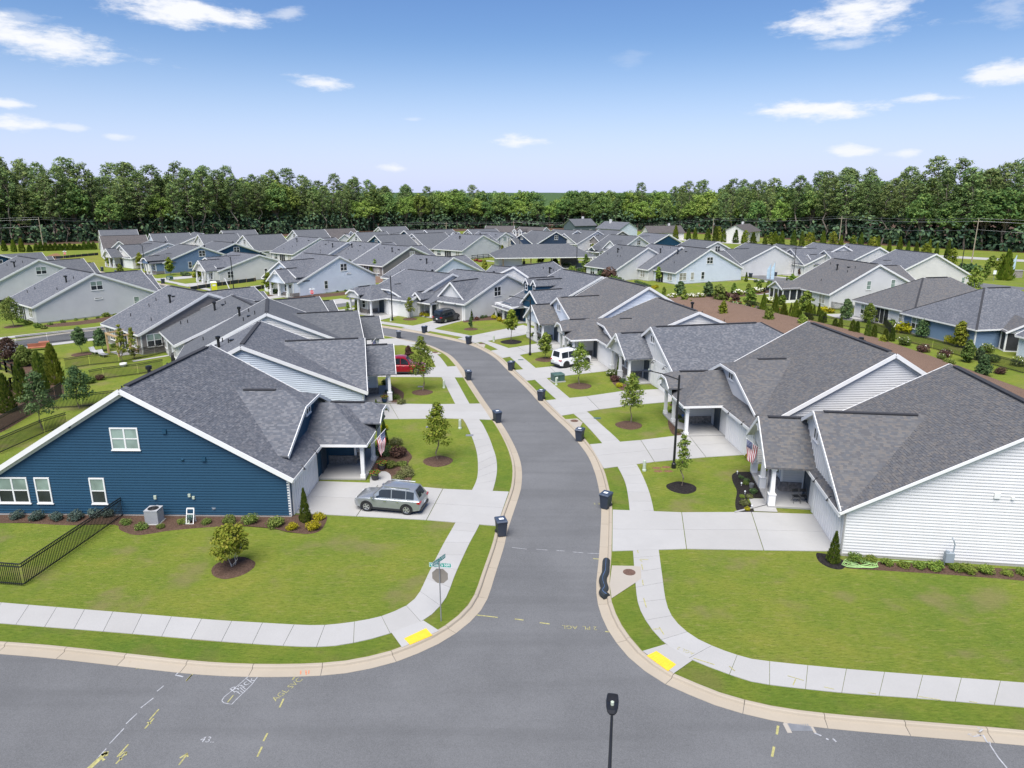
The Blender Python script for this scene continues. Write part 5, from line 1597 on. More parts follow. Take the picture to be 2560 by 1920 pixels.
house('k5', None, None, 'R', 'G', 'paleblue', 'blue', 2, 'house with a screened porch cut by the right edge below the blue house', hr=7.0, center=(73.5, 83.5), ang=100, W=11, gable_windows=None, back=None)
sunroom(HOUSES['k5'], *G(2545, 872)[:2], 5.0, 4.6, math.radians(-14), 's_blueish', 'r_brown', True)
# raw timber lean-to at the back of the taupe house
def leanto(h):
    L = lambda u, v, z: Vector((u, v, z))
    yb = 9.2
    mb = MB()
    mb.face([(-4.6, yb+.02, .1), (-1.2, yb+.02, .1), (-1.2, yb+.02, 2.7), (-4.6, yb+.02, 2.7)])
    mb.build('sheathing', M['timber'], h)
    mb = MB()
    for x in (-4.5, -1.2): mb.box(x-.09, x+.09, yb+2.3, yb+2.5, 0, 2.5)
    mb.bar((-4.7, yb+2.4, 2.55), (-1.0, yb+2.4, 2.55), .15, .22); mb.bar((-4.6, yb, 2.75), (-4.6, yb+2.5, 2.55), .1, .2); mb.bar((-1.1, yb, 2.75), (-1.1, yb+2.5, 2.55), .1, .2)
    mb.build('porch_frame', M['timber'], h)
leanto(HOUSES['brown4'])
# shallow details on the navy gable
h = HOUSES['blue']
for v, z in ((2.3, 5.75), (4.55, 3.95)):
    mb = MB(); mb.box(-.12, .12, -.12, .0, -.13, .13); mb.build('vent_hood', M['s_navy'], h, (-6.2-.01, -v, z), -PI/2)
for v, z in ((3.2, 3.9), (-3.6, 6.0)):
    mb = MB(); mb.lathe([(.07, 0), (.1, .08), (0, .12)], 8); o = mb.build('vent_cap', M['s_navy'], h, (-6.21, -v, z)); o.rotation_euler = (0, -PI/2, 0)
for v, z, w, hh in ((1.15, 1.35, .16, .24), (3.35, 1.5, .16, .2), (3.6, 1.35, .15, .18), (1.2, .75, .12, .1)):
    mb = MB(); mb.box(-.1, 0, -w/2, w/2, -hh/2, hh/2); mb.build('meter_box', M['meter'] if w < .13 else M['utilpale'], h, (-6.22, -v, z))
h = HOUSES['r1']
for v, z, w in ((2.4, 4.15, .3), (1.6, 4.05, .16)):
    mb = MB(); mb.box(-.09, 0, -w/2, w/2, -w/2, w/2); mb.build('vent_hood', M['trim'], h, (-6.17, v, z))
for u, v in ((-6.22, 10.06),):
    mb = MB(); mb.tube([(u, v, 3.0), (u, v-.05, 2.7), (u, v-.05, .1)], .055, 6); mb.tube([(u, v+.3, 3.02), (u, v, 2.98)], .06, 6); mb.build('downspout', M['greytrim'], h)
mb = MB(); mb.tube([(.2, 12.85, 2.75), (.2, 12.85, .12), (-.5, 13.9, .08), (-1.2, 15.0, .07)], .06, 6); mb.build('downspout', M['greytrim'], h)
mb = MB(); mb.lathe([(.06, 0), (.07, .06), (0, .1)], 8); o = mb.build('alarm_light', M['signred'], h, (-5.9, 10.05, 2.75)); o.rotation_euler = (-PI/2, 0, 0)
# ================================================================ trees and shrubs
def rnd_unit(rr):
    while True:
        v = Vector((rr.uniform(-1, 1), rr.uniform(-1, 1), rr.uniform(-1, 1)))
        if .05 < v.length < 1: return v.normalized()

def leaf(mb, p, n, s, rr, asp=1.6):
    a = n.cross(rnd_unit(rr))
    if a.length < .05: a = n.cross(Vector((1, 0, 0)))
    a.normalize(); b = n.cross(a)
    a *= s*asp/2; b *= s/2
    mb.face([p-a, p-b*.9, p+a, p+b*.9])

def clump(mb, c, r, n, s, rr, up=.5, flat=1.0):
    for _ in range(n):
        d = rnd_unit(rr)
        p = c + Vector((d.x, d.y, d.z*flat))*r*(.45+.55*rr.random())
        nn = (d + Vector((0, 0, up)) + rnd_unit(rr)*.7).normalized()
        leaf(mb, p, nn, s*rr.uniform(.65, 1.35), rr)

def limb(mb, p, q, r0, r1, rr, n=4, k=5):
    pts = []; rad = []
    for i in range(n+1):
        t = i/n
        pts.append(p.lerp(q, t) + (rnd_unit(rr)*(q-p).length*.05 if 0 < i < n else Vector()))
        rad.append(r0+(r1-r0)*t)
    mb.tube(pts, rad, k, False)

TREES = {}
def proto_tree(key, fn):
    if key not in TREES: TREES[key] = fn()
    return TREES[key]

def young(seed, H, wr, trunk_f, leaf_s, nclump, nleaf, taper=.5, stems=1, clr=.24):
    """young street tree, 1 unit = 1 m, height H; crown width ratio wr"""
    rr = random.Random(seed)
    tb, lb = MB(), MB()
    z0 = H*trunk_f
    for s in range(stems):
        a = 2*PI*s/stems+.4
        top = Vector((math.cos(a)*.28*H*(stems > 1), math.sin(a)*.28*H*(stems > 1), H*(.95 if stems == 1 else .62)))
        limb(tb, Vector((0, 0, -.1)), top, .020*H*(1 if stems == 1 else .55)*.55+.012, .006*H*.5, rr, 6, 6)
    R0 = H*wr/2
    for i in range(nclump):
        t = (i+.5)/nclump
        z = z0 + (H*.985-z0)*t
        env = R0*(math.sin(PI*min(1, (t*.86+.14)))**.65)*(1-taper*t)
        a = i*2.4 + rr.uniform(-.5, .5)
        d = env*rr.uniform(.35, 1.0) if t < .93 else 0
        c = Vector((math.cos(a)*d, math.sin(a)*d, z + rr.uniform(-.03, .03)*H))
        if t < .9: limb(tb, Vector((0, 0, max(z0*.8, z-.09*H*rr.random()-.05*H))), c, .0055*H*.6, .003, rr, 3, 4)
        clump(lb, c, R0*clr*2*(1.05-.45*t), nleaf, leaf_s, rr, .5, .72)
    return tb.mesh('trunk', M['barkpale'] if stems > 1 else M['bark']), lb

def plant_tree(px, py, top, kind, wr, leafm, label, group=None, tf=.28, seed=0, name='young_tree', base=None, H=None, bark=None, cat='tree', z=0):
    p = base if base is not None else G(px, py)
    h = H or height_at(p, top)
    hc = max(1.0, round(h*2)/2)
    key = (kind, hc, wr, leafm, seed, tf)
    def mk():
        small = hc < 2.2
        far = p.y > 120
        ls = .115 if p.y < 75 else (.15 if not far else .30)
        n = ((30, 80) if p.y < 75 else (28, 70)) if not far else (16, 34)
        if kind == 'young': t, l = young(seed, hc, wr, tf, ls*(.8 if small else 1), n[0], n[1])
        elif kind == 'sparse': t, l = young(seed, hc, wr, tf, ls*.9, n[0]-4, int(n[1]*.45), .6)
        elif kind == 'oval': t, l = young(seed, hc, wr, tf, ls, n[0]+6, n[1], .25, 1, .27)
        elif kind == 'crape': t, l = young(seed, hc, wr, .36, ls, n[0], n[1], .1, 4, .2)
        return t, l.mesh('crown', M[leafm])
    t, l = proto_tree(key, mk)
    o = thing(name, label, cat, (p.x, p.y, z), R.random()*6.28, group)
    s = h/hc
    o.scale = (s, s, s)
    inst('trunk', t, o); inst('crown', l, o)
    return o

def conifer_mesh(seed, H, W_, leafm, pointed=1.0, n=1000, s=.13):
    rr = random.Random(seed); mb = MB()
    for _ in range(n):
        t = rr.random()**1.25
        env = (W_/2)*((1-t)**(.75*pointed))*min(1, .62+t*4.5)
        a = rr.random()*2*PI
        r = env*(.72+.28*rr.random())*(1+.10*math.sin(a*5+t*9))
        p = Vector((math.cos(a)*r, math.sin(a)*r, H*(.02+.97*t)))
        nn = (Vector((math.cos(a), math.sin(a), .35)) + rnd_unit(rr)*.6).normalized()
        b = Vector((0, 0, 1)) + Vector((math.cos(a), math.sin(a), 0))*.35
        side = nn.cross(b).normalized()*s*.42*rr.uniform(.6, 1.3); b = b.normalized()*s*rr.uniform(.8, 1.6)
        mb.face([p-b*.5-side*.6, p-b*.3+side, p+b, p+b*.1-side])
    core = MB()
    return mb.mesh('foliage', M[leafm])

def conifer(px, py, top, wpx, leafm, label, group=None, name='arborvitae', pointed=1.0, base=None, seed=1, cat='shrub', z=0):
    p = base if base is not None else G(px, py)
    h = height_at(p, top)
    k = (p.y*CT + CAM_H*ST)
    w = wpx*k/FOC
    far = p.y > 110
    key = ('con', leafm, pointed, seed, far)
    me = proto_tree(key, lambda: conifer_mesh(seed, 3.0, 1.2, leafm, pointed, 900 if not far else 420, .15 if not far else .24))
    tr = proto_tree('contrunk', lambda: (lambda m: (m.tube([(0, 0, -.1), (0, 0, 2.4)], [.05, .02], 6), m.mesh('trunk', M['bark']))[1])(MB()))
    o = thing(name, label, cat, (p.x, p.y, z), R.random()*6.28, group)
    o.scale = (w/1.2, w/1.2, h/3.0)
    inst('foliage', me, o); inst('trunk', tr, o)
    return o

def shrub_mesh(seed, leafm, n, s, flowers=None, nf=0, fs=.12):
    """round shrub of radius 1, standing on the ground"""
    rr = random.Random(seed); mb = MB(); fb = MB()
    lobes = [(Vector((0, 0, .62)), .62)] + [(Vector((math.cos(a)*.5, math.sin(a)*.5, rr.uniform(.35, .75))), rr.uniform(.36, .52)) for a in [k*1.05+rr.random()*.5 for k in range(6)]]
    for i in range(n):
        c, r = lobes[i % len(lobes)]
        d = rnd_unit(rr); p = c + d*r*(.7+.42*rr.random())
        if p.z < .02: continue
        leaf(mb, p, (d+Vector((0, 0, .4))+rnd_unit(rr)*.8).normalized(), s*rr.uniform(.6, 1.4), rr)
    for i in range(nf):
        c, r = lobes[i % len(lobes)]; d = rnd_unit(rr)
        if d.z < -.1: d.z = -d.z
        p = c + d*r*1.08
        for _ in range(3): leaf(fb, p + rnd_unit(rr)*fs*.4, (d+rnd_unit(rr)*.5).normalized(), fs, rr, 1.1)
    st = MB()
    for k in range(5):
        a = k*1.26; st.tube([(0, 0, -.05), (math.cos(a)*.4, math.sin(a)*.4, .75)], [.035, .012], 4)
    return mb.mesh('foliage', M[leafm]), (fb.mesh('flowers', M[flowers]) if flowers else None), st.mesh('stems', M['bark'])

def shrub(px, py, wpx, leafm, label, group=None, hr=.9, name='shrub', flowers=None, nf=26, seed=1, base=None, z=0, cat='shrub', W_=None):
    p = base if base is not None else G(px, py)
    w = W_ or wpx*(p.y*CT + CAM_H*ST)/FOC
    far = p.y > 95
    key = ('shr', leafm, seed, flowers, far)
    fo, fl, st = proto_tree(key, lambda: shrub_mesh(seed, leafm, 900 if not far else 260, .125 if not far else .26, flowers, nf, .13 if not far else .2))
    o = thing(name, label, cat, (p.x, p.y, z), R.random()*6.28, group)
    o.scale = (w/2, w/2, w/2*hr*1.1)
    inst('foliage', fo, o); inst('stems', st, o)
    if fl: inst('flowers', fl, o)
    return o

# ---- street trees in the front lawns
plant_tree(1095, 1150, 1008, 'young', .50, 'l_lime', 'lime green street tree on the lawn between navy house and curved walk', tf=.34, seed=3)
plant_tree(1056, 977, 842, 'young', .48, 'l_oak', 'airy dark green street tree in front of the red pickup', tf=.34, seed=4)
plant_tree(1704, 1215, 1084, 'sparse', .34, 'l_oak', 'thin street tree in a ring of black mulch beside the near right lamp', tf=.36, seed=5)
plant_tree(1577, 1058, 935, 'young', .50, 'l_oak', 'full young oak left of the near right street lamp', tf=.36, seed=6)
plant_tree(1449, 961, 861, 'young', .55, 'l_oak', 'young oak that partly hides the white suv', tf=.36, seed=7)
plant_tree(1363.5, 897.6, 832, 'oval', .50, 'l_oak', 'young oval maple left of the white suv', tf=.34, seed=8)
plant_tree(1278, 852, 773, 'oval', .42, 'l_lime', 'yellow green oval tree in black mulch before the navy twin dormer house', tf=.40, seed=9)
plant_tree(1177, 821, 793, 'sparse', .42, 'l_dark', 'small dark sapling on the lawn right of the black suv', tf=.2, seed=10)
plant_tree(1025, 797, 742, 'sparse', .50, 'l_lime', 'thin lime green tree on the lawn before the taupe garage door', tf=.35, seed=11)
plant_tree(583, 1416, 1311, 'crape', .85, 'l_lime', 'multi stem crape myrtle in a mulch ring on the near left lawn', seed=12, name='crape_myrtle')
plant_tree(1022, 903, 866, 'young', .65, 'l_purple', 'brownish small tree left of the airy street tree', tf=.3, seed=13)
plant_tree(872, 816, 754, 'sparse', .30, 'l_oak', 'thin grey green tree at the kerb beside the cream house roof', tf=.2, seed=14)
plant_tree(893, 783, 753, 'oval', .36, 'l_lime', 'tiny lime sapling beside the side street with the stop sign', tf=.3, seed=15)
plant_tree(673, 735, 681, 'oval', .48, 'l_lime', 'street tree on the lawn of the ice blue corner house', tf=.32, seed=16)
plant_tree(108, 1076, 930, 'young', .52, 'l_dark', 'dark green tree tallest behind the navy gable at left', tf=.34, seed=17)
plant_tree(200, 1021, 919, 'oval', .66, 'l_dark', 'wide round dark tree behind the navy gable at left', tf=.30, seed=18)
plant_tree(204, 884, 818, 'oval', .5, 'l_dark', 'left of two dark trees before the fenced side street', tf=.4, seed=19)
plant_tree(255, 878, 821, 'oval', .55, 'l_dark', 'right of two dark trees before the fenced side street', tf=.3, seed=20)
plant_tree(309, 908, 812, 'sparse', .32, 'l_lime', 'left of two slim golden green trees before the timber porch', tf=.28, seed=21)
plant_tree(336, 897, 816, 'sparse', .36, 'l_lime', 'right of two slim golden green trees before the timber porch', tf=.12, seed=22)
plant_tree(34, 817, 745, 'oval', .75, 'l_shrub', 'broad pale tree left of the light grey house', tf=.3, seed=23)
plant_tree(24, 905, 845, 'oval', .9, 'l_purple', 'brown leaved tree at the left edge by the ranch fence', tf=.15, seed=24)
plant_tree(62, 917, 866, 'oval', .85, 'l_shrub', 'bushy brown green tree on the mulch left of the cypress', tf=.15, seed=25)
plant_tree(96, 915, 880, 'oval', .8, 'l_shrub', 'low bushy tree between two cypress trees at left', tf=.15, seed=26)
for (x, y, t, w, lm, lb, sd) in ((20, 1032, 935, 46, 'l_conifer', 'cypress nearest the left edge by the picket fence', 1), (60, 1005, 899, 42, 'l_conifer', 'tall cypress second from the left edge', 2),
                                 (107, 985, 880, 38, 'l_conifer', 'dark slim cypress between two brighter ones at left', 3), (140, 962, 861, 46, 'l_cypress', 'widest bright cypress behind the navy gable', 4), (128, 900, 858, 30, 'l_cypress', 'small bright cypress by the side street fence', 5)):
    conifer(x, y, t, w, lm, lb, 'cypress trees behind the navy house', 'cypress_tree', .7, seed=sd, cat='tree')
shrub(225, 958, 30, 'l_shrub', 'round green bush below the inner picket fence at left', seed=3)
shrub(250, 950, 26, 'l_purple', 'brownish bush by the inner picket fence at left', seed=4)
shrub(285, 868, 18, 'l_shrub', 'small bush beside the dark trees of the side street', seed=5)
# ---- navy house bed
for i, (x, y, w, lb) in enumerate(((43, 1297, 36, 'blue green shrub under the twin window of the navy house'), (93, 1300, 42, 'blue green shrub right of the twin window of the navy house'), (142, 1301, 36, 'blue green shrub under the single navy house window'),
                                   (191, 1300, 42, 'blue green shrub between two windows of the navy house'), (240, 1292, 40, 'blue green shrub beside the black fence end'), (272, 1292, 38, 'blue green shrub behind the near black fence'))):
    shrub(x, y, w, 'l_blue', lb, 'blue green shrubs along the navy wall', seed=20+i % 3)
for i, (x, y, w, lm, lb) in enumerate(((315, 1312, 28, 'l_shrub', 'bright green shrub just right of the black fence end'), (354, 1323, 34, 'l_shrub', 'bright green shrub left of the air conditioner'), (402, 1321, 24, 'l_shrub', 'small green shrub before the air conditioner'),
                                       (456, 1310, 26, 'l_shrub', 'small green shrub right of the air conditioner'), (517, 1310, 28, 'l_shrub', 'green shrub below the gas meter of the navy house'), (573, 1309, 38, 'l_shrub', 'olive shrub first right of the gas meter'),
                                       (627, 1308, 44, 'l_shrub', 'olive shrub second right of the gas meter'), (690, 1316, 48, 'l_shrub', 'large olive shrub third right of the gas meter'), (731, 1324, 34, 'l_gold', 'golden shrub left of the navy corner arborvitae'),
                                       (784, 1323, 40, 'l_gold', 'golden shrub in front of the navy corner arborvitae'), (797, 1298, 34, 'l_gold', 'golden shrub behind the navy corner arborvitae'))):
    shrub(x, y, w, lm, lb, seed=30+i % 3, hr=.85)
conifer(764, 1305, 1222, 32, 'l_conifer', 'arborvitae cone at the corner of the navy garage')
conifer(961, 1112, 1052, 24, 'l_conifer', 'arborvitae behind the flag of the navy house')
conifer(943, 1062, 1000, 20, 'l_conifer', 'arborvitae behind the navy porch gable')
shrub(959, 1075, 26, 'l_gold', 'golden shrub behind the navy porch arborvitae', seed=33)
shrub(958, 1140, 44, 'l_dark', 'dark bush beside the navy porch posts', seed=34, hr=1.1); shrub(995, 1142, 48, 'l_purple', 'rusty brown bush in the navy porch bed', seed=35); shrub(990, 1112, 36, 'l_cream', 'grey green bush behind the rusty one', seed=36)
shrub(977, 1170, 34, 'l_shrub', 'round green bush between the navy pots', seed=37); shrub(1005, 1165, 34, 'l_shrub', 'low brown green bush by the navy lawn', seed=38, hr=.6)
for i, (x, y) in enumerate(((995, 1203), (1006, 1193), (1016, 1180), (1022, 1190))):
    shrub(x, y, 34, 'l_cream', 'variegated hedge shrub in front of the navy house', 'variegated hedge by the crossover', seed=39+i % 2, hr=.8)
shrub(1003, 1010, 26, 'l_cream', 'variegated shrub beside the second house path', seed=39); shrub(990, 998, 24, 'l_shrub', 'round green shrub beside the second house path', seed=31); shrub(974, 985, 26, 'l_dark', 'dark shrub below the striped flag of the pale blue house', seed=34)
shrub(965, 962, 26, 'l_dark', 'dark bush under the flag pole of the pale blue house', seed=35); shrub(951, 890, 20, 'l_gold', 'golden bush by the third porch', seed=33); shrub(972, 893, 26, 'l_dark', 'white flowering bush behind the red pickup', seed=41, flowers='flower_w', nf=40); shrub(950, 930, 22, 'l_dark', 'flowering bush under the porch beam near the pickup', seed=42, flowers='flower_w', nf=24)
# ---- right house beds
conifer(2082, 1407, 1330, 36, 'l_conifer', 'arborvitae cone at the white garage corner at right', seed=6)
for i, (x, y, w) in enumerate(((2138, 1404, 46), (2176, 1405, 32), (2217, 1413, 36), (2258, 1418, 34), (2298, 1421, 34), (2336, 1424, 46), (2392, 1427, 38), (2420, 1432, 42), (2463, 1433, 46), (2516, 1438, 32), (2556, 1438, 34))):
    shrub(x, y, w, 'l_oak', ('first', 'second', 'third', 'fourth', 'fifth', 'sixth', 'seventh', 'eighth', 'ninth', 'tenth', 'eleventh')[i] + ' hedge shrub from the garage corner of the right white house', 'hedge along the right white house', seed=50+i % 3, hr=.8)
for i, (x, y, w, lm, lb) in enumerate(((1853, 1197, 16, 'l_dark', 'small rose at the back of the black mulch bed'), (1866, 1205, 18, 'l_dark', 'dark shrub in the black mulch bed'), (1864, 1212, 18, 'l_shrub', 'light shrub in the black mulch bed'), (1883, 1233, 24, 'l_dark', 'shrub beside the pail in the black mulch bed'),
                                       (1855, 1245, 16, 'l_oak', 'green clump in the black mulch bed'), (1860, 1263, 26, 'l_cream', 'yellow striped grass clump in the black mulch bed'), (1874, 1246, 20, 'l_cream', 'pale grass clump near the walk of the right white house'), (1867, 1276, 18, 'l_gold', 'golden clump at the drive end of the black bed'))):
    shrub(x, y, w, lm, lb, seed=60+i, hr=.9)
shrub(1874, 1145, 26, 'l_gold', 'golden shrub left behind the grey porch post', seed=33); shrub(1880, 1152, 28, 'l_gold', 'golden shrub in front behind the grey porch post', seed=33); shrub(1908, 1150, 24, 'l_gold', 'golden shrub right of the grey porch post', seed=33)
conifer(1896, 1146, 1096, 22, 'l_conifer', 'slim arborvitae behind the right house flag')
conifer(1688, 1013, 962, 22, 'l_conifer', 'arborvitae left of the near street lamp head')
for i, (x, y, w, lm, lb) in enumerate(((1700, 1028, 26, 'l_purple', 'purple shrub by the light grey porch'), (1712, 1042, 26, 'l_purple', 'purple shrub beside the light grey porch posts'), (1683, 1035, 24, 'l_shrub', 'green shrub behind the near street lamp'), (1695, 1048, 26, 'l_shrub', 'green shrub in front of the light grey porch'), (1707, 1058, 24, 'l_shrub', 'green shrub left of the light grey porch corner'), (1699, 1082, 22, 'l_cream', 'pale groundcover shrub by the light grey path'))):
    shrub(x, y, w, lm, lb, seed=70+i % 3, hr=.7)
shrub(1528, 940, 30, 'l_shrub', 'white hydrangea at the white gable porch', seed=41, flowers='flower_w', nf=44); shrub(1538, 953, 32, 'l_purple', 'dark red shrub at the white gable porch', seed=35, hr=.7); shrub(1548, 968, 20, 'l_gold', 'yellow flowering shrub at the drive of the white gable house', seed=33); shrub(1558, 957, 22, 'l_dark', 'dark shrub by the black chairs of the white gable house', seed=34)
conifer(1545, 942, 895, 12, 'l_conifer', 'thin arborvitae at the white gable post')
shrub(1425, 884, 40, 'l_oak', 'white flowering bush behind the white suv', seed=41, flowers='flower_w', nf=40, hr=1.0); shrub(1450, 886, 40, 'l_dark', 'tall dark bush beside the white suv bonnet', seed=34, hr=1.2)
for i, (x, y) in enumerate(((1336, 838), (1346, 842), (1353, 850), (1342, 848))): shrub(x, y, 14, 'l_dark', 'low rock garden plant by the ice blue porch', 'rock garden plants', seed=34+i % 2)
for i, (x, y) in enumerate(((1236, 797), (1250, 803), (1263, 808), (1276, 811))): shrub(x, y, 18, 'l_gold', 'yellow edging plant beside the navy porch', 'yellow edging plants', seed=33)
shrub(1242, 793, 24, 'l_dark', 'round dark bush between white wall and yellow edging', seed=34)
for i, (x, y, lm) in enumerate(((1052, 781, 'l_lime'), (1064, 783, 'l_lime'), (1076, 785, 'l_lime'), (1042, 788, 'l_gold'), (1056, 791, 'l_gold'), (1068, 793, 'l_gold'))): shrub(x, y, 18, lm, ('clipped green hedge shrub before the taupe garage house' if lm == 'l_lime' else 'low yellow edging shrub before the taupe garage house'), 'hedge before the taupe garage house', seed=33)
conifer(1046, 780, 745, 14, 'l_conifer', 'arborvitae left of the clipped green hedge'); conifer(1178, 800, 774, 13, 'l_conifer', 'arborvitae right of the taupe garage door'); conifer(913, 771, 748, 9, 'l_conifer', 'small arborvitae at the fern porch')
shrub(1205, 796, 14, 'l_dark', 'dark shrub by the white side wall', seed=34); shrub(1214, 794, 12, 'l_dark', 'second dark shrub by the white side wall', seed=34); shrub(1192, 800, 14, 'l_purple', 'red tinged shrub right of the black suv', seed=35, flowers='flower_r', nf=12)
for i, (x, y, lm, fl) in enumerate(((920, 776, 'l_cream', 'flower_w'), (930, 774, 'l_purple', None), (938, 778, 'l_shrub', None), (946, 779, 'l_dark', None), (926, 770, 'l_purple', None))): shrub(x, y, 18, lm, 'mixed shrub at the fern porch bed', 'shrubs of the fern porch bed', seed=71+i % 2, flowers=fl)
for x, y in ((703, 738), (726, 737), (745, 734), (774, 738), (790, 735), (803, 734), (815, 733), (843, 730), (864, 728), (890, 725), (910, 722), (930, 718)): shrub(x, y, 8, 'l_dark', 'tiny shrub along the ice blue corner house wall', 'foundation shrubs of the ice blue house', seed=34)
for i, (x, y, w) in enumerate(((690, 733, 20), (706, 731, 20), (722, 733, 18))): shrub(x, y, w, 'l_dark', 'dark hedge shrub under the ice blue porch', 'hedge of the ice blue porch', seed=34)
for x, y, w in ((50, 806, 22), (70, 811, 22), (94, 819, 22), (110, 822, 16), (126, 813, 14), (157, 807, 14), (190, 801, 10), (215, 800, 10), (245, 796, 10), (266, 792, 20), (288, 790, 12)): shrub(x, y, w, 'l_shrub' if w < 20 else 'l_oak', 'foundation shrub along the light grey house', 'foundation shrubs of the light grey house', seed=31)
for i, (x, y, t) in enumerate(((822, 690, 650), (838, 694, 660), (856, 682, 655), (876, 680, 650), (905, 700, 668), (880, 686, 664), (930, 690, 662), (915, 682, 648))):
    conifer(x, y, t, 16, 'l_conifer' if i % 2 else 'l_cypress', 'columnar shrub behind the taupe grey house', 'columnar shrubs behind the taupe grey house', seed=2)
for i, (x, y, t, w, lb) in enumerate(((825, 693, 640, .4, 'golden slim tree behind the taupe grey house'), (857, 690, 668, .5, 'left sapling on the straw by the taupe grey house'))): plant_tree(x, y, t, 'oval', w, 'l_lime', lb, seed=27)
plant_tree(938, 690, 648, 'sparse', .4, 'l_oak', 'thin tree right of the taupe grey house porch', seed=28)
# ---- the far front gardens
for i, (x, y, t, lm, lb) in enumerate(((275, 667, 628, 'l_lime', 'bright tree at the left end of the far street'), (292, 663, 630, 'l_oak', 'second tree at the brown roofed white house'), (352, 672, 632, 'l_lime', 'pale tree beside the second far street lamp'), (426, 688, 645, 'l_lime', 'golden round tree before the mid blue house'), (497, 702, 658, 'l_lime', 'rounded lime tree before the beige house'), (302, 690, 660, 'l_oak', 'thin sapling on the far kerb'))):
    plant_tree(x, y, t, 'oval', .5, lm, lb, seed=29+i % 3)
for i, (x, y, w, lm) in enumerate(((330, 661, 16, 'l_dark'), (368, 668, 20, 'l_dark'), (305, 665, 20, 'l_gold'), (390, 678, 18, 'l_purple'), (405, 679, 22, 'l_shrub'), (460, 690, 20, 'l_dark'), (470, 690, 16, 'l_dark'), (488, 694, 16, 'l_gold'), (525, 703, 16, 'l_purple'), (545, 703, 14, 'l_shrub'), (560, 703, 14, 'l_dark'))):
    shrub(x, y, w, lm, 'garden shrub by a porch of the far street', 'front garden shrubs of the far street', seed=31+i % 3)
conifer(347, 669, 654, 7, 'l_conifer', 'dark arborvitae before the mid blue house', 'far arborvitae'); conifer(446, 680, 662, 8, 'l_conifer', 'dark arborvitae between mid blue and navy house', 'far arborvitae')
for i, (x, y, t, w) in enumerate(((672, 642, 620, 1.0), (700, 640, 628, .8), (792, 641, 620, .6), (726, 652, 620, .6))): plant_tree(x, y, t, 'oval', w, 'l_shrub', 'bushy tree behind the white houses of the inner rows', 'bushy trees of the inner rows', tf=.12, seed=23)
# ---- the central green
for i, (x, y, t, w, lm, lb) in enumerate(((1112, 612, 575, .4, 'l_lime', 'tall lime tree beside the white house beyond the garden'), (1447, 608, 583, .55, 'l_lime', 'round lime street tree beyond the pavilion'), (1350, 612, 594, .5, 'l_oak', 'small street tree before the dark blue house'), (1396, 612, 598, .7, 'l_lime', 'golden shrub tree before the metal dormer house'),
                                          (1482, 630, 610, .8, 'l_lime', 'golden tree left of two beyond the pavilion'), (1505, 630, 608, .8, 'l_lime', 'golden tree right of two beyond the pavilion'), (1352, 662, 632, .7, 'l_lime', 'golden tree in front of the pavilion roof'), (1388, 662, 645, .9, 'l_shrub', 'round green tree right of the pavilion'),
                                          (1412, 657, 640, .5, 'l_lime', 'slim pale tree right of the pavilion'), (1464, 676, 636, .6, 'l_shrub', 'olive tree left of the garden grasses'), (1507, 640, 628, 1.0, 'l_shrub', 'bronze small tree beyond the garden grasses'), (1212, 676, 650, .5, 'l_lime', 'yellowish tree by the flower bed kerb'), (1240, 620, 600, .3, 'l_cypress', 'slim columnar tree before the broad cream gable'),
                                          (1205, 622, 608, .5, 'l_shrub', 'bronze columnar tree before the white porch house'), (1188, 622, 604, .5, 'l_oak', 'pale round tree before the white porch house'), (1256, 640, 612, .4, 'l_lime', 'slim tree in the playground'), (1112, 632, 616, .8, 'l_lime', 'low golden tree left of the garden shed'),
                                          (1170, 645, 618, .5, 'l_lime', 'golden slim tree right of the garden shed'), (1052, 626, 606, .5, 'l_oak', 'grassy tree at the white house back porch'))):
    plant_tree(x, y, t, 'oval' if i % 3 else 'young', w, lm, lb, seed=40+i % 4, tf=.2)
rr = random.Random(11)
for k in range(26):
    x = rr.uniform(1060, 1250); y = rr.uniform(618, 652)
    shrub(x, y, rr.uniform(10, 18), rr.choice(['l_shrub', 'l_oak', 'l_lime', 'l_dark']), 'low bush of the community vegetable garden', 'bushes of the community garden', hr=rr.uniform(.4, .8), seed=31+k % 3)
for k in range(16):
    shrub(1484+k*4.6, 668-k*1.1+rr.uniform(-3, 3), 16, 'l_shrub', 'tall ornamental grass clump on the green', 'ornamental grasses on the green', hr=1.0, seed=36)
for k, (x, y) in enumerate(((1258, 660), (1266, 662), (1275, 660), (1200, 655), (1190, 653), (1292, 650))): shrub(x, y, 14, 'l_purple', 'red flowering shrub beside the pavilion', 'red shrubs by the pavilion', flowers='flower_r', nf=60, hr=.6, seed=44)
for k, (x, y) in enumerate(((1413, 664), (1422, 664), (1506, 690), (1512, 684), (1500, 634), (1490, 632))): shrub(x, y, 15, 'l_shrub', 'white flowering shrub on the central green', 'white shrubs of the green', flowers='flower_w', nf=40, hr=.8, seed=41)
for k, (x, y, w, lm, t) in enumerate(((1468, 690, 30, 'l_shrub', 0), (1522, 705, 44, 'l_purple', 0), (1534, 716, 36, 'l_shrub', 0), (1500, 700, 30, 'l_dark', 0), (1548, 722, 34, 'l_shrub', 0), (1450, 685, 22, 'l_dark', 0), (1430, 682, 22, 'l_oak', 0), (1412, 690, 18, 'l_oak', 0))): shrub(x, y, w, lm, 'big bush at the rim of the green behind the navy roof', 'bushes at the rim of the green', hr=1.2, seed=36+k % 3)
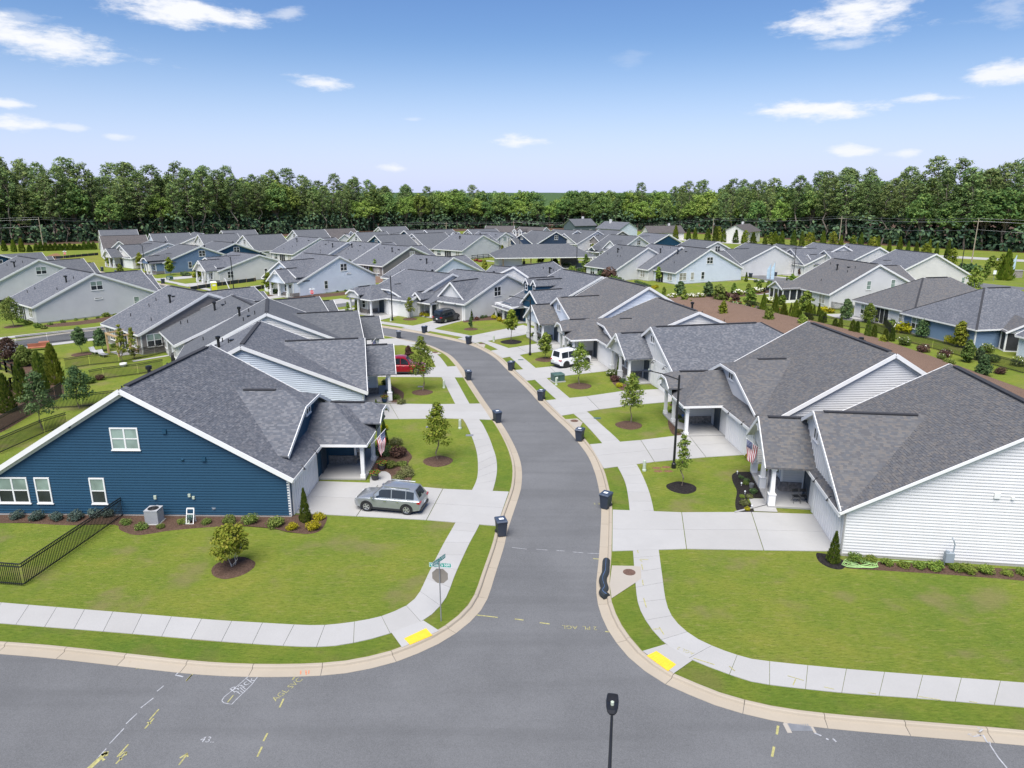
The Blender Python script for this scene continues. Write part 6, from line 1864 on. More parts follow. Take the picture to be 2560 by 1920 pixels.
conifer(1490, 686, 666, 9, 'l_conifer', 'dark cone shrub on the green left', 'cone shrubs of the green'); conifer(1553, 690, 676, 8, 'l_conifer', 'dark cone shrub by the white back porch', 'cone shrubs of the green'); conifer(1561, 690, 677, 8, 'l_conifer', 'dark cone shrub by the white back porch', 'cone shrubs of the green'); conifer(1865, 704, 681, 9, 'l_conifer', 'dark cone shrub at the ice blue gable corner')
for i, (x, y, t, lb) in enumerate(((1558, 688, 664, 'first small lawn tree before the white backs'), (1584, 694, 664, 'second small lawn tree before the white backs'), (1615, 698, 660, 'third small lawn tree before the white backs'), (1645, 706, 668, 'fourth small lawn tree before the white backs'))): plant_tree(x, y, t, 'young', .5, 'l_oak', lb, seed=4, tf=.3)
for x, y, w in ((1664, 705, 12), (1674, 706, 12), (1682, 706, 10), (1634, 698, 14), (1644, 700, 12), (1606, 693, 9), (1616, 694, 9)): shrub(x, y, w, 'l_dark', 'clipped shrub at the foot of the white backs', 'shrubs at the white backs', seed=34, hr=.8)
for k in range(9): shrub(1592+k*5, 706+k*1.8, 14, 'l_dark', 'low hedge shrub on the lawn before the ice blue gable', 'low hedge on the lawn', seed=34, hr=.6)
for x, y in ((1634, 722), (1640, 720), (1630, 726)): shrub(x, y, 14, 'l_gold', 'golden shrub at the lawn hedge end', 'golden shrubs on the lawn', seed=33)
# ---- garden strip above the straw bank
for k, (x, y, w) in enumerate(((1680, 748, 26), (1712, 747, 22), (1728, 746, 22), (1744, 745, 22), (1756, 744, 18), (1846, 738, 26), (1868, 737, 20), (1893, 732, 24), (1906, 730, 18), (1925, 757, 24), (1933, 752, 20))): shrub(x, y, w, 'l_lime', 'white hydrangea along the garden path', 'white hydrangeas along the garden path', flowers='flower_w', nf=70, seed=41, hr=.85)
for i, (x, y, t, w, lm, lb) in enumerate(((1770, 741, 705, .75, 'l_dark', 'white blossom tree on the green before the ice blue gable'), (1700, 738, 704, .8, 'l_dark', 'pink blossom tree left on the green'), (1797, 751, 712, .9, 'l_shrub', 'pink blossom tree on the straw bank rim'), (1834, 735, 709, .45, 'l_oak', 'thin tree left behind the hydrangeas'), (1870, 733, 709, .45, 'l_oak', 'thin tree right behind the hydrangeas'),
                                          (1897, 726, 702, .5, 'l_oak', 'thin tree before the right hand street'), (1920, 722, 704, .6, 'l_oak', 'bushy small tree near the bench'), (1875, 768, 721, .7, 'l_oak', 'round tree over the flower garden'), (1838, 757, 733, .7, 'l_purple', 'bronze tree on the straw bank rim'), (1813, 750, 729, .8, 'l_purple', 'bronze shrub tree beside the pink blossom tree'),
                                          (1709, 764, 724, .4, 'l_oak', 'columnar tree behind the ice blue roof'), (1659, 742, 718, .4, 'l_oak', 'slim tree left of the hydrangeas'), (1806, 803, 753, .5, 'l_lime', 'feathery lime tree alone on the straw bank'), (1726, 772, 752, .7, 'l_lime', 'feathery lime shrub left of the straw bank'), (1919, 821, 767, .58, 'l_oak', 'magnolia on the straw bank left of the cones'),
                                          (2003, 832, 787, .7, 'l_oak', 'pale magnolia on the straw bank behind the light grey roof'), (2114, 797, 748, .58, 'l_dark', 'reddish topped magnolia by the white hip house'), (2171, 807, 760, .8, 'l_oak', 'wide magnolia before the white hip house'), (2013, 777, 728, .7, 'l_oak', 'tall tree before the white sunroom house'), (1955, 762, 738, .8, 'l_oak', 'leafy shrub tree at the sunroom'),
                                          (2310, 842, 796, 1.0, 'l_dark', 'dark spreading tree before the blue house doors'), (2397, 868, 804, .55, 'l_lime', 'bright tree before the blue house wing'), (2418, 905, 851, .6, 'l_shrub', 'tall bronze shrub at the right picket fence'), (2448, 900, 868, .6, 'l_dark', 'dark feathery shrub at the right edge fence'), (2205, 866, 838, .6, 'l_lime', 'low lime tree behind the near grey ridge'), (2455, 940, 886, .62, 'l_dark', 'green magnolia above the nearest roof ridge'))):
    o = plant_tree(x, y, t, 'oval', w, lm, lb, seed=50+i % 5, tf=.12)
for i, (x, y, t, w) in enumerate(((1986, 804, 752, 26), (1958, 796, 759, 24), (2020, 800, 758, 26), (1937, 785, 735, 20), (1907, 783, 735, 20), (1998, 806, 775, 18))): conifer(x, y, t, w, 'l_cypress', ('largest bright cone cypress on the straw bank', 'second bright cone cypress on the straw bank', 'bright cone cypress in front of the sunroom house', 'bright cone cypress under the sunroom', 'leftmost bright cone cypress on the straw bank', 'small cone cypress between two large ones')[i], 'cone cypresses on the straw bank', 'cone_cypress', .8, seed=7, cat='tree')
for i, (x, y, t, w) in enumerate(((2086, 823, 796, 17), (2100, 823, 793, 14), (2129, 838, 800, 20), (2141, 836, 803, 16), (2167, 849, 800, 18), (2184, 844, 811, 17), (2211, 857, 822, 19), (2229, 853, 818, 16), (2052, 810, 776, 17), (2060, 806, 782, 15))): conifer(x, y, t, w, 'l_conifer', 'oval cypress in the row along the garden fence', 'oval cypresses along the garden fence', 'oval_cypress', .55, seed=8, cat='tree')
for i, (x, y, t) in enumerate(((1976, 790, 758), (2046, 790, 758), (2034, 788, 762))): conifer(x, y, t, 11, 'l_conifer', 'dark slim arborvitae at the sunroom house wall', 'arborvitae at the sunroom house wall', seed=1)
for i, (x, y, w, lm, fl, lb) in enumerate(((2261, 863, 34, 'l_shrub', 'flower_w', 'rose bush below the golden spreading shrub'), (2306, 880, 34, 'l_purple', 'flower_w', 'rose bush before the blue house steps'), (2362, 892, 34, 'l_purple', 'flower_w', 'rose bush by the right picket fence'), (2467, 880, 36, 'l_shrub', 'flower_w', 'white rose bush at the screened porch'), (2482, 905, 36, 'l_shrub', None, 'yellowing bush below the screened porch'),
                                           (2258, 832, 44, 'l_gold', None, 'spreading golden shrub at the blue wall'), (2376, 860, 36, 'l_gold', None, 'golden mound before the blue wing'), (2225, 815, 30, 'l_oak', None, 'green hedge bush at the white hip house'), (2212, 806, 30, 'l_oak', None, 'green hedge bush under the twin window'), (2233, 824, 28, 'l_shrub', 'flower_w', 'white hydrangea at the blue corner'),
                                           (2058, 778, 22, 'l_gold', None, 'golden bush at the white wall'), (2076, 782, 22, 'l_gold', None, 'second golden bush at the white wall'), (2370, 916, 34, 'l_shrub', None, 'low rose bush at the bank end'), (2352, 898, 24, 'l_shrub', 'flower_w', 'small rose bush on the bank'), (2545, 915, 40, 'l_shrub', 'flower_w', 'rose bush at the right edge'), (2500, 935, 30, 'l_purple', None, 'bronze bush at the right edge'))):
    shrub(x, y, w, lm, lb, flowers=fl, nf=18, seed=60+i % 3, hr=.95)
for k in range(14): shrub(1830+k*9, 762+k*1.2+rr.uniform(-5, 4), 15, rr.choice(['l_dark', 'l_shrub', 'l_oak']), 'flowering plant of the garden behind the bank', 'flower garden behind the bank', flowers=rr.choice(['flower_w', 'flower_r', 'flower_p']), nf=26, seed=70+k % 3)
# far right front gardens
for i, (x, y, t, w, lm, lb) in enumerate(((1918, 672, 616, .5, 'l_oak', 'street tree before the white house at the right street'), (1870, 684, 648, .5, 'l_lime', 'street tree beside the ice blue gable'), (1857, 672, 640, .6, 'l_lime', 'bushy lime tree at the right street corner'), (2000, 690, 668, .5, 'l_purple', 'purple sapling before the light grey front'), (1980, 706, 686, .8, 'l_oak', 'round small tree by the white poles'),
                                          (2288, 700, 660, .5, 'l_oak', 'young oak before the broad beige gable'), (2252, 706, 684, .6, 'l_oak', 'low oak behind the white sunroom house roof'), (2432, 727, 668, .62, 'l_oak', 'big bushy tree right of the brown hip roof'), (2462, 700, 655, .4, 'l_oak', 'conical tree near the entrance sign'), (2396, 700, 682, 1.0, 'l_dark', 'round dark bush below the black pole'), (2500, 690, 635, .6, 'l_lime', 'lime green maple at the entrance'), (2478, 668, 640, .9, 'l_oak', 'flat topped tree at the entrance road'))):
    plant_tree(x, y, t, 'oval', w, lm, lb, seed=55+i % 4, tf=.18)
for x, y, w in ((1950, 672, 22), (1963, 676, 22), (1970, 677, 18), (2410, 678, 40), (2435, 680, 40), (2385, 690, 34), (1890, 706, 14), (1905, 706, 14), (1925, 708, 14)): shrub(x, y, w, 'l_dark', 'clipped dark bush of the right hand street', 'dark bushes of the right hand street', seed=34, hr=.8)
conifer(1942, 676, 658, 8, 'l_conifer', 'dark cone at the white garage of the right street', 'cones of the right street'); conifer(2017, 686, 660, 10, 'l_conifer', 'dark cone at the light grey garage of the right street', 'cones of the right street'); conifer(1966, 708, 690, 6, 'l_conifer', 'dark cone near the white poles', 'cones of the right street')
conifer(2512, 700, 628, 40, 'l_cypress', 'yellow green cone tree beside the entrance sign', name='cone_cypress', cat='tree')

# ================================================================ the woods
def pine_mesh(seed, H=26.0):
    rr = random.Random(seed); tb, lb = MB(), MB()
    lean = Vector((rr.uniform(-.5, .5), rr.uniform(-.5, .5), 0))
    limb(tb, Vector((0, 0, -.3)), Vector((0, 0, H*.96)) + lean, .30, .07, rr, 7, 6)
    z0 = H*rr.uniform(.34, .50)
    n = 44
    for i in range(n):
        t = (i+.5)/n
        z = z0 + (H-z0)*t
        env = 3.9*(math.sin(PI*min(1, .20+t*.74))**.7)*rr.uniform(.35, 1.1)
        a = i*2.4+rr.random()
        c = Vector((math.cos(a)*env, math.sin(a)*env, z)) + lean*t
        limb(tb, Vector((0, 0, z-.6)) + lean*t, c, .07, .02, rr, 2, 4)
        clump(lb, c, rr.uniform(1.1, 1.8), 62, .40, rr, .9, .6)
    clump(lb, Vector((0, 0, H*.985))+lean, 1.2, 40, .34, rr, .8, .8)
    for k in range(5):
        z = H*rr.uniform(.2, .45); a = rr.random()*6.28
        limb(tb, Vector((0, 0, z)), Vector((math.cos(a)*1.6, math.sin(a)*1.6, z+.3)), .04, .01, rr, 2, 4)
    return tb.mesh('trunk', M['barkpine']), lb.mesh('crown', M['l_pine'])

def wood_mesh(seed, H=20.0, leafm='l_wood'):
    rr = random.Random(seed); tb, lb = MB(), MB()
    limb(tb, Vector((0, 0, -.3)), Vector((rr.uniform(-.6, .6), rr.uniform(-.6, .6), H*.72)), .34, .10, rr, 5, 6)
    Rw = H*rr.uniform(.22, .29)
    n = 64
    for i in range(n):
        d = rnd_unit(rr); d.z = abs(d.z)*1.3-.42
        f = rr.uniform(.6, 1.0)
        c = Vector((d.x*Rw*f, d.y*Rw*f, H*.58 + d.z*H*.38*f))
        if i % 3 == 0: limb(tb, Vector((0, 0, H*rr.uniform(.25, .5))), c, .10, .03, rr, 3, 4)
        clump(lb, c, rr.uniform(1.2, 2.0)*H/20, 52, .50*H/20, rr, .7, .8)
    return tb.mesh('trunk', M['bark']), lb.mesh('crown', M[leafm])

PINES = [pine_mesh(s) for s in (1, 2, 3, 4)]
WOODS = [wood_mesh(s) for s in (11, 12, 13)] + [wood_mesh(s, 20.0, 'l_woodlight') for s in (14, 15)]
rr = random.Random(21)
def wood_tree(x, y, pine, h, lab=None):
    if pine:
        t, c = PINES[rr.randrange(4)]; s = h/26; nm = 'pine_tree'
        lb = 'tall pine with a bare lower trunk in the left wood' if x < -20 else 'tall pine with a bare lower trunk in the right wood'
        g = 'pines of the left wood' if x < -20 else 'pines of the right wood'
    else:
        k = rr.randrange(5)
        t, c = WOODS[k]; s = h/20; nm = 'broadleaf_tree'
        side = 'left' if x < -60 else ('right' if x > 70 else 'central')
        tone = 'light green' if k > 2 else 'dark green'
        lb = tone + ' broadleaf tree in the ' + side + ' wood behind the houses'
        g = tone + ' broadleaf trees of the ' + side + ' wood'
    o = thing(nm, lb, 'tree', (x, y, 0), rr.random()*6.28, g)
    w = rr.uniform(.85, 1.25)
    o.scale = (s*w, s*w, s)
    inst('trunk', t, o); inst('crown', c, o)
# rim of the wood: (x, y, crown height there, share of pines), left to right
RIM = [(-330, 262, 31, .75), (-250, 268, 30, .75), (-205, 284, 29.5, .8), (-165, 310, 29, .85), (-125, 345, 27.5, .8), (-90, 375, 26, .7), (-55, 395, 24, .4), (-20, 410, 22.5, .15), (20, 415, 21, .05), (55, 405, 21.5, .1), (85, 380, 23, .35),
       (112, 340, 24.5, .6), (135, 305, 26.5, .7), (158, 265, 28.5, .65), (185, 238, 30, .5), (225, 212, 31, .35), (290, 190, 32, .3), (360, 172, 32, .3)]
def rim_at(f):
    i = min(len(RIM)-2, int(f)); t = f-i
    return [RIM[i][k]+(RIM[i+1][k]-RIM[i][k])*t for k in range(4)]
cnt = 0
P0 = [Vector((r[0], r[1], 0)) for r in RIM]
for row, (off, gap) in enumerate(((3, 6.2), (10, 6.5), (18, 7.0), (27, 8.0), (38, 9.0))):
    f = 0.0; last = None
    while f < len(RIM)-1.001:
        x, y, h, ps = rim_at(f)
        i = min(len(RIM)-2, int(f)); d = (P0[i+1]-P0[i]); L = d.length; d.normalize()
        n = Vector((-d.y, d.x, 0))
        p = Vector((x, y, 0)) + n*(off+rr.uniform(-3, 3)) + d*rr.uniform(-2, 2)
        # keep what the camera or a step aside could see
        if abs(p.x) < p.y*.80+25:
            hh = h*1.07*rr.uniform(.72, 1.10)*(1.0 if row > 0 else .92)
            pine = rr.random() < ps
            if not pine: hh *= .92
            wood_tree(p.x, p.y, pine, hh)
            cnt += 1
        f += gap*rr.uniform(.8, 1.25)/L
print('wood trees', cnt)
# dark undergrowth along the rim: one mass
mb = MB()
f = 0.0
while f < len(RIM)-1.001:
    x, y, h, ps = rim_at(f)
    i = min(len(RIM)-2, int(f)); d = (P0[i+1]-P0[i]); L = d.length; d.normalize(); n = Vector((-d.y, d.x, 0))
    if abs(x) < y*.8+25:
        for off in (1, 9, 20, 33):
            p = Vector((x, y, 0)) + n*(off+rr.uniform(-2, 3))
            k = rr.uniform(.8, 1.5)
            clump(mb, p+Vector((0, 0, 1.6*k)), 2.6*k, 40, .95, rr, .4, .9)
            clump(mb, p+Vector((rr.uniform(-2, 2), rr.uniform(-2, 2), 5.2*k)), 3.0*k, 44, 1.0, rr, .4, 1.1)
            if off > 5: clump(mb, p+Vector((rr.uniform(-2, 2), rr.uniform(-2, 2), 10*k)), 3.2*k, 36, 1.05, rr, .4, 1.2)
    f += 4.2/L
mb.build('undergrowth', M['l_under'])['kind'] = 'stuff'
# evergreen screens planted in front of the wood
for i, (x, t, y) in enumerate([(12, 602, 628), (36, 600, 630), (56, 596, 630), (75, 612, 630)] + [(92+k*12, 606+rr.uniform(-4, 6), 628-k*.35) for k in range(13)]):
    conifer(x, y, t, 16, 'l_cypress' if i < 3 else 'l_conifer', 'evergreen of the planted screen before the left wood', 'evergreen screen before the left wood', 'evergreen_tree', .8, seed=9, cat='tree')
for k in range(30):
    x = 1668 + k*24 + rr.uniform(-5, 5)
    y = 598 + k*1.35 + max(0, k-18)*1.6
    conifer(x, y, y-rr.uniform(26, 40)-max(0, k-10)*.7, rr.uniform(13, 19), rr.choice(['l_cypress', 'l_conifer']), 'evergreen of the planted screen before the right wood', 'evergreen screen before the right wood', 'evergreen_tree', .8, seed=9, cat='tree')
for k, (x, y, t) in enumerate(((1795, 603, 566), (1862, 610, 575), (1925, 613, 580), (2020, 620, 580), (2080, 622, 578), (2130, 625, 588), (2180, 640, 592), (2310, 652, 608), (2380, 660, 620), (1945, 612, 590))): plant_tree(x, y, t, 'oval', .62, 'l_lime', 'lime green young tree before the right wood', 'lime young trees before the right wood', seed=51, tf=.1)
# ================================================================ vehicles
def ring_pts(x, w0, z0, w1, z1, r=.12, n=3):
    """half outline from (w0,z0) up to (w1,z1) and over the top, mirrored"""
    out = [(-w0, z0)]
    for k in range(n+1):
        a = k/n*PI/2
        out.append((-(w1 - r + r*math.cos(a)), z1 - r*.75 + r*.75*math.sin(a)))
    return [Vector((x, y, z)) for y, z in out] + [Vector((x, -y, z)) for y, z in reversed(out)]

def loft(mb, rings, closed=True, caps=True):
    for a, b in zip(rings[:-1], rings[1:]):
        n = len(a)
        for k in range(n if closed else n-1):
            j = (k+1) % n
            mb.face([a[k], b[k], b[j], a[j]])
    if caps: mb.face(rings[0][::-1]); mb.face(rings[-1])

def vehicle(label, cat, paint, p, rz, L=4.5, Wd=1.86, style='suv', rimm='alu', group=None, z=.045):
    """x forward; p is the ground point under its middle"""
    o = thing('parked_car' if style != 'pickup' else 'pickup_truck', label, cat, (p[0], p[1], z), rz, group)
    h = Wd/2
    s = L/4.5
    zs = {'suv': 1.0, 'bigsuv': 1.13, 'pickup': 1.12, 'sedan': .88}[style]
    wb = {'suv': 1.335, 'bigsuv': 1.42, 'pickup': 1.85, 'sedan': 1.38}[style]*(1 if style == 'pickup' else s)
    wr = {'suv': .345, 'bigsuv': .39, 'pickup': .41, 'sedan': .32}[style]
    X = lambda f: f*L/2
    belt = .98*zs
    # lower body: x, bottom, half width at bottom, half width at top, top height
    hood = {'suv': .97, 'bigsuv': 1.08, 'pickup': 1.12, 'sedan': .84}[style]
    st = [(-1.0, .48, .80, .84, belt*.86), (-.97, .34, .88, .93, belt*.97), (-.80, .27, .95, .99, belt), (-.4, .25, .97, 1.0, belt), (0, .25, .97, 1.0, belt), (.36, .25, .97, .99, belt*.99),
          (.52, .25, .96, .97, hood), (.80, .27, .92, .93, hood*.95), (.93, .30, .84, .86, hood*.86), (.99, .40, .70, .74, hood*.72), (1.0, .46, .62, .66, hood*.60)]
    mb = MB()
    loft(mb, [ring_pts(X(f), w0*h, zb, w1*h, zt, .10) for f, zb, w0, w1, zt in st])
    # wheel arches are dark flares over the wheels
    cabs = {'suv': [(-.96, .02, .78, .84), (-.80, .60, .70, .82), (-.62, .66, .70, .84), (-.1, .71, .73, .86), (.16, .66, .72, .85), (.46, .03, .84, .90)],
            'bigsuv': [(-.97, .10, .84, .90), (-.90, .78, .78, .88), (-.6, .83, .79, .89), (0, .85, .80, .90), (.18, .80, .79, .89), (.44, .05, .88, .92)],
            'pickup': [(-.28, .04, .86, .90), (-.24, .76, .78, .87), (-.05, .82, .78, .88), (.12, .80, .78, .88), (.22, .74, .78, .88), (.44, .04, .88, .92)],
            'sedan': [(-.92, .02, .80, .86), (-.50, .48, .66, .80), (-.2, .55, .68, .82), (.06, .52, .68, .82), (.40, .02, .84, .88)]}[style]
    rings = []
    for f, zt, wt, wbm in cabs:
        z1 = belt + zt*zs*.98
        w1 = wt*h; w0 = wbm*h
        rings.append([Vector((X(f), -w0*1.05, belt-.06)), Vector((X(f), -w1, max(belt-.02, z1-.05))), Vector((X(f), -w1+.12, z1)), Vector((X(f), 0, z1+.03)), Vector((X(f), w1-.12, z1)), Vector((X(f), w1, max(belt-.02, z1-.05))), Vector((X(f), w0*1.05, belt-.06))])
    loft(mb, rings, True, True)
    if style == 'pickup':
        pass
    body = mb.build('body', paint, o, smooth=True)
    if style == 'pickup':
        m2 = MB()
        m2.box(X(-.96), X(-.32), -h*.82, h*.82, belt-.02, belt+.012)
        m2.build('bed', M['blackplastic'], o)
        m2 = MB()
        for y in (-h*.90, h*.90): m2.box(X(-.98), X(-.29), y-.07, y+.07, belt-.05, belt+.10)
        m2.box(X(-.99), X(-.955), -h*.9, h*.9, belt-.3, belt+.09)
        m2.build('bed_rail', paint, o)
    # windows, a little proud of the cabin
    def quad(a, b, c, d, name, m='carglass', inset=(.10, .10, .12, .16), off=.012):
        """a b lower edge, d c upper edge"""
        u0, u1, v0, v1 = inset
        lo0, lo1 = a.lerp(b, u0), a.lerp(b, 1-u1); hi0, hi1 = d.lerp(c, u0), d.lerp(c, 1-u1)
        q = [lo0.lerp(hi0, v0), lo1.lerp(hi1, v0), lo1.lerp(hi1, 1-v1), lo0.lerp(hi0, 1-v1)]
        n = (q[1]-q[0]).cross(q[3]-q[0]).normalized()
        cen = sum(q, Vector())/4
        if n.dot(cen - Vector((cen.x*.5, 0, belt))) < 0: n = -n
        m = MB(); m.face([p_+n*off for p_ in q]); m.build(name, M[m_] if False else M['carglass'], o)
    # windscreen and rear window
    r1, r0 = rings[-1], rings[-2]
    quad(r1[1].lerp(r1[5], .04), r1[1].lerp(r1[5], .96), r0[4], r0[2], 'windscreen', inset=(.05, .05, .10, .05), off=.03)
    r1, r0 = rings[0], rings[1]
    quad(r1[1].lerp(r1[5], .06), r1[1].lerp(r1[5], .94), r0[4], r0[2], 'rear_window', inset=(.08, .08, .18, .06), off=.03)
    # side windows follow the lower and upper edge of the cabin
    def at(f, k):
        for a, b, ca, cb in zip(rings[:-1], rings[1:], cabs[:-1], cabs[1:]):
            if ca[0] <= f <= cb[0]: return a[k].lerp(b[k], (f-ca[0])/(cb[0]-ca[0]))
    spans = {'suv': [(-.80, -.58), (-.555, -.16), (-.13, .30)], 'bigsuv': [(-.88, -.5), (-.47, -.13), (-.10, .30)], 'pickup': [(-.20, .02), (.05, .33)], 'sedan': [(-.56, -.2), (-.17, .24)]}[style]
    for k0, k1, sy in ((0, 1, -1), (6, 5, 1)):
        for f0, f1 in spans:
            pts = []
            nseg = 3
            lo = [at(f0+(f1-f0)*i/nseg, k0).lerp(at(f0+(f1-f0)*i/nseg, k1), .16) for i in range(nseg+1)]
            hi = [at(f0+(f1-f0)*i/nseg, k0).lerp(at(f0+(f1-f0)*i/nseg, k1), .90) for i in range(nseg+1)]
            m = MB()
            for i in range(nseg):
                q = [lo[i], lo[i+1], hi[i+1], hi[i]]
                m.face([v + Vector((0, sy*.016, .008)) for v in q])
            m.build('side_window', M['carglass'], o)
    # wheels
    def tyre():
        m = MB(); prof = [(wr*.62, -.11), (wr*.97, -.115), (wr, -.07), (wr, .07), (wr*.97, .115), (wr*.62, .11)]
        m.lathe(prof, 20); return m.mesh('tyre', M['rubber'], True)
    def rim():
        m = MB(); m.lathe([(wr*.66, .05), (wr*.66, .112), (wr*.56, .10), (wr*.54, .06)], 20)
        for k in range(5):
            a = k*2*PI/5
            for da in (-.16, .16):
                m.bar((wr*.08*math.cos(a), wr*.08*math.sin(a), .095), (wr*.60*math.cos(a+da), wr*.60*math.sin(a+da), .10), .045, .02)
        m.lathe([(wr*.15, .1), (wr*.12, .115), (0, .115)], 10)
        return m.mesh('rim', M[rimm])
    def hub():
        m = MB(); m.lathe([(0, .055), (wr*.63, .055)][::-1], 16); return m.mesh('wheel_well', M['rubber'])
    for fx in (-wb, wb):
        for sy in (-1, 1):
            w = bpy.data.objects.new('wheel', None); COL.objects.link(w); w.parent = o
            w.location = (fx + (.0), sy*(h-.115), wr); w.rotation_euler = (-sy*PI/2, 0, 0)
            inst('tyre', cached(('tyre', wr), tyre), w); inst('rim', cached(('rim', wr, rimm), rim), w); inst('brake_disc', cached(('hub', wr), hub), w)
            m = MB(); n = 10
            for k in range(n):
                a0, a1 = PI*(k/n)*1.16-.25, PI*((k+1)/n)*1.16-.25
                r0, r1 = wr*1.02, wr*1.24
                P = lambda r, a, yy: Vector((fx+r*math.cos(a), yy, max(.24, wr+r*math.sin(a))))
                y0, y1 = sy*(h*.92), sy*(h+.012)
                m.face([P(r0, a0, y1), P(r1, a0, y1), P(r1, a1, y1), P(r0, a1, y1)]); m.face([P(r0, a0, y1), P(r0, a1, y1), P(r0, a1, y0), P(r0, a0, y0)])
                m.face([P(r1, a0, y1), P(r1, a0, y1-sy*.05), P(r1, a1, y1-sy*.05), P(r1, a1, y1)])
            m.build('wheel_arch', M['blackplastic'] if style in ('suv', 'bigsuv') else paint, o)
            m = MB(); m.lathe([(0, sy*0), (wr*1.06, 0)][::-1], 14); q = m.build('wheel_housing', M['rubber'], o, (fx, sy*(h-.02), wr)); q.rotation_euler = (-sy*PI/2, 0, 0)
    # lamps, bumpers, mirrors, handles, sills
    for sy in (-1, 1):
        m = MB(); y = sy*h*.70
        m.hexa([(X(.93), y-.16, hood*.70), (X(.985), y-.12, hood*.70), (X(.94)+.02, y+.13, hood*.70), (X(.84), y+.17*(1), hood*.72), (X(.93), y-.16, hood*.85), (X(.965), y-.12, hood*.84), (X(.92), y+.13, hood*.86), (X(.83), y+.17, hood*.86)] if sy > 0 else
               [(X(.93), y+.16, hood*.70), (X(.985), y+.12, hood*.70), (X(.94)+.02, y-.13, hood*.70), (X(.84), y-.17, hood*.72), (X(.93), y+.16, hood*.85), (X(.965), y+.12, hood*.84), (X(.92), y-.13, hood*.86), (X(.83), y-.17, hood*.86)])
        m.build('headlight', M['lampglass'], o)
        m = MB(); m.box(X(-1.0)-.005, X(-.90), sy*h*.62 if sy > 0 else -h*.955, h*.955 if sy > 0 else -h*.62, belt*.80, belt*.93); m.build('tail_light', M['redlens'], o)
        m = MB(); m.box(X(.36), X(.42), sy*h-.02 if sy > 0 else -h-.2, h+.2 if sy > 0 else -h+.02, belt+.02, belt+.18); m.build('mirror', paint, o)
        for f in ((-.34, .03) if style != 'pickup' else (-.10, .12)):
            m = MB(); m.box(X(f)-.10, X(f)+.10, sy*h*1.0-.02, sy*h*1.0+.025, belt-.16, belt-.12); m.build('door_handle', M['chrome'] if style in ('suv', 'pickup') else paint, o)
        m = MB(); m.box(-wb+wr*1.2, wb-wr*1.2, sy*h*.97-.04, sy*h*.97+.02, .22, .36); m.build('sill', M['blackplastic'], o)
        if style in ('suv', 'bigsuv'):
            m = MB(); zt = belt+.69*zs if style == 'suv' else belt+.83*zs
            m.bar((X(-.66), sy*h*.64, zt+.01), (X(.08), sy*h*.64, zt+.03), .03, .05); m.build('roof_rail', M['alu'], o)
    m = MB(); m.box(X(.96), X(1.0)+.02, -h*.50, h*.50, .34, hood*.58); m.build('grille', M['blackplastic'], o)
    m = MB(); m.box(X(-1.0)-.03, X(-.95), -h*.82, h*.82, .30, .48); m.build('rear_bumper', M['blackplastic'] if style != 'pickup' else M['chrome'], o)
    m = MB(); m.box(X(-1.0)-.035, X(-1.0)-.01, -.16, .16, belt*.58, belt*.70); m.build('number_plate', M['signwhite'], o)
    if style == 'bigsuv':
        m = MB(); m.box(X(-.02), X(.12), -.42, .42, belt+.845*zs, belt+.87*zs); m.build('sunroof', M['carglass'], o)
    # underside
    m = MB(); m.box(X(-.9), X(.9), -h*.8, h*.8, .2, .34); m.build('underbody', M['rubber'], o)
    return o

PA = {k: m_paint(k + ' car paint', c, me) for k, c, me in (('silver', (.34, .36, .375), .55), ('white', (.78, .79, .80), 0), ('black', (.010, .012, .018), 0), ('red', (.26, .008, .018), .15), ('grey', (.25, .30, .36), .4))}
def between(a, b): p, q = G(*a), G(*b); return (p+q)/2, math.atan2(q.y-p.y, q.x-p.x)
# silver crossover: near side wheels touch at these two points, nose towards the house
fw, rw = G(916, 1280), G(1017, 1289)
d = (fw-rw).normalized(); nrm = Vector((d.y, -d.x, 0))
if nrm.y < 0: nrm = -nrm
c = (fw+rw)/2 + nrm*.92
vehicle('silver crossover with roof rails parked on the near left driveway', 'car', PA['silver'], c, math.atan2(d.y, d.x), 4.55, 1.88, 'suv')
a, b = G(955, 938), G(1031, 941)
vehicle('red crew cab pickup partly hidden by a porch roof and a tree', 'truck', PA['red'], ((a+b)/2 + Vector((.25, 1.25, 0))), .02, 5.8, 2.05, 'pickup', 'chrome')
a, b = G(1411, 922), G(1472, 911)
d = (b-a).normalized()
vehicle('white full size suv with black wheels behind a young oak', 'car', PA['white'], (a+b)/2 + Vector((-d.y, d.x, 0))*.98, math.atan2(d.y, d.x), 5.0, 1.98, 'bigsuv', 'black')
a, b = G(1115, 809), G(1149, 801)
d = (b-a).normalized()
vehicle('black suv parked before the taupe garage door', 'car', PA['black'], (a+b)/2 + Vector((-d.y, d.x, 0))*1.0, math.atan2(d.y, d.x)-.05, 5.2, 2.0, 'bigsuv')
vehicle('white sedan on a drive beyond the pavilion', 'car', PA['white'], G(1423, 622), 2.5, 4.6, 1.8, 'sedan')
vehicle('white car on the far street beyond the pavilion', 'car', PA['white'], G(1419, 636), 2.5, 4.6, 1.85, 'sedan')
vehicle('pale silver suv by the twin dormer taupe house', 'car', PA['silver'], G(1466, 625), 2.6, 4.7, 1.85, 'suv')
vehicle('grey suv before the dark blue house', 'car', PA['grey'], G(1334, 614), 2.4, 4.6, 1.85, 'suv')
vehicle('dark car in the open garage of the cream far house', 'car', PA['grey'], G(343, 667), .8, 4.5, 1.8, 'sedan')

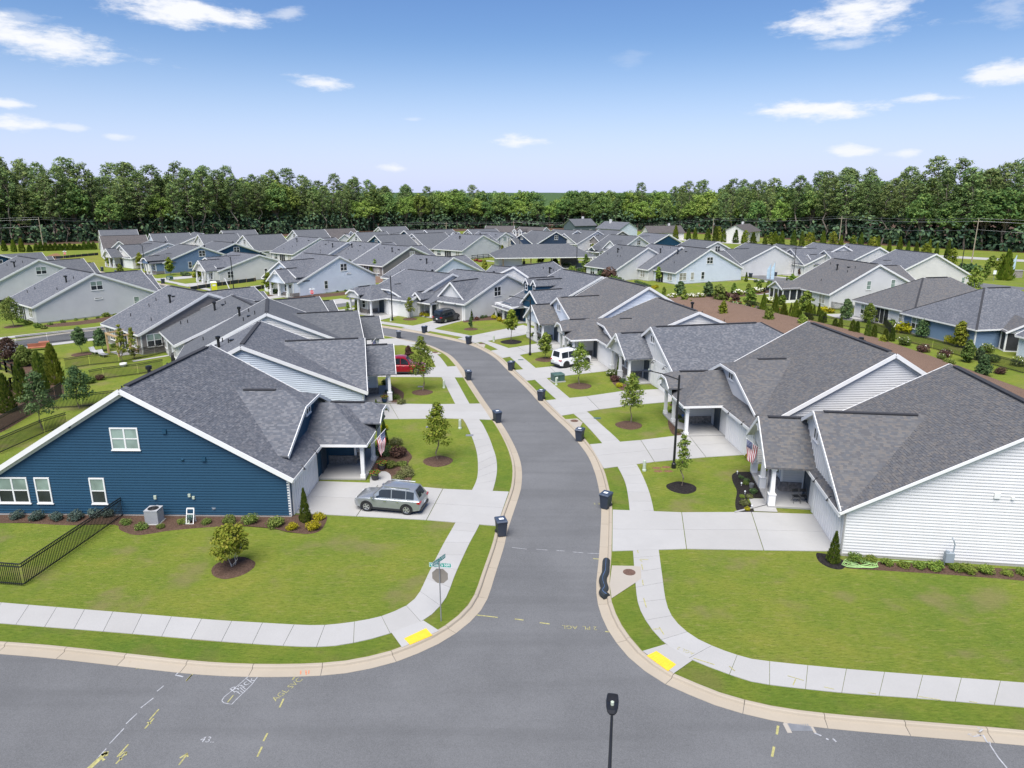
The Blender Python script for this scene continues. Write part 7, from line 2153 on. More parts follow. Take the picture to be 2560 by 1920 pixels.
# ================================================================ bins
def bin_proto():
    o = thing('wheeled_bin', '', 'bin')
    m = MB()
    lo, hi = (.24, .27), (.31, .35)
    m.hexa([(-lo[0], -lo[1], .06), (lo[0], -lo[1], .06), (lo[0], lo[1], .06), (-lo[0], lo[1], .06), (-hi[0], -hi[1], .98), (hi[0], -hi[1], .98), (hi[0], hi[1], .98), (-hi[0], hi[1], .98)])
    for z, k in ((.90, 1.04), (.97, 1.06)): m.box(-hi[0]*k, hi[0]*k, -hi[1]*k, hi[1]*k, z, z+.035)
    m.build('body', M['bin'], o)
    m = MB()
    m.hexa([(-.345, -.39, 1.005), (.345, -.39, 1.005), (.345, .41, 1.005), (-.345, .41, 1.005), (-.30, -.33, 1.09), (.30, -.33, 1.09), (.31, .36, 1.10), (-.31, .36, 1.10)])
    m.box(-.2, .2, -.2, .22, 1.09, 1.115)
    m.build('lid', M['binlid'], o)
    m = MB(); m.tube([(-.26, .44, 1.0), (.26, .44, 1.0)], .022, 6); m.bar((-.24, .36, .98), (-.24, .45, 1.0), .03, .04); m.bar((.24, .36, .98), (.24, .45, 1.0), .03, .04); m.build('handle', M['bin'], o)
    for s in (-1, 1):
        m = MB(); m.lathe([(0, -.035), (.13, -.035), (.145, 0), (.13, .035), (0, .035)][::-1], 12); w = m.build('wheel', M['rubber'], o, (s*.27, .29, .145)); w.rotation_euler = (0, PI/2, 0)
    m = MB(); m.box(-.13, .13, -.352, -.336, .70, .84); q = m.build('sticker', M['sticker'], o); q.location.y = .025; q.rotation_euler = (-.02, 0, 0)
    m = MB(); m.box(-.14, .14, -.16, .06, 1.116, 1.122); m.build('lid_label', M['sticker'], o)
    return o
bp = bin_proto()
BINS = [(1253, 1338, .5, 'navy wheeled bin nearest the camera, left kerb below the driveway', 0), (1243, 1056, .6, 'wheeled bin at the left kerb by the pale blue house drive', 0), (1171, 950, .75, 'wheeled bin at the left kerb by the red pickup drive', 0), (997, 846, 1.1, 'wheeled bin at the far left kerb across from the black suv', 0),
        (1514, 1270, -.1, 'wheeled bin at the right kerb before the nearest right driveway', 1), (1449, 1102, .3, 'wheeled bin at the right kerb below the manhole apron', 1), (1353, 1001, .4, 'wheeled bin at the right kerb by the transformer box', 1), (1278, 926, .5, 'wheeled bin at the right kerb by the white suv drive', 1),
        (1171.8, 860, .8, 'wheeled bin at the outer bend left of the small drain apron', 1), (1061.5, 833, 1.0, 'wheeled bin at the right kerb before the black suv', 1),
        (256, 678, .8, 'blue wheeled bin leftmost on the far street', 2), (292, 687, .8, 'second wheeled bin on the far street', 2), (354, 700, .8, 'third wheeled bin below the second far lamp', 2), (408, 709, .8, 'rightmost wheeled bin on the far street', 2), (1938, 691, .4, 'dark bin tilted on the right hand street', 2), (1876, 694, .4, 'blue bin at the ice blue gable corner', 2), (1400, 623, .4, 'bin on the drive beyond the pavilion', 2)]
for i, (x, y, rz, lb, kind) in enumerate(BINS):
    # bins at the kerb stand in the gutter
    p = G(x, y, Z_ROAD+.02 if kind < 2 else .02)
    o = bp if i == 0 else copy_tree(bp)
    o.location = p; o['label'] = lb; o['group'] = 'wheeled bins put out at the kerb'; o['category'] = 'bin'
    # face the street: handle and wheels to the kerb side
    o.rotation_euler = (0, 0, (PI - .35 + .25*R.random() if kind == 0 else PI - .9*0 - .2 + .3*R.random()) if False else {0: .35, 1: -.45, 2: .8}[kind] + R.uniform(-.15, .15))

# ================================================================ street lamps
def lamp_proto():
    o = thing('street_lamp', '', 'street lamp')
    m = MB(); m.lathe([(.17, 0), (.17, .35), (.12, .42), (.10, .5), (.085, 3.5), (.075, 7.1), (.06, 7.2), (0, 7.22)], 12); m.build('pole', M['black'], o)
    m = MB(); m.tube([(0, 0, 6.85), (-.5, 0, 7.02), (-1.2, 0, 7.25), (-2.0, 0, 7.42)], [.05, .045, .04, .035], 8); m.build('arm', M['black'], o)
    m = MB()
    pr = [(-1.92, .06, .04), (-2.02, .12, .07), (-2.2, .155, .085), (-2.42, .165, .08), (-2.62, .15, .065), (-2.68, .12, .05)]
    rings = [[Vector((x, -w, 7.42)), Vector((x, -w*.96, 7.42+h_*.75)), Vector((x, -w*.6, 7.42+h_)), Vector((x, w*.6, 7.42+h_)), Vector((x, w*.96, 7.42+h_*.75)), Vector((x, w, 7.42))] for x, w, h_ in pr]
    loft(m, rings); m.build('lamp_head', M['black'], o)
    m = MB()
    for k in range(8): m.box(-2.62+k*.04, -2.60+k*.04, -.13, .13, 7.49, 7.507)
    m.build('cooling_fins', M['blackplastic'], o)
    m = MB(); m.lathe([(.045, 0), (.045, .09), (.03, .1), (0, .1)], 12, (-2.2, 0, 7.505)); m.build('photocell', M['utilpale'], o)
    m = MB(); m.box(-2.6, -2.25, -.11, .11, 7.40, 7.416); m.build('lens', M['lampglass'], o)
    return o
lp = lamp_proto()
LAMPS = [((2.2, 13.2), math.atan2(-2.3, -.38), 'street lamp with only its head and arm in view at the bottom edge'), (tuple(G(1684, 1170)[:2]), -.12, 'black street lamp on the near right lawn behind the thin tree'), (tuple(G(1325, 888)[:2]), -.12, 'tall black street lamp left of the white suv'),
         (tuple(G(981, 801)[:2]), .1, 'black street lamp before the fern porch on the inner bend'), (tuple(G(365, 686)[:2]), -.8, 'far street lamp before the mid blue house'), (tuple(G(585, 730)[:2]), -.8, 'far street lamp in the silt fenced lot'),
         (tuple(G(1983, 691)[:2]), -.2, 'street lamp before the light grey fronted house at right'), (tuple(G(1441, 690)[:2]), 1.2, 'black lamp post on the central green'), (tuple(G(980, 640)[:2]), PI, 'thin lamp beside the white house beyond the garden')]
for i, (p, rz, lb) in enumerate(LAMPS):
    o = lp if i == 0 else copy_tree(lp)
    o.location = (p[0], p[1], Z_ROAD if i == 0 else 0); o.rotation_euler = (0, 0, rz); o['label'] = lb; o['group'] = 'black street lamps'; o['category'] = 'street lamp'
for i, (x, y, rz) in enumerate(((1226, 640, PI), (1249, 640, PI), (1272, 640, PI), (1299, 640, PI))):
    o = copy_tree(lp); p = G(x, y); o.location = p; o.rotation_euler = (0, 0, rz); o.scale = (.8, .8, .82)
    o['label'] = ('leftmost', 'second', 'third', 'rightmost')[i] + ' court lamp before the broad cream gable'; o['group'] = 'court lamps'
for x, y, lb in ((1233, 692, 'short lamp by the loop street kerb'), (1908, 706, 'slim post beside the white banner poles')):
    pass
# ================================================================ signs
o = thing('street_sign', 'stop sign seen from behind under two green street name blades', 'sign', G(1103, 1553), 0)
m = MB(); m.tube([(0, 0, -.1), (-.02, 0, 3.25)], .03, 8); m.build('post', M['galv'], o)
m = MB()
for y0, y1 in ((.035, .041),):
    a = [(math.cos(PI/8+k*PI/4)*.41, math.sin(PI/8+k*PI/4)*.41) for k in range(8)]
    f = [Vector((x, y0, 2.42+z)) for x, z in a]; bk = [Vector((x, y1, 2.42+z)) for x, z in a]
    m.face(f); m.face(bk[::-1])
    for k in range(8): m.face([f[k], bk[k], bk[(k+1) % 8], f[(k+1) % 8]])
m.build('stop_plate', M['signback'], o, (0, 0, 0), -.12)
def blade(par, txt, w, z, rz, offx=0):
    e = MB(); e.box(-w/2, w/2, -.006, .006, 0, .23); bl = e.build('name_blade', M['signgreen'], par, (offx, 0, z), rz)
    e = MB();
    for x0, x1, z0, z1 in ((-w/2, w/2, 0, .014), (-w/2, w/2, .216, .23), (-w/2, -w/2+.014, .014, .216), (w/2-.014, w/2, .014, .216)):
        e.box(x0, x1, -.0075, .0075, z0, z1)
    e.build('blade_border', M['signwhite'], bl)
    for s in (0, 1):
        c = bpy.data.curves.new('lettering', 'FONT'); c.body = txt; c.size = .20; c.align_x = 'CENTER'; c.align_y = 'CENTER'; c.offset = .004
        t = bpy.data.objects.new('lettering', c); COL.objects.link(t)
        me = bpy.data.meshes.new_from_object(t); bpy.data.objects.remove(t); me.materials.append(M['signwhite'])
        q = inst('lettering', me, bl, (0, -.009 if s == 0 else .009, .112), 0); q.rotation_euler = (PI/2, 0, PI*s)
        q.scale = (min(1, (w-.1)/max(.1, me.vertices and (max(v.co.x for v in me.vertices)-min(v.co.x for v in me.vertices)))), 1, 1)
blade(o, 'Virelia Cir NW', 1.05, 2.90, -.10, .03)
blade(o, 'Arbor Ct NW', 1.0, 3.16, 1.02, -.02)
def stop_sign(p, label, face):
    o = thing('stop_sign', label, 'sign', p, face)
    m = MB(); m.tube([(0, 0, -.1), (0, 0, 2.95)], .03, 8); m.build('post', M['galv'], o)
    a = [(math.cos(PI/8+k*PI/4)*.40, math.sin(PI/8+k*PI/4)*.40) for k in range(8)]
    m = MB(); m.face([Vector((x, -.045, 2.2+z)) for x, z in a]); m.face([Vector((x, -.035, 2.2+z)) for x, z in a][::-1]); m.build('stop_plate', M['signwhite'], o)
    m = MB(); m.face([Vector((x*.93, -.049, 2.2+z*.93)) for x, z in a]); pl = m.build('red_face', M['signred'], o)
    c = bpy.data.curves.new('lettering', 'FONT'); c.body = 'STOP'; c.size = .30; c.align_x = 'CENTER'; c.align_y = 'CENTER'; c.offset = .006
    t = bpy.data.objects.new('lettering', c); COL.objects.link(t); me = bpy.data.meshes.new_from_object(t); bpy.data.objects.remove(t); me.materials.append(M['signwhite'])
    q = inst('lettering', me, pl, (0, -.054, 2.2)); q.rotation_euler = (PI/2, 0, 0)
    m = MB(); m.box(-.5, .5, -.01, .01, 2.68, 2.88); m.box(-.01, .01, -.4, .4, 2.9, 3.08); m.build('name_blade', M['signwhite'], o)
    return o
stop_sign(G(782, 760), 'red stop sign at the side street corner by the ice blue house', .1)
stop_sign(G(165, 652), 'red and white stop sign before the silt fence at far left', .2)
o = thing('notice_board', 'small grey sign back on the lawn of the ice blue house', 'sign', G(729, 751), .2)
m = MB(); m.tube([(0, 0, -.1), (0, 0, 2.2)], .04, 6); m.build('post', M['galv'], o)
m = MB(); m.box(-.3, .3, -.02, .02, 1.4, 2.3); m.build('plate', M['galv'], o)
o = thing('notice_board', 'white sign on a post near the entrance at right', 'sign', G(2483, 703), 0)
m = MB(); m.tube([(0, 0, -.1), (0, 0, 2.6)], .05, 6); m.build('post', M['galv'], o); m = MB(); m.box(-.35, .35, -.08, -.04, 1.6, 2.5); m.build('plate', M['signwhite'], o)

# ================================================================ flags of the houses
def us_flag(p, foot_dir, label, rise=.55, droop=.8, wind=(0, 0), hoist=.92, fly=1.5, pole=1.75):
    """bracket point p, pole slanting out along foot_dir"""
    o = thing('house_flag', label, 'flag', p, 0)
    d = Vector((foot_dir[0], foot_dir[1], 0)).normalized()
    pd = (d + Vector((0, 0, rise))).normalized()
    m = MB(); m.tube([Vector(), pd*pole], .016, 6); m.lathe([(.0, -.03), (.035, 0), (0, .03)], 8, tuple(pd*pole)); m.build('flag_pole', M['trim'], o)
    wv = Vector((wind[0], wind[1], 0))
    side = Vector((-d.y, d.x, 0))
    def P(s, t):
        """s along the hoist (0 = top of flag at pole tip), t along the fly"""
        a = pd*(pole-.06 - hoist*s)
        sag = Vector((0, 0, -1))*(t*fly*droop) + wv*(t*fly)
        ripple = side*(.07*math.sin(t*7+s*3)*min(1, t*3)) + d*(.06*math.sin(s*9+t*5)*t)
        # gathered folds towards the free end
        return a + sag + ripple - d*(.28*(hoist*(0.5-s))*t*1.1)
    def patch(name, s0, s1, t0, t1, mt, n, off=0.0, par=None):
        m = MB(); k = max(1, int((s1-s0)*9))
        for i in range(n):
            for j in range(k):
                ta, tb = t0+(t1-t0)*i/n, t0+(t1-t0)*(i+1)/n; sa, sb = s0+(s1-s0)*j/k, s0+(s1-s0)*(j+1)/k
                q = [P(sa, ta), P(sa, tb), P(sb, tb), P(sb, ta)]
                if off: q = [v + side*off for v in q]
                m.face(q)
        return m.build(name, M[mt], par or o, smooth=True)
    for k in range(13):
        patch('stripe', k/13, (k+1)/13, .40 if k < 7 else 0, 1, 'flagred' if k % 2 == 0 else 'flagwhite', 8 if k < 7 else 12)
    c = patch('canton', 0, 7/13, 0, .40, 'flagblue', 5)
    m = MB()
    for r in range(9):
        for q in range(6 if r % 2 == 0 else 5):
            t = .40*((q+.5 if r % 2 == 0 else q+1)/6); s = 7/13*(r+.5+.0)/9
            for sg in (-1, 1):
                b = P(s, t) + side*.006*sg; e1 = (P(s, t+.01)-P(s, t)).normalized(); e2 = (P(s+.01, t)-P(s, t)).normalized()
                pts = [b + (e1*math.cos(2*PI*k/10)+e2*math.sin(2*PI*k/10))*(.026 if k % 2 == 0 else .011) for k in range(10)]
                m.face(pts)
    m.build('stars', M['flagwhite'], c)['kind'] = 'stuff'
    return o
us_flag(Vector((-10.35, 48.6, 2.15)), (.75, .65), 'striped flag hanging at the navy porch corner post', .75, .95, (.08, 0))
q = G(950, 962); us_flag(Vector((q.x-.2, q.y-3.6, 2.35)), (1, .15), 'striped flag blowing out from the pale blue porch', .45, .55, (.5, -.1))
q = G(945, 900); us_flag(Vector((q.x-.5, q.y-4.0, 2.2)), (.55, .5), 'faded striped flag at the cream house porch', .9, 1.0, (.02, 0))
us_flag(Vector((18.05, 47.3, 2.1)), (-.9, .55), 'striped flag on the grey porch post of the nearest right house', .6, .95, (-.05, 0))
q = G(1440, 880); us_flag(Vector((q.x-.2, q.y+.2, 2.2)), (-.9, -.3), 'striped flag before the ice blue garage door', .75, .9, (-.1, 0))
q = G(912, 780); us_flag(Vector((q.x+.6, q.y+1.0, 2.5)), (-.6, -.7), 'small striped flag on the fern porch post', .6, .95, (0, 0))

# ================================================================ fences
def picket_fence(pxs, label, hgt=1.35, gap=.115, near=False, post_gap=2.35, metres=None):
    P = [G(*p) for p in pxs] if metres is None else [Vector((*p, 0)) for p in metres]
    o = thing('picket_fence', label, 'fence', P[0], 0)
    O = P[0]
    pm = cached(('picket', hgt), lambda: (lambda m: (m.box(-.014, .014, -.014, .014, .06, hgt-.03), m.mesh('picket', M['black']))[1])(MB()))
    po = cached(('fpost', hgt), lambda: (lambda m: (m.box(-.055, .055, -.055, .055, -.2, hgt+.06), m.box(-.065, .065, -.065, .065, hgt+.06, hgt+.10), m.mesh('post', M['black']))[1])(MB()))
    allp = MB(); cnt = 0
    for a, b in zip(P[:-1], P[1:]):
        d = b-a; L = d.length; d.normalize(); rz = math.atan2(d.y, d.x)
        n = max(1, round(L/post_gap))
        for k in range(n+1):
            if k == n and b is not P[-1]: continue
            inst('post', po, o, a + d*(L*k/n) - O, rz)
        for z in ((.14, hgt-.22, hgt-.05)):
            m = MB(); m.bar(a-O+Vector((0, 0, z)), b-O+Vector((0, 0, z)), .045, .05); m.build('rail', M['black'], o)
        k = int(L/gap)
        for i in range(1, k):
            p = a + d*(L*i/k) - O
            if near and cnt < 295: inst('picket', pm, o, p, rz); cnt += 1
            else: allp.box(p.x-.014, p.x+.014, p.y-.014, p.y+.014, .06, hgt-.03)
    if allp.v: allp.build('pickets', M['black'], o)['kind'] = 'stuff'
    return o
picket_fence([(318, 1284), (60, 1466), (-70, 1456)], 'black metal picket fence meeting the navy wall in the foreground', near=True)
picket_fence([(-10, 1139), (112, 1084), (170, 1066)], 'black picket fence just left of the navy gable slope')
picket_fence([(-10, 1085), (77, 1037), (139, 999), (157, 986)], 'slanting picket fence before the cypress trees at left')
picket_fence([(124, 1023), (205, 1018), (290, 1008)], 'picket fence behind the round dark tree at left')
picket_fence([(225, 955), (260, 948), (346, 937), (410, 925)], 'middle picket fence on the lawns behind the navy house')
picket_fence([(163, 924), (225, 914), (298, 907), (388, 889), (420, 880)], 'picket fence below the striped loungers')
picket_fence([(42, 868), (120, 858), (286, 840)], 'picket fence along the side street at left', hgt=1.5)
picket_fence([(1862, 768), (1900, 776), (1960, 786)], 'picket fence behind the flower garden on the bank')
picket_fence([(2005, 800), (2060, 812), (2165, 822), (2230, 846), (2330, 872), (2440, 902), (2560, 935)], 'long picket fence between straw bank and hip roofed houses')
picket_fence([(2060, 770), (2120, 780), (2200, 800), (2232, 842)], 'picket fence around the white hip house patio')
def rail_fence(pxs, label, rails=3, metres=None, h_=1.35):
    P = [G(*p) for p in pxs]
    o = thing('rail_fence', label, 'fence', P[0], 0); O = P[0]
    for a, b in zip(P[:-1], P[1:]):
        d = b-a; L = d.length; d.normalize(); n = max(1, round(L/2.4))
        for k in range(n+1):
            m = MB(); p = a+d*(L*k/n)-O; m.box(p.x-.08, p.x+.08, p.y-.08, p.y+.08, -.2, h_+.1); m.build('post', M['black'], o)
        for j in range(rails):
            z = .3 + (h_-.35)*j/(rails-1)
            m = MB(); m.bar(a-O+Vector((0, 0, z)), b-O+Vector((0, 0, z)), .05, .15); m.build('rail', M['black'], o)
rail_fence([(-12, 919), (17, 931), (34, 940), (48, 949)], 'black three rail ranch fence at the upper left edge')
rail_fence([(48, 966), (30, 978), (20, 987), (-20, 1000)], 'black ranch fence piece between the cypress trees')
rail_fence([(1068, 638), (1110, 640), (1150, 642)], 'black rail fence left of the community garden')
rail_fence([(1180, 650), (1222, 646), (1252, 640), (1290, 630)], 'black rail fence around the community garden')
rail_fence([(1214, 624), (1260, 627), (1340, 630)], 'black rail fence before the broad cream gable')
rail_fence([(1355, 642), (1424, 641), (1436, 638)], 'black rail fence behind the pavilion')
def silt_fence(pxs, label, h_=.85):
    P = resample([G(*p) for p in pxs], 2.2)
    o = thing('silt_fence', label, 'fence', P[0], 0); O = P[0]
    m = MB()
    for a, b in zip(P[:-1], P[1:]):
        d = (b-a).normalized(); n = Vector((-d.y, d.x, 0))*.012
        A, B = a-O, b-O
        m.hexa([A-n, B-n, B+n, A+n, A-n+Vector((0, 0, h_-.1*R.random())), B-n+Vector((0, 0, h_-.1*R.random())), B+n+Vector((0, 0, h_-.1)), A+n+Vector((0, 0, h_-.1))])
    m.build('fabric', M['silt'], o)
    for p in P:
        m = MB(); q = p-O; m.box(q.x-.03, q.x+.03, q.y-.03, q.y+.03, -.1, h_+.22); m.build('stake', M['timber'], o)
silt_fence([(476, 726), (500, 722), (540, 716), (600, 708), (640, 703)], 'black silt fence below the beige house')
silt_fence([(575, 735), (600, 733), (640, 725), (690, 716)], 'black silt fence before the ice blue house lot')
silt_fence([(118, 648), (160, 646), (200, 642), (246, 638)], 'long black silt fence along the meadow at far left')
silt_fence([(0, 762), (20, 757), (45, 752), (54, 748)], 'black silt fence behind the white house at left')
# ================================================================ small things
def tub(p, kind, label):
    o = thing('flower_pot', label, 'flower pot', p, 0)
    m = MB(); m.lathe([(0, 0), (.20, 0), (.27, .25), (.27, .5), (.24, .58), (.22, .5), (0, .48)], 14); m.build('pot', M[kind], o)
    fo, fl, st = proto_tree(('pot', 1), lambda: shrub_mesh(91, 'l_oak', 160, .26, 'flower_r', 30, .16))
    for n, me in (('foliage', fo), ('flowers', fl)):
        q = inst(n, me, o, (0, 0, .42)); q.scale = (.42, .42, .30)
    m = MB(); rr = random.Random(4)
    for k in range(12):
        a = k*2.4; d = Vector((math.cos(a)*.32, math.sin(a)*.32, .75)).normalized(); s = Vector((-d.y, d.x, 0))*.03
        m.face([Vector((0, 0, .5))-s, Vector((0, 0, .5))+s, d*.6+Vector((0, 0, .5))+s*.3, d*.75+Vector((0, 0, .5))])
    m.build('spikes', M['l_purple'], o)
tub(G(938, 1200), 'terracotta', 'black flower pot nearest the silver crossover'); tub(G(955, 1175), 'terracotta', 'black flower pot farther back by the navy porch'); tub(G(961.5, 1006), 'bluepot', 'blue glazed pot with red flowers at the pale blue porch')
tub(G(988, 777), 'terracotta', 'grey pot with a big fern on the inner bend porch')
def ac_unit(p, label, rz=0):
    o = thing('air_conditioner', label, 'air conditioner', p, rz)
    m = MB(); m.box(-.48, .48, -.48, .48, -.02, .06); m.build('base_pad', M['concrete'], o)
    m = MB(); m.box(-.40, .40, -.40, .40, .06, .92); m.build('cabinet', M['acgrey'], o)
    m = MB()
    for k in range(17):
        x = -.384+k*.048
        m.box(x-.008, x+.008, -.412, -.401, .12, .88); m.box(x-.008, x+.008, .401, .412, .12, .88); m.box(.401, .412, x-.008, x+.008, .12, .88); m.box(-.412, -.401, x-.008, x+.008, .12, .88)
    m.build('louvres', M['acgrey'], o)['kind'] = 'stuff'
    m = MB(); m.box(-.42, .42, -.42, .42, .92, .96); m.build('top_cover', M['acgrey'], o)
    m = MB(); m.lathe([(0, .965), (.3, .965), (.33, .961)][::-1], 20)
    for k in range(8): a = k*PI/4; m.bar((0, 0, .975), (math.cos(a)*.32, math.sin(a)*.32, .975), .018, .012)
    for r in (.12, .22, .31): m.tube([(math.cos(2*PI*k/18)*r, math.sin(2*PI*k/18)*r, .98) for k in range(19)], .007, 4, False)
    m.build('fan_grille', M['blackplastic'], o)
ac_unit(G(388, 1306), 'grey air conditioner standing against the navy wall'); ac_unit(G(1250, 789), 'dark air conditioner behind the white side wall of the bend', .7)
o = thing('gas_meter', 'grey gas meter on pipes at the navy wall', 'gas meter', G(540, 1290), 0)
m = MB(); m.box(-.16, .16, -.14, .12, .35, .72); m.lathe([(.12, 0), (.14, .08), (0, .09)], 10, (0, -.1, .55)); m.build('meter_body', M['meter'], o)
m = MB(); m.tube([(-.25, 0, 0), (-.25, 0, 1.0), (-.1, 0, 1.05), (-.1, 0, .7)], .03, 6); m.tube([(.1, 0, .7), (.1, 0, 1.1), (-.45, 0, 1.12), (-.45, .1, .9)], .03, 6); m.build('pipes', M['galv'], o)
o = thing('gas_meter', 'blue grey gas meter between the hedge shrubs of the right white house', 'gas meter', G(2368, 1416), -.1)
m = MB(); m.box(-.22, .22, -.15, .15, .3, .85); m.lathe([(.1, 0), (.1, .12), (0, .13)], 10, (-.12, 0, .85)); m.build('meter_body', M['meter'], o)
m = MB(); m.tube([(.18, 0, .8), (.2, 0, 1.35), (.1, 0, 1.6), (.05, .1, 1.7)], .035, 6); m.tube([(-.18, 0, 0), (-.18, 0, .4)], .03, 6); m.build('pipes', M['meter'], o)
o = thing('hose_reel', 'white hose reel stand at the navy wall', 'hose reel', G(478, 1308), 0)
m = MB()
for x in (-.22, .22): m.bar((x, -.2, 0), (x, .15, .95), .05, .05); m.bar((x, .2, 0), (x, .1, .8), .05, .05)
m.bar((-.22, .15, .93), (.22, .15, .93), .06, .08); m.bar((-.22, 0, .62), (.22, 0, .62), .05, .05); m.bar((-.24, -.2, .03), (.24, -.2, .03), .05, .05); m.build('stand', M['trim'], o)
m = MB(); m.tube([(-.18+.36*k/40, .16*math.cos(k*1.1), .40+.16*math.sin(k*1.1)) for k in range(41)], .03, 5); m.build('hose', M['utilgreen'], o)
o = thing('splash_block', 'pale splash block on the mulch below the hose reel', 'splash block', G(469, 1306+1), .2)
m = MB(); m.box(-.18, .18, -.28, .2, 0, .07); m.box(-.18, -.13, -.28, .2, .07, .13); m.box(.13, .18, -.28, .2, .07, .13); m.build('block', M['utilpale'], o)
o = thing('garden_hose', 'coiled green garden hose on the mulch at the right white house', 'hose', G(2150, 1412), 0)
pts = []
for k in range(110):
    a = k*.42; r = .55+.28*math.sin(k*.37)+.1*math.cos(k*1.3)
    pts.append((math.cos(a)*r*1.25, math.sin(a)*r*.62, .09+.02*math.sin(k*.9)))
m = MB(); m.tube(pts, .022, 5); m.tube([(.9, .2, .08), (2, .35, .08), (3.4, .1, .08), (5.2, .2, .09)], .02, 5); m.build('hose', M['hose'], o)
def pedestal(x, y, label, h_=.85):
    o = thing('utility_pedestal', label, 'utility box', G(x, y), R.random())
    m = MB(); m.lathe([(0, 0), (.16, 0), (.16, .1), (.12, .16), (.12, h_-.1), (.10, h_-.02), (.04, h_), (0, h_)], 12); m.build('housing', M['utilpale'], o)
    m = MB(); m.lathe([(.123, h_*.55), (.128, h_*.56), (.128, h_*.6), (.123, h_*.61)], 12); m.build('band', M['utilpale'], o)
for x, y, lb in ((1150, 1071.5, 'pale utility pedestal beside the lime green tree'), (1110, 970, 'pale utility pedestal on the lawn of the pale blue house'), (1610.5, 1177, 'pale utility pedestal by the near right walk'), (1390.5, 963, 'pale utility pedestal before the green transformer box'), (1234.5, 854, 'white utility pedestal left of the black mulch tree'), (977, 803, 'pale utility pedestal at the foot of the inner bend lamp'), (421, 702, 'white utility pedestal by the far lawn'), (105, 646, 'white pedestal at the silt fence'), (1443, 652, 'low grey pedestal by the green path')):
    pedestal(x, y, lb)
def transformer(p, label, rz, s=1.0):
    o = thing('transformer_box', label, 'utility box', p, rz); o.scale = (s, s, s)
    m = MB(); m.box(-.72, .72, -.62, .62, 0, .1); m.build('base_pad', M['concrete'], o)
    m = MB(); m.box(-.62, .62, -.5, .5, .1, .78); m.hexa([(-.64, -.54, .78), (.64, -.54, .78), (.64, .52, .78), (-.64, .52, .78), (-.6, -.45, .90), (.6, -.45, .90), (.6, .5, .9), (-.6, .5, .9)]); m.build('cabinet', M['utilgreen'], o)
    m = MB(); m.box(-.45, -.2, -.515, -.502, .4, .62); m.build('warning_label', M['signwhite'], o)
    m = MB(); m.box(-.01, .01, -.51, -.502, .14, .76); m.build('door_seam', M['black'], o)
transformer(G(1394, 953), 'green transformer box on the lawn by the right kerb walk', .35); transformer(G(425, 700), 'grey green transformer box on the far street lawn', .8)
for x, y, lb, mt in ((1074, 1068, 'grey meter cover in the lawn left of the pedestal', 'galv'), (1174, 1089, 'grey meter cover in the lawn by the walk', 'galv'), (1493, 1046, 'green valve box lid in the right lawn', 'utilgreen'), (1302, 900, 'green lid in the right walk', 'utilgreen'), (1052, 967, 'pale meter cover by the airy street tree', 'galv')):
    o = thing('valve_box', lb, 'valve box', G(x, y, .0), R.uniform(-.2, .2)); m = MB(); m.box(-.32, .32, -.2, .2, 0, .04 if 'walk' not in lb else .045); m.build('frame', M[mt], o); m = MB(); m.box(-.27, .27, -.15, .15, .04, .052); m.build('lid', M[mt], o)
for i, (x, y) in enumerate(((1642, 1170), (1666, 1168), (1646, 1178), (1671, 1178))):
    o = tag(bed('soil_patch', None, 'soil', .02, [(G(x, y).x+.30*math.cos(a)*1.2, G(x, y).y+.22*math.sin(a)) for a in [k*PI/3 for k in range(6)]]), 'bare brown soil square beside the near street lamp', 'soil patch', 'soil squares by the lamp')
    del o['kind']
o = thing('inlet_sock', 'black filter sock lying before the kerb inlet at right', 'filter sock', G(1516, 1440, Z_ROAD), 0)
O = G(1516, 1440, Z_ROAD)
sp = [G(x, y, Z_ROAD+.15)-O for x, y in ((1516, 1402), (1515, 1418), (1514, 1432), (1508, 1446), (1508, 1458), (1512, 1472), (1507, 1482), (1517, 1492))]
m = MB(); m.tube(catmull(sp, 4), .21, 9); m.build('sock', M['silt'], o, smooth=True)
m = MB(); m.tube([v+Vector((-.03, -.05, .2)) for v in catmull(sp, 4)], .012, 4); m.build('cord', M['bluecloth'], o)
# folding chairs on the right porch
def folding_chair(p, rz, label):
    o = thing('folding_chair', label, 'chair', p, rz, 'folding chairs on the right porch')
    m = MB(); m.box(-.2, .2, -.2, .2, .44, .465); m.build('seat', M['black'], o)
    m = MB(); m.hexa([(-.21, .2, .66), (.21, .2, .66), (.21, .215, .66), (-.21, .215, .66), (-.19, .25, .86), (.19, .25, .86), (.19, .265, .86), (-.19, .265, .86)]); m.build('backrest', M['black'], o)
    for x in (-.22, .22):
        m = MB(); m.tube([(x, -.25, 0), (x, .26, .88)], .013, 5); m.build('leg', M['black'], o); m = MB(); m.tube([(x*.9, .25, 0), (x*.9, -.15, .45)], .013, 5); m.build('leg', M['black'], o)
q = G(1988, 1256, .12)
folding_chair(Vector((q.x, q.y, .14)), .05, 'left black folding chair on the right porch'); q = G(2007, 1256, .12); folding_chair(Vector((q.x, q.y, .14)), 0, 'right black folding chair on the right porch')
def patio_chair(p, rz, label, mt='blackplastic', group=None):
    o = thing('patio_chair', label, 'chair', p, rz, group)
    m = MB(); m.box(-.28, .28, -.28, .28, .38, .45); m.build('seat', M[mt], o)
    m = MB(); m.hexa([(-.28, .24, .45), (.28, .24, .45), (.28, .30, .45), (-.28, .30, .45), (-.26, .38, 1.0), (.26, .38, 1.0), (.26, .43, 1.0), (-.26, .43, 1.0)]); m.build('backrest', M[mt], o)
    for x in (-.26, .26):
        for y in (-.26, .26): m = MB(); m.box(x-.02, x+.02, y-.02, y+.02, 0, .4); m.build('leg', M[mt], o)
        m = MB(); m.box(x-.03, x+.03, -.28, .32, .62, .66); m.build('armrest', M[mt], o)
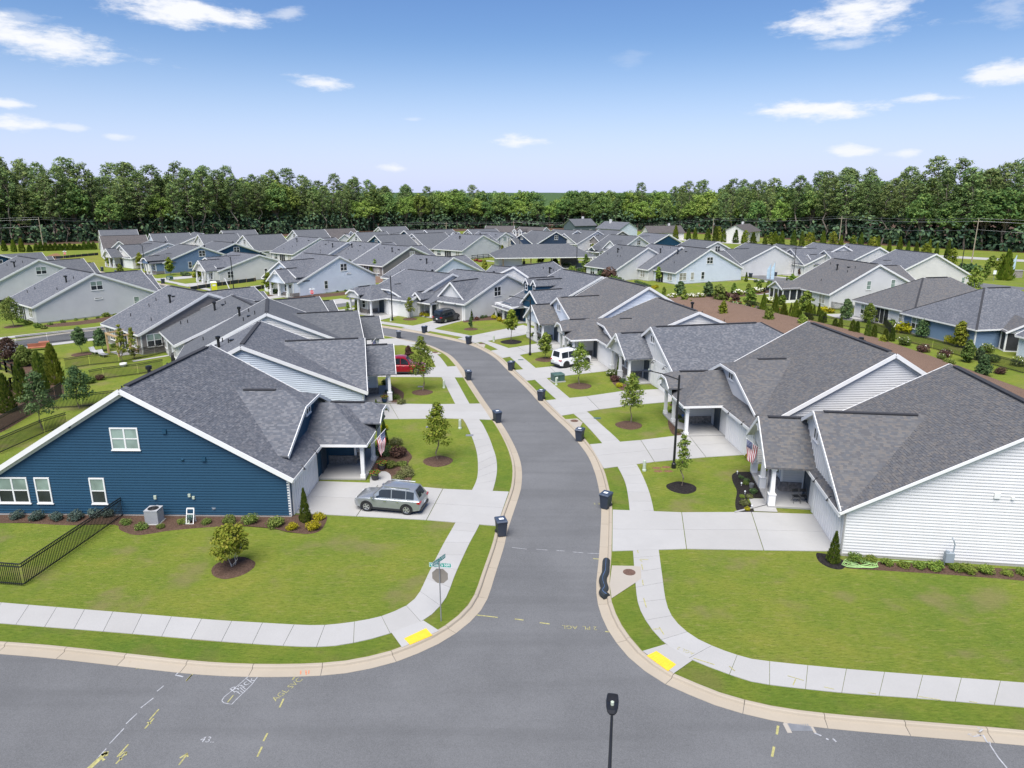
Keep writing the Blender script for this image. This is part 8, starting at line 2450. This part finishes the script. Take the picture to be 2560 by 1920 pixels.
patio_chair(Vector((-11.7, 50.6, .14)), .6, 'pale patio chair in the shade of the navy porch', 'wood'); q = G(1556, 935); patio_chair(Vector((q.x+1.2, q.y+.6, .14)), 1.2, 'dark patio chair on the white gable porch'); q = G(928, 985); patio_chair(Vector((q.x-.5, q.y-1.6, .14)), -1.0, 'dark patio chair on the pale blue porch')
q = G(922, 777); patio_chair(Vector((q.x+1.4, q.y+1.8, .14)), .8, 'dark wicker chair on the fern porch')
o = thing('metal_pail', 'blue metal pail in the black mulch bed', 'pail', G(1878, 1220), 0)
m = MB(); m.lathe([(0, 0), (.13, 0), (.17, .34), (.16, .34), (.12, .03)], 12); m.build('pail', M['galv'], o)
for x, y, lb in ((1956, 1176-.0, ''),):
    pass
for x, y, lb in ((1877, 1175, 'blue yard sign by the grey porch post'), (1706, 1056, 'blue yard sign by the light grey porch'), (1351, 844, 'small blue yard sign in the rock garden')):
    o = thing('yard_sign', lb, 'yard sign', G(x, y), -.2); m = MB(); m.tube([(0, 0, 0), (0, 0, .75)], .01, 5); m.build('stake', M['galv'], o)
    a = [(math.cos(PI/8+k*PI/4)*.12, math.sin(PI/8+k*PI/4)*.14) for k in range(8)]; m = MB(); m.face([Vector((x_, -.012, .68+z_)) for x_, z_ in a]); m.build('plate', M['bluecloth'], o)
for x, y in ((1843, 1187), (1853, 1216), (1862, 1237), (1879, 1273)):
    o = thing('garden_light', 'small glass garden light in the black mulch bed', 'garden light', G(x, y), 0, 'garden lights of the black bed'); m = MB(); m.lathe([(.015, 0), (.015, .2), (.06, .22), (.05, .3), (0, .31)], 8); m.build('lamp', M['lampglass'], o)
# grill, loungers, fire bowl and garden furniture behind the navy house
def grill(p, label, rz=0):
    o = thing('covered_grill', label, 'grill', p, rz)
    m = MB(); m.hexa([(-.55, -.32, .05), (.55, -.32, .05), (.55, .32, .05), (-.55, .32, .05), (-.5, -.3, .95), (.5, -.3, .95), (.5, .3, .95), (-.5, .3, .95)]); m.hexa([(-.5, -.3, .95), (.5, -.3, .95), (.5, .3, .95), (-.5, .3, .95), (-.38, -.12, 1.2), (.38, -.12, 1.2), (.38, .15, 1.2), (-.38, .15, 1.2)]); m.build('cover', M['blackplastic'], o)
    m = MB()
    for x in (-.4, .4): m.box(x-.05, x+.05, -.05, .05, 0, .08)
    m.build('castors', M['rubber'], o)
grill(G(441, 905), 'black covered grill behind the white house at left', .5); grill(G(1682, 692), 'black grill on a back porch of the row on the green', .3)
def lounger(p, rz, label):
    o = thing('sun_lounger', label, 'sun lounger', p, rz, 'striped loungers on the lawn')
    m = MB(); m.box(-.32, .32, -.9, .35, .28, .38); m.build('cushion', M['cushion'], o)
    m = MB(); m.hexa([(-.32, .35, .28), (.32, .35, .28), (.32, .42, .26), (-.32, .42, .26), (-.32, .85, .78), (.32, .85, .78), (.32, .92, .72), (-.32, .92, .72)]); m.build('backrest', M['cushion'], o)
    for x in (-.28, .28):
        for y in (-.8, .3): m = MB(); m.box(x-.03, x+.03, y-.03, y+.03, 0, .29); m.build('leg', M['alu'], o)
lounger(G(237, 884), .9, 'left striped sun lounger on the fenced lawn'); lounger(G(258, 891), .9, 'right striped sun lounger on the fenced lawn')
q = G(95, 875)
o = thing('garden_sofa', 'red brown wooden garden sofa by the side street fence', 'garden sofa', q, .5)
m = MB(); m.box(-1.1, 1.1, -.4, .4, .3, .42); m.build('seat', M['orangebrick'], o); m = MB(); m.box(-1.1, 1.1, .32, .42, .42, .85); m.build('backrest', M['orangebrick'], o)
for x in (-1, 1):
    for y in (-.35, .35): m = MB(); m.box(x-.05, x+.05, y-.05, y+.05, 0, .3); m.build('leg', M['orangebrick'], o)
o = thing('garden_table', 'red brown garden table beside the wooden sofa', 'table', G(112, 868), .5)
m = MB(); m.box(-.6, .6, -.5, .5, .7, .76); m.build('top', M['orangebrick'], o);
for x in (-.5, .5):
    for y in (-.4, .4): m = MB(); m.box(x-.04, x+.04, y-.04, y+.04, 0, .7); m.build('leg', M['orangebrick'], o)
o = thing('stone_planter', 'white round planter on a lawn mulch ring behind the navy house', 'planter', G(309, 915), 0)
m = MB(); m.lathe([(0, 0), (.3, 0), (.42, .2), (.4, .35), (.34, .35), (0, .3)], 12); m.build('bowl', M['trim'], o)
sheet('patio', gx((275, 880), (330, 872), (352, 884), (300, 890)), .03, M['concrete']); sheet('patio', gx((2060, 786), (2170, 782), (2230, 812), (2110, 800)), .03, M['concrete'])
sheet('garden_path', gx((330, 902), (420, 888), (424, 890), (334, 905)), .03, M['concrete'])
# portable toilet
o = thing('portable_toilet', 'yellow and grey portable toilet on the silt fenced lot', 'portable toilet', G(536, 732), .55)
m = MB(); m.box(-.56, .56, -.56, .56, .12, 2.1); m.build('walls', M['lime'], o); m = MB(); m.box(-.585, -.56, -.5, .5, .16, 2.05); m.build('door', M['potgrey'], o)
m = MB(); m.hexa([(-.6, -.6, 2.1), (.6, -.6, 2.1), (.6, .6, 2.1), (-.6, .6, 2.1), (-.45, -.45, 2.32), (.45, -.45, 2.32), (.45, .45, 2.32), (-.45, .45, 2.32)]); m.build('roof', M['signwhite'], o)
m = MB(); m.box(-.6, .6, -.6, .6, 0, .12); m.build('skid', M['blackplastic'], o); m = MB(); m.box(-.3, .3, -.575, -.561, 1.45, 1.75); m.build('label_plate', M['signwhite'], o)
o = thing('leaning_pipe', 'white pipe leaning in the silt fenced lot', 'pipe', G(570, 722), 0); m = MB(); m.tube([(-.5, 0, 2.3), (.3, 0, 0)], .08, 7); m.build('pipe', M['trim'], o)
# ================================================================ the pavilion on the green
o = thing('pavilion', 'open pavilion with a wide grey hip roof on the central green', 'pavilion', (8.2, 199.0, 0), math.radians(8))
UVOFF[0] = 3
m = MB(); a, b, z0, z1 = 13.8, 7.5, 3.2, 6.2
roof_face(m, [(-7.5, 0, z1), (7.5, 0, z1), (a, -b, z0), (-a, -b, z0)]); roof_face(m, [(-7.5, 0, z1), (7.5, 0, z1), (a, b, z0), (-a, b, z0)]); roof_face(m, [(7.5, 0, z1), (a, -b, z0), (a, b, z0)]); roof_face(m, [(-7.5, 0, z1), (-a, -b, z0), (-a, b, z0)])
m.build('roof', [M['r_grey'], M['soffit']], o)
for x in (-11.5, -4, 4, 11.5):
    for y in (-6, 6):
        m = MB(); m.box(x-.14, x+.14, y-.14, y+.14, 1.0, 3.2); m.build('post', M['timber'], o); m = MB(); m.box(x-.35, x+.35, y-.35, y+.35, 0, 1.0); m.build('post_base', M['stone'], o)
m = MB(); m.box(-12.6, -6.2, -5, 5, 0, 3.0); m.build('store_room', M['s_greige'], o); m = MB(); m.box(-12.7, 12.7, -6.8, 6.8, .0, .12); m.build('floor', M['concrete'], o)
m = MB(); m.bar((-a, -b, z0-.12), (a, -b, z0-.12), .1, .22); m.bar((-a, b, z0-.12), (a, b, z0-.12), .1, .22); m.bar((a, -b, z0-.12), (a, b, z0-.12), .1, .22); m.bar((-a, -b, z0-.12), (-a, b, z0-.12), .1, .22); m.build('gutter', M['soffit'], o)
m = MB(); m.box(6.5, 11.3, 4.8, 5.4, 0, 2.9); m.build('fireplace', M['stone'], o)
for k in range(4):
    q = Vector((8.2-2+k*3.2, 196.5, .12)); patio_chair(q, .4*k, 'dark chair in the shade under the pavilion', group='pavilion chairs')
o = thing('garden_shed', 'small beige shed in the community garden', 'shed', G(1152, 637), .6)
m = MB(); m.box(-1.7, 1.7, -1.3, 1.3, 0, 2.2); m.build('walls', M['s_greige'], o); m = MB(); UVOFF[0] = 1
for s in (-1, 1): roof_face(m, [(-1.9, 0, 3.0), (1.9, 0, 3.0), (1.9, s*1.6, 2.15), (-1.9, s*1.6, 2.15)])
m.build('roof', [M['r_taupe'], M['soffit']], o)
for x in (-.9, 0, .9): window(o, x, -1.31, 1.5, PI, .5, .5, 1, 1, 'dark', 2)
for k in range(8):
    x, y = 1080+k*20, 634+(k % 3)*6
    o = thing('raised_bed', 'timber raised bed in the community garden', 'planter', G(x, y), .6, 'raised beds of the community garden'); m = MB(); m.box(-1.2, 1.2, -.6, .6, 0, .45); m.build('frame', M['timber'], o); m = MB(); m.box(-1.1, 1.1, -.5, .5, .45, .5); m.build('soil', M['mulch'], o)
o = thing('sport_court', 'blue painted court strip behind the pavilion', 'court', G(1300, 632), 0); m = MB(); m.box(-5, 5, -2, 2, 0, .03); m.build('surface', M['bluecloth'], o)
# bench on the path, people near the green
o = thing('park_bench', 'dark park bench on the hydrangea path', 'bench', G(1922, 731), .15)
m = MB(); m.box(-1.1, 1.1, -.25, .25, .4, .46); m.build('seat', M['black'], o); m = MB(); m.box(-1.1, 1.1, .22, .28, .46, .95); m.build('backrest', M['black'], o)
for x in (-1, 1): m = MB(); m.box(x-.04, x+.04, -.25, .28, 0, .6); m.build('leg', M['black'], o)
# banners at the right hand street and entrance
for x, y, top, lb in ((1924, 704, 660, 'left pale feather banner on the right hand street'), (1934, 706, 656, 'right pale feather banner on the right hand street'), (2535, 685, 638, 'pale blue feather banner at the right entrance'), (2332, 696, 676, 'blue feather banner before the broad beige gable')):
    p = G(x, y); hh = height_at(p, top); o = thing('feather_banner', lb, 'banner', p, 0)
    m = MB(); m.tube([(0, 0, 0), (0, 0, hh)], .03, 6); m.build('pole', M['alu'], o)
    m = MB(); w = .75
    for k in range(8):
        z0_, z1_ = hh*(.15+.85*k/8), hh*(.15+.85*(k+1)/8); f = lambda z: w*(1 if z < hh*.7 else max(.12, 1-(z-hh*.7)/(hh*.3)))
        m.hexa([(-.02-f(z0_), -.01, z0_), (-.03, -.01, z0_), (-.03, .01, z0_), (-.02-f(z0_), .01, z0_), (-.02-f(z1_), -.01+.04*(k % 2), z1_), (-.03, -.01, z1_), (-.03, .01, z1_), (-.02-f(z1_), .01+.04*(k % 2), z1_)])
    m.build('banner', M['paleflag'], o)
o = thing('entrance_pier', 'tan stone entrance pier beside the yellow green cone tree', 'pier', G(2538, 694), 0); m = MB(); m.box(-1.4, 1.4, -.4, .4, 0, 1.7); m.build('pier', M['stone'], o); m = MB(); m.box(-1.5, 1.5, -.5, .5, 1.7, 1.82); m.build('coping', M['concrete'], o)
o = thing('mail_kiosk', 'white post with a red box near the entrance', 'letter box', G(2510, 694), 0); m = MB(); m.box(-.05, .05, -.05, .05, 0, 2.2); m.build('post', M['trim'], o); m = MB(); m.box(-.3, .3, -.2, .2, 2.2, 2.6); m.build('box', M['signred'], o)
o = thing('dark_pole', 'slim black pole rising above the brown hip roof', 'pole', G(2398, 700), 0); m = MB(); m.lathe([(.12, 0), (.08, 7.8), (0, 7.8)], 8); m.build('pole', M['black'], o)
# a walker on the path by the pavilion
def person(p, label, shirt, trousers, rz=0):
    o = thing('person', label, 'person', p, rz)
    vs = [(0, 0, .92), (0, 0, 1.15), (0, 0, 1.38), (0, 0, 1.50), (0, .01, 1.60), (0, 0, 1.70), (.17, 0, 1.38), (.23, .03, 1.12), (.22, -.08, .88), (-.17, 0, 1.38), (-.23, -.02, 1.12), (-.22, .10, .90), (.09, 0, .88), (.10, -.06, .48), (.10, .04, .06), (.10, -.10, .03), (-.09, 0, .88), (-.10, .06, .48), (-.10, .14, .06), (-.10, .02, .03)]
    rd = [.15, .15, .17, .06, .09, .08, .065, .05, .035, .065, .05, .035, .095, .065, .045, .035, .095, .065, .045, .035]
    ed = [(0, 1), (1, 2), (2, 3), (3, 4), (4, 5), (2, 6), (6, 7), (7, 8), (2, 9), (9, 10), (10, 11), (0, 12), (12, 13), (13, 14), (14, 15), (0, 16), (16, 17), (17, 18), (18, 19)]
    me = bpy.data.meshes.new('body'); me.from_pydata(vs, ed, [])
    b = bpy.data.objects.new('body', me); COL.objects.link(b); b.parent = o
    sk = b.modifiers.new('skin', 'SKIN');
    for i, r in enumerate(rd): me.skin_vertices[0].data[i].radius = (r, r*.8)
    me.skin_vertices[0].data[0].use_root = True
    b.modifiers.new('sub', 'SUBSURF').levels = 1
    b.modifiers['sub'].render_levels = 1
    for mt in (M['skin'], M[shirt], M[trousers], M['hair']): me.materials.append(mt)
    dg = bpy.context.evaluated_depsgraph_get(); me2 = bpy.data.meshes.new_from_object(b.evaluated_get(dg))
    b.modifiers.clear(); b.data = me2
    if len(me2.materials) < 4:
        me2.materials.clear()
        for mt in (M['skin'], M[shirt], M[trousers], M['hair']): me2.materials.append(mt)
    for f in me2.polygons:
        z = f.center.z; f.use_smooth = True
        f.material_index = 2 if z < .93 and abs(f.center.x) < .18 else (1 if z < 1.47 and (z > 1.15 or abs(f.center.x) < .2) else (3 if z > 1.66 else 0))
    return o
M['skin'] = plain('skin', (.42, .26, .19), .6, .05); M['hair'] = plain('hair', (.05, .035, .025), .7, .1)
person(G(1244.5, 667), 'person in dark clothes walking beside the red flower bed', 'blackplastic', 'flagblue', .8)
# ================================================================ overhead line
def util_pole(p, h_, label, arms=1, rz=0.0, tr=False):
    o = thing('utility_pole', label, 'utility pole', p, rz, 'wooden utility poles before the wood')
    m = MB(); m.tube([(0, 0, -.3), (0, 0, h_)], [.17, .11], 8); m.build('pole', M['wood'], o)
    for k in range(arms):
        m = MB(); m.bar((-1.15, .12, h_-.9-k*1.0), (1.15, .12, h_-.9-k*1.0), .1, .13); m.build('cross_arm', M['wood'], o)
        for x in (-1.05, -.45, .45, 1.05): m = MB(); m.lathe([(.03, 0), (.06, .08), (.03, .2), (0, .21)], 6, (x, .12, h_-.83-k)); m.build('insulator', M['galv'], o)
    if tr: m = MB(); m.lathe([(0, 0), (.26, 0), (.26, .85), (.1, .95), (0, .95)], 10, (.4, 0, h_-3.2)); m.build('transformer', M['galv'], o)
    return Vector((p[0], p[1], h_))
LN = []
LN.append(util_pole(Vector((-330, 215, 0)), 12.5, 'utility pole outside the left edge'))
for (x, y, top, lb, ar, tr) in ((108, 614, 543, 'leaning wooden utility pole at the far left', 0, 0), (505, 580, 545, 'wooden pole with one arm above the left roofs', 1, 0), (828, 574, 553, 'thin utility pole above the twin dormer house', 0, 0), (1116, 578, 555, 'utility pole with two arms left of the pavilion', 2, 0), (1284, 572, 552, 'utility pole above the steep cream gable', 1, 0), (1594, 575, 559, 'utility pole with a cross arm behind the taupe twin dormer house', 1, 0)):
    p = G(x, y); LN.append(util_pole(p, height_at(p, top), lb, ar, .4, tr))
p = G(1781, 590); LN.append(util_pole(p, height_at(p, 545), 'utility pole with a can transformer at the right wood', 0, .2, True))
p = G(2096, 618); LN.append(util_pole(p, height_at(p, 540), 'pale utility pole behind the white houses at right', 1, -.4))
p = G(2429, 655); LN.append(util_pole(p, height_at(p, 546), 'nearest pale utility pole with a cross arm at right', 1, -.5))
LN.append(util_pole(Vector((235, 150, 0)), 13, 'utility pole outside the right edge', 1, -.5))
for i, (a, b) in enumerate(zip(LN[:-1], LN[1:])):
    d = b-a
    o = thing('power_line', 'span of overhead wires %s' % ('over the left roofs', 'before the left wood', 'between the left poles', 'behind the inner rows', 'left of the pavilion', 'beyond the pavilion', 'at the centre right wood', 'before the right wood', 'between the two pale poles', 'running out at the right edge')[min(i, 9)], 'power line', a, 0)
    sidev = Vector((-d.y, d.x, 0)).normalized()
    for off, dz, sag in ((-.9, -.75, .8), (.9, -.75, .9), (0, .0, .7), (0, -3.2, 1.2)):
        m = MB(); m.tube([d*t + sidev*off + Vector((0, 0, dz - sag*4*t*(1-t)*(d.length/70)**1)) for t in [k/10 for k in range(11)]], .022, 4, False); m.build('wire', M['galv'], o)
# distant neighbours beyond the estate
def far_block(p, w, dd, h_, rz, wm, rmn, label, hr_=2.5):
    o = thing('house', label, 'house', p, rz)
    m = MB(); m.box(-w/2, w/2, -dd/2, dd/2, 0, h_); m.face([(-w/2, -dd/2, h_), (-w/2, 0, h_+hr_), (-w/2, dd/2, h_)]); m.face([(w/2, -dd/2, h_), (w/2, 0, h_+hr_), (w/2, dd/2, h_)]); m.build('wall', M[wm], o)
    m = MB(); UVOFF[0] = R.random()*9
    for s in (-1, 1): roof_face(m, [(-w/2-.4, 0, h_+hr_+.1), (w/2+.4, 0, h_+hr_+.1), (w/2+.4, s*(dd/2+.5), h_-.2), (-w/2-.4, s*(dd/2+.5), h_-.2)])
    m.build('roof', [M[rmn], M['soffit']], o)
    for x in (-w/4, w/4): window(o, x, -dd/2-.01, h_*.6, PI, 1.4, 1.3, 2, 2, 'dark', 2)
    m = MB(); m.box(w*.2-.4, w*.2+.4, .6, 1.4, h_, h_+hr_+1.0); m.build('chimney', M['s_white'], o)
far_block((30, 322, 0), 11, 9, 6.0, .5, 's_slate', 'r_grey', 'grey green two storey house at the foot of the far wood')
far_block((44, 305, 0), 14, 10, 5.4, 2.2, 's_paleblue', 'r_blue', 'pale two storey house with a white chimney at the far wood')
far_block((66, 318, 0), 16, 9, 3.2, .2, 's_cream', 'r_taupe', 'low tan roofed house beyond the estate')
far_block((95, 300, 0), 15, 10, 4.6, .9, 's_greige', 'r_taupe', 'tan brick house beyond the estate before the wood')
